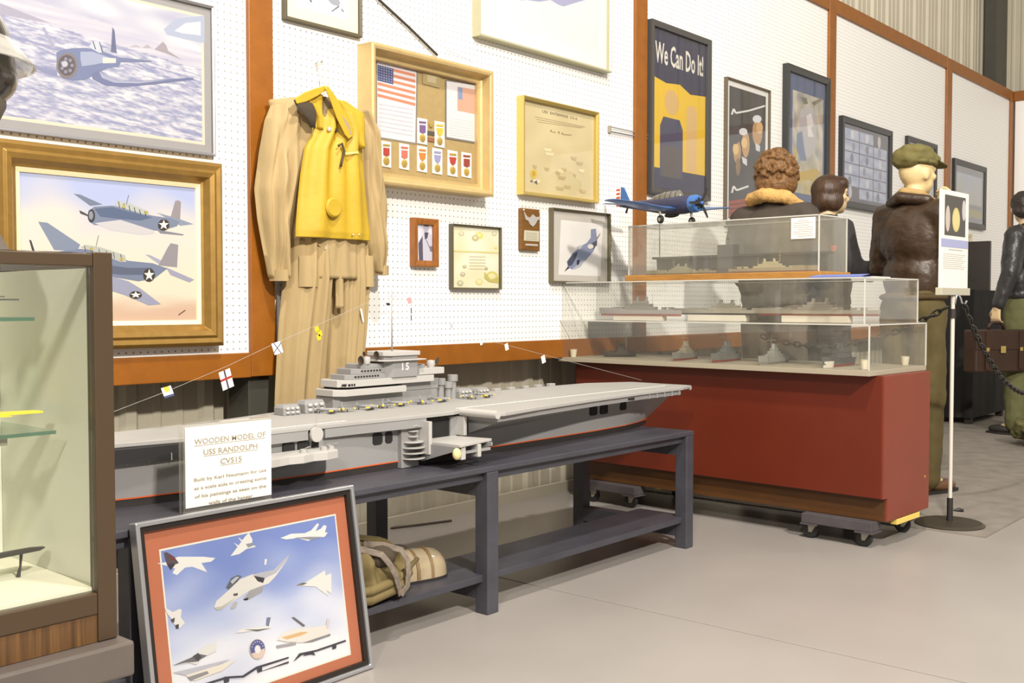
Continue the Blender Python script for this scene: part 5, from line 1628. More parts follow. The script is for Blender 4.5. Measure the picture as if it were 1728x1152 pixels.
M_WFLOOR = mat('white_case_floor', (196, 184, 160), 0.6, k=0.62)
c1 = acrylic_case('acrylic_case', 'low wide acrylic case with a white tray resting on the red plinth', -0.070, 0.470, 0.02, 1.60, 0.6802, 0.880, M_ACR, floor=('tray', 0.020, M_WFLOOR))
c2 = acrylic_case('acrylic_case', 'clear acrylic case of grey ships stacked on the low wide case', -0.060, 0.440, 0.045, 1.645, 0.8806, 1.062, M_ACR)
M_OAK = mat('oak_base', (178, 126, 58), 0.45, var=0.15, vscale=12, stretch=(6, 1, 6), k=0.8)
c3 = acrylic_case('acrylic_case', 'smaller dusty acrylic case on an oak base at the top of the stack', 0.06, 0.31, 0.30, 1.275, 1.0626, 1.325, M_ACRD, base=('oak_base', 0.030, M_OAK, 0.012))
# printed label inside the top case
P = Print((0, 0, 0)); P = None
lb = obj('printed_label', B().box(0.0555, 0.0565, 0.315, 0.425, 0.165, 0.252), M_CARD, c3)
b = B()
for k in range(8):
    z = 0.238 - 0.009 * k
    b.box(0.0550, 0.0554, 0.325 + (0.02 if k in (0, 2) else 0), 0.415 - (0.02 if k in (0, 4, 7) else 0), z, z + 0.0022)
obj('label_lines', b, mat('grey_print', (170, 160, 146), 0.7), lb)


# --- small ship models
def ship_model(name, label, u, v, z, L, bw, h, rz, hullc, redc, supc, seed, carrier=False, bow=None, scale_sup=1.0, group=None):
    rnd = random.Random(seed)
    r = thing(name, label, 'ship model', (0, 0, 0), group=group)
    place(r, u, v, z, rz)
    mh = mat('mini_%d_%d_%d' % hullc, hullc, 0.6, k=0.85); mr = mat('mini_%d_%d_%d' % redc, redc, 0.6, k=0.85); ms = mat('mini_%d_%d_%d' % supc, supc, 0.6, k=0.85)
    xs = [(-0.5, 0.35, 0.6), (-0.42, 0.8, 0.9), (-0.2, 1, 1), (0.15, 1, 1), (0.32, 0.75, 0.9), (0.44, 0.3, 0.55), (0.5, 0.03, 0.2)]

    def sect(x, a, c, z0, z1):
        return [(x * L, -a * bw / 2, z0), (x * L, a * bw / 2, z0), (x * L, c * bw / 2, z1), (x * L, -c * bw / 2, z1)]
    obj('lower_hull', B().loft([sect(x, a * 0.8, a, 0.0, h * 0.35) for x, a, c in xs]), mr, r, smooth=40)
    obj('upper_hull', B().loft([sect(x + (0.02 if x > 0.4 else 0), a, c, h * 0.3505, h * (1.0 + (0.3 if x > 0.3 and not carrier else 0))) for x, a, c in xs]), mh, r, smooth=40)
    if carrier:
        obj('flight_deck', B().box(-0.52 * L, 0.52 * L, -bw * 0.8, bw * 0.8, h, h * 1.12), mh, r)
        obj('island', B().box(-0.02 * L, 0.10 * L, bw * 0.45, bw * 0.78, h * 1.12, h * 1.7), ms, r)
        b = B().cyl((0.04 * L, bw * 0.6, h * 1.7), (0.04 * L, bw * 0.6, h * 2.65), 0.0015, n=6)
        b.box(0.02 * L, 0.06 * L, bw * 0.58, bw * 0.62, h * 2.4, h * 2.44)
        b.box(0.03 * L, 0.05 * L, bw * 0.55, bw * 0.65, h * 2.0, h * 2.06)
        obj('mast', b, ms, r)
        return r
    b = B()
    for k in range(3):
        a = 0.20 - 0.05 * k
        b.box(-a * L, (a * 0.7) * L, -bw * (0.42 - 0.1 * k), bw * (0.42 - 0.1 * k), h * (1.0 + 0.45 * k) + 0.0002, h * (1.45 + 0.45 * k))
    obj('superstructure', b, ms, r, bevel=0.0006)
    for x in (-0.08, 0.03):
        obj('funnel', B().cyl((x * L, 0, h * 2.3), (x * L - 0.004, 0, h * 3.0), bw * 0.16, bw * 0.14, 12), ms, r, smooth=40)
    b = B().cyl((0.09 * L, 0, h * 2.3), (0.09 * L, 0, h * 4.6 * scale_sup), 0.0012, 0.0006, 6)
    b.box(0.085 * L, 0.095 * L, -bw * 0.4, bw * 0.4, h * 3.6, h * 3.66); b.cyl((-0.16 * L, 0, h * 1.4), (-0.16 * L, 0, h * 3.4), 0.001, 0.0006, 6)
    obj('mast', b, ms, r)
    for x in (0.30, 0.22, -0.30, -0.38):
        t = obj('gun_turret', B().box(x * L - 0.012 * L * 1.5, x * L + 0.012 * L * 1.5, -bw * 0.2, bw * 0.2, h * 1.02, h * 1.4), ms, r, bevel=0.0006)
        sg = 1 if x > 0 else -1
        bb = B()
        for y in (-1, 1):
            bb.cyl((x * L, y * bw * 0.08, h * 1.25), (x * L + sg * 0.05 * L, y * bw * 0.08, h * 1.35), 0.0012, n=6)
        obj('barrel', bb, ms, t)
    if bow:
        obj('bow_wave', B().loft([sect(x, a * 1.05, c * 1.05, h * 0.0, h * 0.8) for x, a, c in xs[-3:]]), mat('mini_%d_%d_%d' % bow, bow, 0.6, k=0.85), r)
    return r


GR, LG, TN, DK, RD = (130, 126, 118), (160, 154, 138), (168, 154, 122), (62, 60, 54), (140, 58, 44)
HP = math.pi / 2
# top case
zt = 1.0626 + 0.0305
ship_model('carrier_model', 'dark grey aircraft carrier model inside the dusty top case', 0.225, 0.78, zt, 0.86, 0.05, 0.078, HP, DK, (52, 46, 42), DK, 1, carrier=True)
ship_model('warship_model', 'small olive grey warship model low in front of the dark carrier in the top case', 0.115, 1.02, zt, 0.38, 0.035, 0.016, HP, (150, 144, 112), (90, 74, 50), (150, 146, 120), 2)
ship_model('warship_model', 'sand coloured warship model with a red keel beside the printed label in the top case', 0.12, 0.55, zt, 0.42, 0.035, 0.020, -HP, TN, (120, 56, 44), (190, 178, 140), 3)
# middle case
zm = 0.881
M_STAND = mat('clear_stand', (214, 206, 190), 0.4)


def stand(u, v, z, w, h, lab):
    s_ = tag(obj('model_stand', B().box(-0.02, 0.02, -w / 2, w / 2, 0.0, h), M_STAND, bevel=0.001), lab, 'stand')
    place(s_, u, v, z)


stand(0.05, 1.20, zm + 0.0002, 0.28, 0.020, 'small pale stand under the destroyer nearest the wall in the middle case')
stand(0.14, 0.83, zm + 0.0002, 0.30, 0.028, 'small pale stand under the long grey cruiser in the middle case')
stand(0.10, 0.33, zm + 0.0002, 0.30, 0.028, 'small pale stand under the red keeled cruiser in the middle case')
ship_model('warship_model', 'grey destroyer model with red keel in the middle case nearest the wall', 0.05, 1.20, zm + 0.0206, 0.46, 0.045, 0.030, HP, (158, 152, 150), (160, 96, 84), GR, 4)
ship_model('warship_model', 'pale grey cruiser model with black waterline in the middle of the clear case', 0.14, 0.80, zm + 0.0286, 0.52, 0.05, 0.022, HP, LG, (60, 56, 52), LG, 5)
ship_model('warship_model', 'grey cruiser model with long red keel under the blue folder', 0.10, 0.33, zm + 0.0286, 0.54, 0.05, 0.024, HP, LG, RD, LG, 6, scale_sup=0.8)
# bottom case: small ships lying across
zb_ = 0.7008
for v, L, rz, hc, rc, sc_, lab, bow, hh in ((1.40, 0.16, math.pi * 0.8, (52, 48, 44), (44, 40, 38), (56, 52, 48), 'very dark small warship model beside the paper cup in the low case', None, 0.022),
                                           (1.02, 0.30, math.pi * 1.08, GR, RD, (146, 140, 122), 'grey warship model with red keel second from the wall in the low case', None, 0.028),
                                           (0.80, 0.30, math.pi * 1.05, (112, 112, 108), RD, (104, 106, 104), 'slate grey warship model with red keel third from the wall in the low case', None, 0.030),
                                           (0.56, 0.30, math.pi * 1.04, (150, 150, 144), (140, 136, 130), (150, 150, 144), 'pale grey warship model between the slate grey and white bowed ones in the low case', None, 0.028),
                                           (0.26, 0.30, math.pi * 1.02, (84, 84, 82), RD, (80, 80, 80), 'dark warship model with a white bow in the low case near the room end', (230, 224, 210), 0.032)):
    ship_model('warship_model', lab, 0.16, v, zb_, L, 0.05, hh, rz, hc, rc, sc_, 20 + int(v * 10), bow=bow)


def cup(u, v, lab):
    c_ = thing('paper_cup', lab, 'cup', (0, 0, 0)); place(c_, u, v, zb_)
    obj('cup_wall', B().lathe([(0.013, 0.0), (0.018, 0.036), (0.0195, 0.037), (0.0165, 0.037), (0.0115, 0.002)], (0, 0, 0), 20), mat('white_cup', (226, 216, 190), 0.6, k=0.9), c_, smooth=40)


cup(-0.02, 1.545, 'small white paper cup in the low case at the wall end')
cup(0.04, 0.09, 'small white paper cup in the low case beside the white bowed ship')
cup(0.42, 0.09, 'small cream paper cup in the far room end corner of the low case')

# blue folder on the middle case
fo = thing('paper_folder', 'blue paper folder with a white sheet lying on the middle acrylic case', 'folder', (0, 0, 0)); place(fo, 0, 0, 1.0630)
obj('cover', B().box(-0.045, 0.045, 0.07, 0.29, 0.0, 0.003), mat('blue_card', (116, 130, 200), 0.5, k=0.85), fo, bevel=0.001)
b = B(); b.add([(-0.045, 0.07, 0.0032), (-0.045, 0.29, 0.0032), (0.03, 0.29, 0.012), (0.03, 0.07, 0.012), (-0.045, 0.07, 0.0045), (-0.045, 0.29, 0.0045), (0.03, 0.29, 0.0133), (0.03, 0.07, 0.0133)], [(0, 1, 2, 3), (7, 6, 5, 4), (0, 3, 7, 4), (1, 5, 6, 2), (0, 4, 5, 1), (3, 2, 6, 7)])
obj('cover', b, mat('blue_card', (116, 130, 200)), fo)
obj('white_sheet', B().box(0.050, 0.20, 0.06, 0.22, 0.0, 0.004), M_CARD, fo, bevel=0.0015)

# ---------------------------------------------------------------- blue model aircraft on the top case
M_BLU = mat('sea_blue_paint', (66, 112, 178), 0.35, var=0.05, vscale=9, k=0.9)
M_NAVY = mat('dark_navy_paint', (52, 54, 84), 0.4, k=0.9)
M_PALE = mat('pale_grey_underside', (176, 178, 184), 0.45)
th = math.radians(-14)
air = thing('model_aircraft', 'blue dive bomber model with striped tail standing on the top acrylic case', 'model plane', (4.225, -0.50, 1.3254))
# local: nose towards -Y, wings along X; rotated by th
air.matrix_basis = Matrix.Translation((4.225, -0.50, 1.3254)) @ Matrix.Rotation(th, 4, 'Z')
air.rotation_euler = (0, 0, th)
ZF = 0.088


def fus_ring(y, z, rx, rz, n=16):
    return [(rx * math.cos(2 * math.pi * k / n), y, z + rz * math.sin(2 * math.pi * k / n)) for k in range(n)]


obj('fuselage', B().loft([fus_ring(-0.150, ZF, 0.034, 0.034), fus_ring(-0.145, ZF, 0.039, 0.039), fus_ring(-0.10, ZF, 0.042, 0.043), fus_ring(-0.02, ZF + 0.002, 0.040, 0.044), fus_ring(0.08, ZF + 0.008, 0.032, 0.036), fus_ring(0.20, ZF + 0.018, 0.020, 0.024), fus_ring(0.32, ZF + 0.028, 0.010, 0.013), fus_ring(0.37, ZF + 0.032, 0.003, 0.005)]), M_NAVY, air, smooth=True)
obj('cowling', B().loft([fus_ring(-0.185, ZF, 0.028, 0.028), fus_ring(-0.182, ZF, 0.036, 0.036), fus_ring(-0.165, ZF, 0.041, 0.041), fus_ring(-0.146, ZF, 0.041, 0.041)]), M_BLU, air, smooth=50)
b = B()
for k in range(7):
    a = 2 * math.pi * k / 7
    b.cyl((0.010 * math.cos(a), -0.187, ZF + 0.010 * math.sin(a)), (0.025 * math.cos(a), -0.187, ZF + 0.025 * math.sin(a)), 0.0055, n=8)
obj('engine', b, M_HOLE, air)
pr = obj('propeller', B().lathe([(0.0001, -0.212), (0.006, -0.208), (0.008, -0.198), (0.008, -0.188), (0.0001, -0.188)], (0, 0, ZF), 12, 'y'), M_BLU, air, smooth=40)
for k in range(3):
    a = 2 * math.pi * k / 3 + 0.5
    T = Matrix.Translation((0, -0.200, ZF)) @ Matrix.Rotation(a, 4, 'Y')
    b = B(); b.T = T; b.prism([(-0.004, 0.006), (-0.008, 0.04), (-0.005, 0.075), (0.003, 0.078), (0.007, 0.04), (0.004, 0.006)], -0.0012, 0.0012, 'y')
    obj('blade', b, M_BLKHULL, pr)


def wing_ring(x, yl, yt, z, t):
    return [(x, yl, z), (x, yl + (yt - yl) * 0.25, z + t), (x, yl + (yt - yl) * 0.7, z + t * 0.6), (x, yt, z), (x, yl + (yt - yl) * 0.6, z - t * 0.5), (x, yl + (yt - yl) * 0.2, z - t * 0.6)]


obj('wing', B().loft([wing_ring(-0.375, -0.010, 0.030, 0.098, 0.002), wing_ring(-0.36, -0.045, 0.050, 0.096, 0.005), wing_ring(-0.22, -0.068, 0.062, 0.084, 0.009), wing_ring(-0.10, -0.078, 0.070, 0.070, 0.012), wing_ring(0.10, -0.078, 0.070, 0.070, 0.012), wing_ring(0.22, -0.068, 0.062, 0.084, 0.009), wing_ring(0.36, -0.045, 0.050, 0.096, 0.005), wing_ring(0.375, -0.010, 0.030, 0.098, 0.002)]), M_BLU, air, smooth=50)
obj('tailplane', B().loft([wing_ring(-0.125, 0.305, 0.345, ZF + 0.03, 0.002), wing_ring(0, 0.275, 0.350, ZF + 0.03, 0.004), wing_ring(0.125, 0.305, 0.345, ZF + 0.03, 0.002)]), M_BLU, air, smooth=50)
obj('tail_fin', B().prism([(0.275, ZF + 0.035), (0.325, ZF + 0.115), (0.345, ZF + 0.12), (0.350, ZF + 0.035)], -0.003, 0.003, 'x'), M_BLU, air, bevel=0.001)
ru = obj('rudder', B().prism([(0.352, ZF + 0.02), (0.347, ZF + 0.12), (0.375, ZF + 0.105), (0.385, ZF + 0.03)], -0.0025, 0.0025, 'x'), M_WHITE, air)
for k in range(5):
    z = ZF + 0.026 + 0.019 * k
    obj('red_stripe', B().box(-0.0032, 0.0032, 0.3525, 0.381, z, z + 0.009), mat('stripe_red', (196, 86, 60), 0.5), ru)
obj('canopy', B().loft([[(rx * math.cos(math.pi * k / 10), y, ZF + z0 + rz * math.sin(math.pi * k / 10)) for k in range(11)] for y, z0, rx, rz in ((-0.085, 0.036, 0.010, 0.004), (-0.06, 0.036, 0.022, 0.034), (0.03, 0.034, 0.023, 0.036), (0.10, 0.032, 0.018, 0.026), (0.15, 0.030, 0.008, 0.006))], closed=True), mat('smoky_canopy', (110, 106, 94), 0.2, coat=0.5), air, smooth=60)
for y in (-0.055, -0.02, 0.015, 0.05, 0.085):
    b = B().tube([(0.024 * math.cos(math.pi * k / 8), y, ZF + 0.034 + 0.0365 * math.sin(math.pi * k / 8)) for k in range(9)], 0.0013, 5)
    obj('canopy_rib', b, M_NAVY, air)
for x in (-0.10, 0.10):
    g = obj('landing_gear', B().cyl((x, -0.035, 0.066), (x, -0.040, 0.020), 0.0065, 0.0045, 10), M_ZINC, air, smooth=40)
    obj('wheel', B().lathe([(0.006, x - 0.008), (0.015, x - 0.008), (0.0195, x - 0.004), (0.0195, x + 0.004), (0.015, x + 0.008), (0.006, x + 0.008)], (0, -0.040, 0.0196), 18, 'x'), M_TYRE, g, smooth=40)
    obj('hub', B().lathe([(0.0001, x - 0.0085), (0.009, x - 0.0085), (0.009, x + 0.0085), (0.0001, x + 0.0085)], (0, -0.040, 0.0196), 14, 'x'), M_ZINC, g, smooth=40)
obj('tail_wheel', B().cyl((0, 0.30, ZF + 0.012), (0, 0.31, ZF - 0.01), 0.004, 0.006, 8), M_TYRE, air)
obj('belly_bomb', B().ell((0, -0.01, 0.046), (0.012, 0.05, 0.012), 12, 10), M_BLKHULL, air, smooth=True)
obj('wing_insignia', B().lathe([(0.0001, 0.0), (0.024, 0.0), (0.024, 0.0006), (0.0001, 0.0006)], (-0.265, 0.0, 0.0965), 20), M_WHITE, air)
# ---------------------------------------------------------------- mannequins
def hand(b, wrist, d, n, s=1.0, curl=0.5):
    """d: pointing direction, n: palm normal. five separate fingers"""
    wrist = Vector(wrist); d = Vector(d).normalized(); n = Vector(n); n = (n - d * n.dot(d)).normalized(); c = d.cross(n)
    for k in range(4):
        off = (k - 1.5) * 0.017 * s
        b.cap(wrist + c * off * 0.6, wrist + d * 0.075 * s + c * off, 0.013 * s, 0.0105 * s, 8)
    for k, L in enumerate((0.062, 0.074, 0.070, 0.054)):
        off = (k - 1.5) * 0.0195 * s
        p0 = wrist + d * 0.078 * s + c * off
        p1 = p0 + (d * math.cos(curl * 0.6) + n * math.sin(curl * 0.6)).normalized() * L * 0.55 * s + c * off * 0.12
        p2 = p1 + (d * math.cos(curl * 1.7) + n * math.sin(curl * 1.7)).normalized() * L * 0.5 * s
        b.cap(p0, p1, 0.0092 * s, 0.0084 * s, 8); b.cap(p1, p2, 0.0084 * s, 0.007 * s, 8)
    t0 = wrist + d * 0.022 * s - c * 0.026 * s
    t1 = t0 + (d * 0.7 - c * 0.6 + n * 0.5).normalized() * 0.042 * s
    t2 = t1 + (d * 0.9 - c * 0.1 + n * 0.6).normalized() * 0.030 * s
    b.cap(t0, t1, 0.012 * s, 0.010 * s, 8); b.cap(t1, t2, 0.010 * s, 0.008 * s, 8)


def head(b, c, yaw, tilt=0.0, s=1.0):
    """face towards local +Y turned by yaw"""
    c = Vector(c); R = Matrix.Rotation(yaw, 3, 'Z') @ Matrix.Rotation(tilt, 3, 'X')
    E = lambda p, r: b.ell(c + R @ (Vector(p) * s), [q * s for q in r], 18, 12, R)
    E((0, -0.008, 0.018), (0.075, 0.095, 0.100)); E((0, 0.022, -0.045), (0.057, 0.066, 0.066)); E((0, 0.050, -0.085), (0.030, 0.028, 0.022))
    E((0, 0.092, -0.022), (0.011, 0.016, 0.018)); E((0, 0.084, 0.004), (0.009, 0.012, 0.022)); E((0, 0.078, -0.058), (0.022, 0.012, 0.007)); E((0, 0.077, -0.070), (0.019, 0.012, 0.008))
    E((0.042, 0.060, -0.015), (0.022, 0.020, 0.018)); E((-0.042, 0.060, -0.015), (0.022, 0.020, 0.018)); E((0, 0.074, 0.028), (0.050, 0.018, 0.016))
    E((0.076, -0.005, -0.010), (0.008, 0.020, 0.032)); E((-0.076, -0.005, -0.010), (0.008, 0.020, 0.032))
    return R


def bodyset(root, H, skin, jacket, trousers, shoes, arms, headyaw=0.0, headtilt=0.0, jk_hem=0.93, bulk=1.0, coat_len=None, hunch=0.0, stride=0.0):
    k = H / 1.75
    hz = H - 0.125 * k
    # body (one continuous surface)
    b = B()
    R = head(b, (0, 0.02 * k, hz), headyaw, headtilt, k)
    b.cap((0, 0.005, hz - 0.06 * k), (0, -0.015, 1.44 * k), 0.046 * k, 0.058 * k)
    b.ell((0, -0.01, 1.28 * k), (0.16 * k, 0.10 * k, 0.17 * k)); b.ell((0, 0, 1.02 * k), (0.145 * k, 0.10 * k, 0.16 * k)); b.cap((-0.14 * k, -0.01, 1.42 * k), (0.14 * k, -0.01, 1.42 * k), 0.055 * k)
    for sx, (el, wr, hd, hn, cu) in arms.items():
        sh = Vector((sx * 0.175 * k, -0.01, 1.42 * k))
        b.cap(sh, el, 0.046 * k, 0.037 * k); b.cap(el, wr, 0.037 * k, 0.025 * k)
        hand(b, wr, hd, hn, k, cu)
    for sx in (-1, 1):
        hip = Vector((sx * 0.088 * k, 0, 0.92 * k)); kn = Vector((sx * 0.10 * k, 0.015 + sx * stride * 0.4, 0.49 * k)); an = Vector((sx * 0.105 * k, -0.01 + sx * stride, 0.09 * k))
        b.cap(hip, kn, 0.075 * k, 0.052 * k); b.cap(kn, an, 0.05 * k, 0.036 * k); b.cap(an, (an.x, an.y + 0.10 * k, 0.045 * k), 0.032 * k, 0.028 * k)
    obj('body', b, skin, root, remesh=0.0075)
    # eyes
    for sx in (-1, 1):
        p = Vector((0, 0.02 * k, hz)) + R @ Vector((sx * 0.034 * k, 0.077 * k, -0.004 * k))
        obj('eye', B().ell(p, (0.010 * k, 0.008 * k, 0.007 * k), 10, 8), mat('eye_dark', (50, 40, 34), 0.3), root, smooth=True)
    # jacket
    b = B(); f = bulk
    b.ell((0, -0.015, 1.30 * k), (0.205 * k * f, 0.135 * k * f, 0.19 * k)); b.ell((0, -0.005, 1.10 * k), (0.185 * k * f, 0.135 * k * f, 0.17 * k)); b.cap((-0.155 * k, -0.012, 1.415 * k), (0.155 * k, -0.012, 1.415 * k), 0.075 * k * f)
    b.ell((0, 0, (jk_hem + 0.07) * k), (0.175 * k * f, 0.130 * k * f, 0.075 * k)); b.cap((0, -0.005, 1.46 * k), (0, -0.01, 1.42 * k), 0.075 * k, 0.10 * k)
    if coat_len:
        b.cap((0, 0, 0.95 * k), (0, 0, coat_len * k), 0.165 * k * f, 0.18 * k * f)
    for sx, (el, wr, hd, hn, cu) in arms.items():
        sh = Vector((sx * 0.175 * k, -0.012, 1.415 * k)); el = Vector(el); wr = Vector(wr)
        we = el.lerp(wr, 0.90)
        b.cap(sh, el, 0.074 * k * f, 0.062 * k * f); b.cap(el, we, 0.060 * k * f, 0.044 * k)
    jo = obj('jacket', b, jacket, root, remesh=0.013, disp=(0.016, 0.06))
    b = B()
    b.ell((0, 0, 0.97 * k), (0.165 * k, 0.122 * k, 0.13 * k))
    for sx in (-1, 1):
        hip = Vector((sx * 0.085 * k, 0, 0.93 * k)); kn = Vector((sx * 0.10 * k, 0.012 + sx * stride * 0.4, 0.49 * k)); an = Vector((sx * 0.108 * k, -0.005 + sx * stride, 0.085 * k))
        b.cap(hip, kn, 0.100 * k, 0.082 * k); b.cap(kn, an, 0.080 * k, 0.072 * k)
    obj('trousers', b, trousers, root, remesh=0.013, disp=(0.022, 0.10))
    for sx in (-1, 1):
        an = Vector((sx * 0.107 * k, -0.01 + sx * stride, 0.0))
        b = B(); b.ell((an.x, an.y + 0.11 * k, 0.035 * k), (0.047 * k, 0.10 * k, 0.033 * k)); b.ell((an.x, an.y - 0.01, 0.05 * k), (0.042 * k, 0.06 * k, 0.05 * k)); b.cap((an.x, an.y, 0.05 * k), (an.x, an.y - 0.005, 0.11 * k), 0.042 * k)
        s_ = obj('shoe', b, shoes, root, remesh=0.008)
        obj('sole', B().prism([(an.x - 0.045 * k, an.y - 0.06 * k), (an.x + 0.045 * k, an.y - 0.06 * k), (an.x + 0.048 * k, an.y + 0.12 * k), (an.x + 0.02 * k, an.y + 0.215 * k), (an.x - 0.02 * k, an.y + 0.215 * k), (an.x - 0.048 * k, an.y + 0.12 * k)], 0.0, 0.016), M_BLKHULL, s_)
    return k, hz, R


SK = mat('mannequin_skin', (222, 192, 148), 0.45, k=0.85)
SK2 = mat('mannequin_pink_skin', (214, 176, 142), 0.45, k=0.85)


def hairshell(root, c, R, blobs, m, disp=None, rem=0.008):
    b = B(); c = Vector(c)
    for p, r in blobs:
        b.ell(c + R @ Vector(p), r, 14, 10, R)
    return obj('hair', b, m, root, remesh=rem, disp=disp)


def face_dir(deg):
    """rotation so that local +Y looks towards world heading deg (0 = +x, 90 = +y)"""
    return math.radians(deg - 90)


M_BRNH = mat('brown_curly_hair', (112, 78, 40), 0.55, var=0.45, vscale=60, bump=0.6, bscale=90)
M_DKH = mat('dark_brown_hair', (66, 44, 26), 0.45, var=0.3, vscale=50, stretch=(1, 1, 0.2), bump=0.3, bscale=120)
M_DKH2 = mat('black_brown_hair', (48, 40, 34), 0.5, var=0.3, vscale=50, bump=0.4, bscale=100)
M_NAVYJ = mat('charcoal_wool_jacket', (66, 58, 50), 0.85, var=0.1, vscale=12)
M_BLKJ = mat('navy_black_jumper', (48, 44, 44), 0.8, var=0.1)
M_BRNL = mat('brown_leather', (60, 44, 30), 0.42, var=0.2, vscale=10, bump=0.7, bscale=16, stretch=(1, 1, 1.6))
M_BLKL = mat('black_leather', (48, 46, 46), 0.36, var=0.2, vscale=10, bump=0.7, bscale=16)
M_OLIVE = mat('olive_drab_cloth', (86, 74, 38), 0.85, var=0.12, vscale=10)
M_OLIVE2 = mat('olive_green_cloth', (92, 92, 56), 0.85, var=0.12, vscale=10)
M_SHOEB = mat('brown_shoe_leather', (98, 68, 40), 0.4)
M_SHEEP = mat('sheepskin_collar', (214, 168, 100), 0.95, var=0.12, vscale=30, bump=0.5, bscale=120, k=0.85)

# 1: curly hair, dark jacket with sheepskin collar, back to the room
m1 = thing('mannequin', 'curly haired mannequin in a charcoal jacket with sheepskin collar behind the cases', 'mannequin', (4.88, -0.70, 0.007), (0, 0, face_dir(-6)))
arms = {-1: (Vector((-0.26, 0.02, 1.15)), Vector((-0.20, 0.18, 0.98)), (0.3, 0.9, -0.2), (1, 0, 0), 0.6), 1: (Vector((0.26, -0.02, 1.14)), Vector((0.22, 0.16, 0.96)), (-0.3, 0.9, -0.2), (-1, 0, 0), 0.6)}
k, hz, R = bodyset(m1, 1.70, SK2, M_NAVYJ, mat('grey_brown_trousers', (92, 82, 70), 0.85), M_SHOEB, arms, headyaw=math.radians(14), bulk=1.08)
blobs = [((0, -0.012, 0.035), (0.098, 0.112, 0.105)), ((0, -0.065, -0.03), (0.092, 0.06, 0.075)), ((0.06, -0.02, -0.03), (0.045, 0.07, 0.06)), ((-0.06, -0.02, -0.03), (0.045, 0.07, 0.06)), ((0, 0.06, 0.07), (0.07, 0.045, 0.045))]
rnd = random.Random(4)
for i in range(170):
    a = rnd.uniform(0, 2 * math.pi); t = rnd.uniform(0.0, 1.9)
    p = (0.104 * math.sin(t) * math.cos(a), -0.015 + 0.116 * math.sin(t) * math.sin(a), 0.03 + 0.112 * math.cos(t))
    if p[1] > 0.055 and p[2] < 0.05:
        continue
    r = rnd.uniform(0.009, 0.015); blobs.append((p, (r, r, r)))
hairshell(m1, (0, 0.02, hz), R, blobs, M_BRNH, rem=0.0045)
b = B().chain([(-0.10, 0.11, 1.30), (-0.125, 0.05, 1.42), (-0.10, -0.06, 1.475), (0, -0.10, 1.49), (0.10, -0.06, 1.475), (0.125, 0.05, 1.42), (0.10, 0.11, 1.30)], [0.026, 0.032, 0.034, 0.036, 0.034, 0.032, 0.026])
obj('sheepskin_collar', b, M_SHEEP, m1, remesh=0.010, disp=(0.012, 0.02))

# 2: bobbed dark hair, dark jumper with sleeve badge, arms folded in front
m2 = thing('mannequin', 'mannequin with a smooth dark bob and white collar, hands raised, behind the cases', 'mannequin', (5.765, -0.585, 0.007), (0, 0, face_dir(-38)))
arms = {-1: (Vector((-0.25, -0.02, 1.12)), Vector((-0.02, 0.33, 1.12)), (0.6, 0.6, 0.2), (0, -0.4, -1), 0.5), 1: (Vector((0.26, 0.02, 1.13)), Vector((0.20, 0.36, 1.16)), (-0.5, 0.7, 0.3), (0, -0.5, -0.8), 0.5)}
k, hz, R = bodyset(m2, 1.69, SK, M_BLKJ, mat('black_trousers', (52, 46, 40), 0.85), M_BLKHULL, arms, headyaw=math.radians(-12))
hairshell(m2, (0, 0.02, hz), R, [((0, -0.02, 0.03), (0.090, 0.100, 0.092)), ((0, -0.05, -0.03), (0.088, 0.065, 0.075)), ((0.055, -0.005, -0.035), (0.036, 0.06, 0.06)), ((-0.055, -0.005, -0.035), (0.036, 0.06, 0.06)), ((0, 0.045, 0.065), (0.070, 0.05, 0.045))], M_DKH)
obj('white_collar', B().chain([(-0.07, 0.07, 1.27), (-0.085, 0.02, 1.325), (-0.05, -0.06, 1.35), (0.05, -0.06, 1.35), (0.085, 0.02, 1.325), (0.07, 0.07, 1.27)], [0.014, 0.018, 0.018, 0.018, 0.018, 0.014]), mat('white_cotton', (236, 228, 206), 0.8, k=0.85), m2, remesh=0.006)
bb = B(); bb.prism([(-0.02, 0), (0.02, 0), (0.012, -0.03), (0.0, -0.045), (-0.012, -0.03)], 0, 0.003, 'y')
bg = obj('sleeve_badge', bb, mat('red_badge', (170, 60, 44), 0.7), m2); bg.location = (0.262, -0.105, 1.27); bg.rotation_euler = (0, 0, 0.6)

# 3: olive cap, brown leather jacket, hand at the chin
m3 = thing('mannequin', 'mannequin in brown leather jacket, olive trousers and olive cap with hand raised to the chin', 'mannequin', (5.40, -1.205, 0.007), (0, 0, face_dir(-22)))
arms = {-1: (Vector((-0.205, -0.02, 1.14)), Vector((-0.15, 0.15, 1.03)), (0.5, 0.8, -0.1), (1, 0, 0), 0.6), 1: (Vector((0.235, 0.03, 1.17)), Vector((0.125, 0.14, 1.45)), (-0.55, 0.25, 0.6), (-0.6, -0.6, 0), 0.9)}
k, hz, R = bodyset(m3, 1.735, mat('pale_mannequin_skin', (226, 200, 146), 0.45, k=0.85), M_BRNL, M_OLIVE, M_SHOEB, arms, headyaw=math.radians(-8), headtilt=math.radians(-4), bulk=0.92, jk_hem=0.98)
b = B()
c = Vector((0, 0.02, hz))
for p, r in (((0, -0.025, 0.075), (0.098, 0.122, 0.055)), ((0, -0.07, 0.062), (0.088, 0.075, 0.052)), ((0, 0.035, 0.072), (0.086, 0.07, 0.045)), ((0.03, -0.04, 0.105), (0.07, 0.09, 0.035))):
    b.ell(c + R @ Vector(p), r, 18, 12, R)
obj('cap_crown', b, mat('olive_cap_cloth', (106, 98, 54), 0.85, var=0.1, vscale=14), m3, remesh=0.008, disp=(0.018, 0.05))
b = B()
pts = []
vis = []
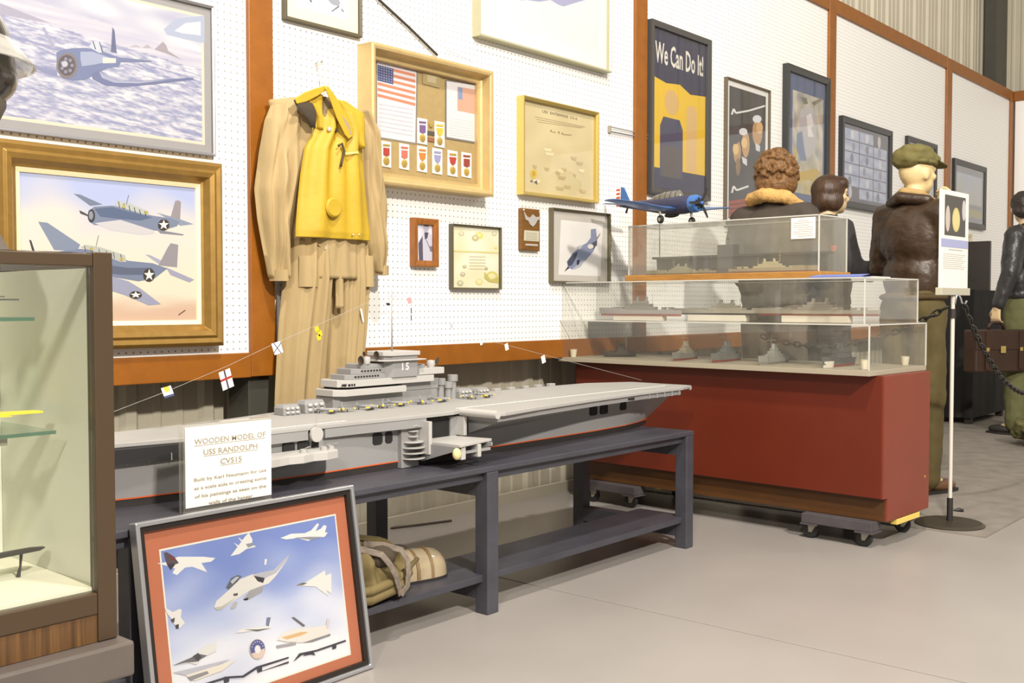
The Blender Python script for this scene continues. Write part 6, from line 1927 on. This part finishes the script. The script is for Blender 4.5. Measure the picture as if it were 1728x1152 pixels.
for i in range(13):
    a = math.radians(-75 + 150 * i / 12)
    vis.append((0.082 * math.sin(a), 0.070 * math.cos(a) + 0.03, 0.062))
    pts.append((0.092 * math.sin(a), 0.145 * math.cos(a) + 0.02, 0.060 - 0.016 * math.cos(a)))
n = 13
vs = [c + R @ Vector(p) for p in vis] + [c + R @ Vector(p) for p in pts] + [c + R @ Vector((p[0], p[1], p[2] + 0.006)) for p in vis] + [c + R @ Vector((p[0], p[1], p[2] + 0.005)) for p in pts]
fs = []
for i in range(n - 1):
    fs += [(i, i + 1, n + i + 1, n + i), (2 * n + i, 3 * n + i, 3 * n + i + 1, 2 * n + i + 1), (n + i, n + i + 1, 3 * n + i + 1, 3 * n + i)]
b.add(vs, fs)
obj('cap_peak', b, mat('olive_cap_cloth'), m3, smooth=40)
obj('cap_band', B().tube([c + R @ Vector((0.086 * math.cos(a), -0.015 + 0.102 * math.sin(a), 0.052)) for a in [2 * math.pi * i / 24 for i in range(25)]], 0.012, 8), mat('olive_cap_cloth'), m3, smooth=True)
obj('shirt_collar', B().chain([(-0.075, 0.05, 1.47), (-0.07, -0.04, 1.50), (0, -0.075, 1.515), (0.07, -0.04, 1.50), (0.075, 0.05, 1.47)], [0.016, 0.022, 0.024, 0.022, 0.016]), mat('tan_shirt', (170, 140, 90), 0.8), m3, remesh=0.006)
obj('jacket_collar', B().chain([(-0.11, 0.07, 1.42), (-0.115, -0.04, 1.465), (0, -0.105, 1.485), (0.115, -0.04, 1.465), (0.11, 0.07, 1.42)], [0.020, 0.028, 0.030, 0.028, 0.020]), M_BRNL, m3, remesh=0.008)
b = B()
b.ell((0, 0.0, 0.985), (0.190, 0.147, 0.035))
obj('knit_waistband', b, mat('dark_olive_knit', (74, 58, 30), 0.9), m3, remesh=0.012)

# 4: black leather jacket, olive trousers, carrying a briefcase
m4 = thing('mannequin', 'dark haired mannequin in black leather jacket and olive green trousers holding a briefcase', 'mannequin', (8.27, -0.975, 0.007), (0, 0, face_dir(80)))
arms = {-1: (Vector((-0.27, -0.02, 1.16)), Vector((-0.315, 0.05, 0.925)), (0.0, 0.1, -1), (1, 0, 0), 1.0), 1: (Vector((0.29, -0.02, 1.13)), Vector((0.28, 0.06, 0.90)), (0, 0.1, -1), (-1, 0, 0), 0.7)}
# right hand (world near side) holds the case
k, hz, R = bodyset(m4, 1.775, SK, M_BLKL, M_OLIVE2, M_BLKHULL, arms, headyaw=math.radians(-62), bulk=1.08)
hairshell(m4, (0, 0.02, hz), R, [((0, -0.02, 0.035), (0.088, 0.100, 0.088)), ((0, -0.055, -0.015), (0.080, 0.055, 0.065)), ((0, 0.05, 0.07), (0.065, 0.045, 0.04))], M_DKH2, disp=(0.012, 0.03))
obj('striped_collar', B().chain([(-0.07, 0.05, 1.40), (-0.07, -0.04, 1.425), (0, -0.075, 1.44), (0.07, -0.04, 1.425), (0.07, 0.05, 1.40)], [0.018, 0.022, 0.022, 0.022, 0.018]), mat('striped_scarf', (200, 190, 176), 0.8, var=0.5, vscale=30), m4, remesh=0.006)

# briefcase hanging from mannequin 4's near hand
M_BRIEF = mat('brown_briefcase_leather', (70, 46, 30), 0.5, var=0.15, vscale=12, k=0.6)
hx = Matrix.Translation((8.27, -0.975, 0.007)) @ Matrix.Rotation(face_dir(80), 4, 'Z')
hp_ = hx @ Vector((-0.34, 0.04, 0.80))
br = thing('briefcase', 'brown leather briefcase with brass clasp held by the mannequin in black leather', 'briefcase', (hp_.x, hp_.y, 0.475), (0, 0, math.radians(-30)))
obj('case_body', B().box(-0.235, 0.235, -0.06, 0.06, 0.0, 0.30), M_BRIEF, br, bevel=0.012)
obj('flap', B().box(-0.238, 0.238, -0.066, -0.0605, 0.16, 0.295), M_BRIEF, br, bevel=0.002)
for x in (-0.14, 0.16):
    obj('strap', B().box(x - 0.016, x + 0.016, -0.072, -0.0665, 0.02, 0.29), M_BRIEF, br, bevel=0.001)
    obj('buckle', B().box(x - 0.012, x + 0.012, -0.076, -0.0725, 0.15, 0.175), M_BRASS, br)
obj('clasp', B().box(-0.022, 0.022, -0.074, -0.0665, 0.135, 0.185), M_BRASS, br, bevel=0.004)
obj('handle', B().tube([(-0.07, 0, 0.30), (-0.06, 0, 0.335), (-0.03, 0, 0.35), (0.03, 0, 0.35), (0.06, 0, 0.335), (0.07, 0, 0.30)], 0.011, 10), M_BRIEF, br, smooth=True)

# pale low base under mannequin 3's shoes
mb_ = onZ(1575, 818, 0.007)

# ---------------------------------------------------------------- chain post with sign
sp = onZ(1602.5, 884, 0.0075)
M_CHR = mat('white_steel_pole', (214, 206, 194), 0.3, 0.2)
po = thing('chain_post', 'white steel chain post with round black base on the carpet edge', 'stanchion', (sp.x, sp.y, 0.0072))
obj('base_disc', B().lathe([(0.0001, 0), (0.142, 0), (0.142, 0.004), (0.13, 0.012), (0.03, 0.016), (0.0001, 0.016)], (0, 0, 0), 40), mat('black_olive_iron', (54, 46, 34), 0.5), po, smooth=30)
obj('sleeve', B().cyl((0, 0, 0.016), (0, 0, 0.115), 0.0125, n=16), M_BLKHULL, po, smooth=40)
obj('pole', B().cyl((0, 0, 0.115), (0, 0, 0.985), 0.0085, n=16), M_CHR, po, smooth=40)
obj('clamp_screw', B().tube([(0.012, -0.012, 0.06), (0.03, -0.03, 0.062), (0.042, -0.042, 0.058)], [0.004, 0.009, 0.007], 8), M_BLKHULL, po)
obj('hook', B().tube([(0, -0.008, 0.95), (0.004, -0.012, 0.985), (0.012, -0.02, 0.990), (0.018, -0.026, 0.975), (0.022, -0.030, 0.955), (0.03, -0.04, 0.950), (0.036, -0.046, 0.965)], 0.0045, 8), M_SILVER, po, smooth=True)
obj('collar_ring', B().cyl((0, 0, 0.89), (0, 0, 0.93), 0.013, n=14), M_BLKHULL, po)
# sign: faces the aisle (along -x, slightly turned)
sg = thing('post_sign', 'tall white information card with a medal photo and blue band on the chain post', 'sign', (sp.x, sp.y, 1.003), (0, 0, math.radians(-52)))
sg.matrix_basis = Matrix.Translation((sp.x, sp.y, 1.003)) @ Matrix.Rotation(math.radians(-2), 4, 'Z')
sg.rotation_euler = (0, 0, math.radians(-2))
SWd = 0.158
obj('card', B().box(-SWd, SWd, -0.004, 0.004, 0.022, 0.435), M_CARD, sg)
obj('acrylic_foot', B().box(-SWd - 0.006, SWd + 0.006, -0.014, 0.014, -0.008, 0.024), mat('frosted_foot', (176, 170, 150), 0.4), sg, bevel=0.002)
b = B(); ky = -0.0045
Lc = lambda c: tuple(v * 0.8 for v in lin(c))


def sr(x0, x1, z0, z1, c, n):
    b.add([(x0, ky - 0.0001 * n, z0), (x1, ky - 0.0001 * n, z0), (x1, ky - 0.0001 * n, z1), (x0, ky - 0.0001 * n, z1)], [(0, 1, 2, 3)], Lc(c))


def se(x, z, rx, rz, c, n):
    b.add([(x + rx * math.cos(2 * math.pi * k / 18), ky - 0.0001 * n, z + rz * math.sin(2 * math.pi * k / 18)) for k in range(18)], [tuple(range(18))], Lc(c))


sr(-0.12, 0.12, 0.245, 0.415, (92, 88, 84), 1); se(-0.085, 0.315, 0.026, 0.055, (206, 190, 180), 2); se(0.01, 0.315, 0.045, 0.052, (214, 200, 130), 2); se(0.10, 0.36, 0.022, 0.045, (206, 200, 198), 2); se(0.01, 0.315, 0.034, 0.040, (222, 210, 146), 3)
sr(-SWd + 0.004, SWd - 0.004, 0.195, 0.23, (172, 176, 212), 1)
sr(-0.07, 0.09, 0.184, 0.188, (196, 190, 184), 2)
for k_ in range(8):
    sr(-0.13, 0.13 - 0.02 * (k_ % 3), 0.165 - 0.0085 * k_, 0.168 - 0.0085 * k_, (214, 208, 202), 2)
obj('printing', b, M_PRINT, sg)


def chain(label, p0, p1, sag, n):
    r = thing('barrier_chain', label, 'chain', p0)
    pts = []
    for i in range(n + 1):
        t = i / n; p = Vector(p0).lerp(Vector(p1), t); p.z -= sag * 4 * t * (1 - t); pts.append(p)
    mc = mat('black_plastic_chain', (40, 36, 32), 0.4)
    for i in range(n):
        a, c = pts[i], pts[i + 1]; d = c - a; L = d.length * 0.72; mid = (a + c) / 2; d.normalize()
        s_ = d.cross(Vector((0, 0, 1))).normalized(); w = d.cross(s_)
        if i % 2:
            s_, w = w, s_
        ring = []
        for k2 in range(13):
            t = 2 * math.pi * k2 / 12
            ring.append(mid + d * (L * math.cos(t)) + s_ * (0.011 * math.sin(t)))
        obj('link', B().tube(ring, 0.0042, 6, cap=False), mc, r, world=True, smooth=True)


ch0 = Vector((sp.x + 0.03, sp.y - 0.035, 0.955))
q1 = onY(1738, 664, -1.70)
chain('black plastic barrier chain sagging from the chain post towards the briefcase', ch0, Vector((q1.x, q1.y, q1.z)), 0.10, 34)
chain('black plastic barrier chain running from the chain post behind the red plinth', Vector((sp.x - 0.01, sp.y + 0.02, 0.945)), Vector((4.75, -0.70, 0.80)), 0.10, 30)

# ---------------------------------------------------------------- dark furniture behind
M_BLKW = mat('black_stained_wood', (44, 38, 32), 0.5, var=0.15)
M_BLKD = mat('black_drape', (22, 20, 18), 0.85, bump=0.2, bscale=12, stretch=(3, 3, 0.2))
tb = thing('draped_table', 'table under a black cloth behind the mannequin with the briefcase', 'table', (9.08, -0.33, 0.007))
rows = []
ring_n = 56
for z, g in ((0.05, 0.03), (0.55, 0.02), (1.02, 0.004), (1.06, 0.0)):
    ring = []
    for k_ in range(ring_n):
        t = k_ / ring_n * 4; e = int(t); f_ = t - e
        cx4 = [(-0.45, -0.18), (0.45, -0.18), (0.45, 0.18), (-0.45, 0.18)]
        x = cx4[e][0] + (cx4[(e + 1) % 4][0] - cx4[e][0]) * f_; y = cx4[e][1] + (cx4[(e + 1) % 4][1] - cx4[e][1]) * f_
        w = 1 + g * math.sin(k_ * 2.1)
        ring.append((x * w, y * w, z))
    rows.append(ring)
obj('cloth', B().loft(rows), M_BLKD, tb, smooth=60)
for x in (-0.4, 0.4):
    for y in (-0.14, 0.14):
        obj('leg', B().box(x - 0.025, x + 0.025, y - 0.025, y + 0.025, 0, 0.05), M_BLKW, tb)
cbg = thing('camouflage_bundle', 'lumpy green camouflage bundle on the carpet below the briefcase', 'bundle', (7.70, -1.28, 0.007))
b = B()
rnd = random.Random(9)
for i in range(26):
    b.ell((rnd.uniform(-0.24, 0.26), rnd.uniform(-0.13, 0.13), 0.075 + rnd.uniform(-0.01, 0.07)), (rnd.uniform(0.05, 0.09), rnd.uniform(0.05, 0.08), rnd.uniform(0.045, 0.07)), 10, 8)
obj('cloth', b, mat('camouflage_cloth', (88, 84, 48), 0.9, var=0.55, vscale=22), cbg, remesh=0.014, disp=(0.05, 0.04))
bo = thing('standing_board', 'tall black board standing against the wall behind the draped table', 'board', (9.75, -0.16, 0.007))
obj('panel', B().box(-0.02, 0.02, -0.14, 0.14, 0.0, 1.50), M_BLKW, bo)
# ---------------------------------------------------------------- glass display cabinet at the left
M_BRNM = mat('bronze_brown_metal', (74, 58, 40), 0.4, 0.2, k=0.9)
M_CREAM = mat('cream_back_panel', (222, 218, 204), 0.6, k=0.9)
M_CREAM2 = mat('cream_deck', (236, 228, 206), 0.6, k=0.85)
M_VENEER = mat('dark_walnut_veneer', (96, 66, 34), 0.45, var=0.45, vscale=10, stretch=(14, 14, 0.5), k=0.8)
M_GSHELF = glass_mat('green_glass_shelf', (0.86, 0.93, 0.86), 0.05, (0.4, 0.5, 0.42), 1.5)
XF, YF, YB_ = 0.905, -1.50, -1.10
XL = -0.15
ZD, ZT = 0.484, 1.045
cabn = thing('display_cabinet', 'brown framed glass display cabinet with glass shelves standing on a low grey stand', 'cabinet', (0.38, -1.3, 0.31))
pw_ = 0.026
obj('corner_post', B().box(XF - 0.034, XF, YF, YF + pw_, 0.395, ZT), M_BRNM, cabn, world=True, bevel=0.002)
obj('corner_post', B().box(XL, XL + 0.034, YF, YF + pw_, 0.395, ZT), M_BRNM, cabn, world=True, bevel=0.002)
obj('corner_post', B().box(XF - 0.02, XF, YB_ - 0.02, YB_, 0.395, ZT), M_BRNM, cabn, world=True, bevel=0.002)
obj('top_rail', B().box(XL + 0.034, XF - 0.0345, YF, YF + 0.02, ZT - 0.024, ZT - 0.003), M_BRNM, cabn, world=True, bevel=0.002)
obj('side_rail', B().box(XF - 0.02, XF, YF + pw_ + 0.0005, YB_ - 0.0205, ZT - 0.024, ZT - 0.003), M_BRNM, cabn, world=True)
obj('bottom_rail', B().box(XL + 0.034, XF - 0.0345, YF, YF + 0.02, ZD - 0.042, ZD - 0.006), M_BRNM, cabn, world=True, bevel=0.002)
obj('plinth_panel', B().box(XL + 0.034, XF - 0.0345, YF + 0.003, YF + 0.018, 0.395, ZD - 0.0425), M_VENEER, cabn, world=True)
obj('plinth_panel', B().box(XF - 0.016, XF - 0.003, YF + pw_ + 0.0005, YB_ - 0.0205, 0.395, ZD - 0.004), M_VENEER, cabn, world=True)
obj('deck', B().box(XL + 0.005, XF - 0.021, YF + 0.021, YB_ - 0.0215, ZD - 0.006, ZD), M_CREAM2, cabn, world=True)
obj('side_panel', B().box(XF - 0.026, XF - 0.0205, YF + pw_ + 0.001, YB_ - 0.021, ZD + 0.0005, ZT - 0.026), M_CREAM, cabn, world=True)
obj('back_panel', B().box(XL + 0.005, XF - 0.0265, YB_ - 0.026, YB_ - 0.021, ZD + 0.0005, ZT - 0.026), M_CREAM, cabn, world=True)
obj('top_pane', B().box(XL + 0.034, XF - 0.02, YF + 0.021, YB_ - 0.021, ZT - 0.006, ZT - 0.0005), glass_mat('cabinet_glass', (0.97, 0.985, 0.97), 0.0), cabn, world=True)
obj('front_pane', B().box(XL + 0.036, XF - 0.036, YF + 0.008, YF + 0.012, ZD - 0.004, ZT - 0.026), glass_mat('cabinet_glass'), cabn, world=True)
for z, xe in ((0.931, 0.818), (0.738, 0.852)):
    obj('glass_shelf', B().box(XL + 0.04, xe, YF + 0.10, YB_ - 0.10, z, z + 0.006), M_GSHELF, cabn, world=True)
    obj('shelf_edge', B().box(XL + 0.04, xe, YF + 0.0985, YF + 0.0998, z, z + 0.006), mat('green_glass_edge', (84, 110, 92), 0.2), cabn, world=True)
for z in (0.725,):
    obj('shelf_clip', B().box(0.735, 0.775, YF + 0.11, YF + 0.14, z, z + 0.0125), M_ZINC, cabn, world=True)
vs, fs = text_mesh('NSU', False)
b = B(); b.add([(0.79 - x * 0.075, YB_ - 0.0265, 0.985 + y * 0.075) for x, y in vs], fs)
obj('lettering_reflection', b, mat('lettering_reflection', (176, 170, 154), 0.6, k=0.82), cabn, world=True)  # faint mirrored letters painted on the back panel as a reflection

# models inside


def jetmodel(label, loc, rz, cc, s, kind='grey'):
    r = thing('model_aircraft', label, 'model plane', loc, (0, 0, rz))
    m = mat('model_%d_%d_%d' % cc, cc, 0.45)
    obj('fuselage', B().tube([(-0.10 * s, 0, 0.03), (-0.06 * s, 0, 0.03), (0.04 * s, 0, 0.03), (0.10 * s, 0, 0.031), (0.12 * s, 0, 0.031)], [0.004 * s, 0.012 * s, 0.013 * s, 0.008 * s, 0.002 * s], 12), m, r, smooth=True)
    obj('wing', B().prism([(0.03 * s, 0), (-0.02 * s, 0.13 * s), (-0.045 * s, 0.13 * s), (-0.03 * s, 0), (-0.045 * s, -0.13 * s), (-0.02 * s, -0.13 * s)], 0.028, 0.031), m, r)
    obj('tail_fin', B().prism([(-0.06 * s, 0.036), (-0.09 * s, 0.062), (-0.105 * s, 0.062), (-0.10 * s, 0.034)], -0.0015, 0.0015, 'y'), m, r)
    obj('tailplane', B().prism([(-0.075 * s, 0), (-0.095 * s, 0.045 * s), (-0.108 * s, 0.045 * s), (-0.10 * s, 0), (-0.108 * s, -0.045 * s), (-0.095 * s, -0.045 * s)], 0.0335, 0.035), m, r)
    b = B().cyl((0, 0, 0), (0, 0, 0.022), 0.002, n=8)
    b.lathe([(0.0001, 0), (0.014, 0), (0.012, 0.002), (0.0001, 0.002)], (0, 0, 0), 14)
    obj('stand', b, M_ZINC, r)


jetmodel('small dark grey model plane on the upper glass shelf of the cabinet', (0.735, -1.33, 0.9372), math.radians(100), (92, 90, 88), 0.62)
jetmodel('small yellow winged model plane on the lower glass shelf of the cabinet', (0.70, -1.33, 0.7442), math.radians(95), (232, 196, 50), 1.1)
dk = thing('model_aircraft', 'long dark model plane wing on a thin stand at the bottom of the cabinet', 'model plane', (0.80, -1.32, ZD + 0.0003))
obj('wing', B().loft([wing_ring(-0.22, -0.03, 0.03, 0.040, 0.004), wing_ring(0.05, -0.02, 0.02, 0.044, 0.003), wing_ring(0.066, -0.006, 0.008, 0.0445, 0.001)]), M_BLKHULL, dk, smooth=50)
obj('strut', B().tube([(0.026, 0, 0.040), (0.024, 0, 0.018), (0.020, 0.0, 0.0)], [0.003, 0.002, 0.004], 8), M_BLKHULL, dk)

# low stand below the cabinet
M_GBEAM = mat('grey_black_paint', (86, 78, 72), 0.45, var=0.1, vscale=12)
std = thing('cabinet_stand', 'low grey black wooden stand under the display cabinet', 'stand', (0.38, -1.3, 0))
obj('front_beam', B().box(XL - 0.02, XF + 0.012, YF - 0.035, YF + 0.02, 0.335, 0.394), M_GBEAM, std, world=True, bevel=0.005)
obj('back_beam', B().box(XL - 0.02, XF + 0.012, YB_ - 0.04, YB_ + 0.01, 0.335, 0.394), M_GBEAM, std, world=True, bevel=0.005)
obj('side_beam', B().box(XF - 0.045, XF + 0.010, YF + 0.0205, YB_ - 0.0405, 0.335, 0.394), M_GBEAM, std, world=True, bevel=0.004)
for x in (XL + 0.03, XF - 0.10):
    for y in (YF + 0.0, YB_ - 0.04):
        obj('leg', B().box(x, x + 0.05, y - 0.02, y + 0.03, 0.0, 0.335), M_DARKBLUE, std, world=True, bevel=0.003)
obj('wall_bolt', B().ell((XF + 0.003, YF - 0.03, 0.315), (0.006, 0.006, 0.006), 8, 6), M_SHINY, std, world=True)

# head form with helmet on the cabinet
hd = thing('helmet_form', 'dark grey head form wearing a flight helmet with clear visor on the cabinet', 'helmet', (0.70, -1.33, ZT))
b = B(); b.lathe([(0.0001, 0), (0.102, 0), (0.100, 0.006), (0.085, 0.035), (0.066, 0.09), (0.062, 0.16), (0.07, 0.19), (0.086, 0.21), (0.1, 0.24), (0.1, 0.27), (0.0001, 0.28)], (0, 0, 0), 32)
obj('head_form', b, mat('grey_felt', (92, 84, 74), 0.9), hd, smooth=50)
b = B(); b.ell((-0.01, 0, 0.32), (0.125, 0.125, 0.13)); b.ell((0.03, -0.02, 0.285), (0.085, 0.09, 0.055))
obj('helmet_shell', b, mat('black_gloss_shell', (46, 42, 38), 0.2, coat=0.5), hd, remesh=0.010)
vs = []
rings = []
for i in range(7):
    t = i / 6
    rings.append([((0.06 + 0.085 * t) * math.cos(a) * 1.0, (0.06 + 0.085 * t) * math.sin(a) - 0.0, 0.405 - 0.10 * t) for a in [math.radians(-100 + 160 * k_ / 16) for k_ in range(17)]])
b = B(); b.loft(rings, cap=False, closed=False)
vz = obj('visor', b, glass_mat('smoky_visor', (0.80, 0.80, 0.78), 0.25, (0.75, 0.72, 0.66)), hd, smooth=True)
sm_ = vz.modifiers.new('solid', 'SOLIDIFY'); sm_.thickness = 0.003
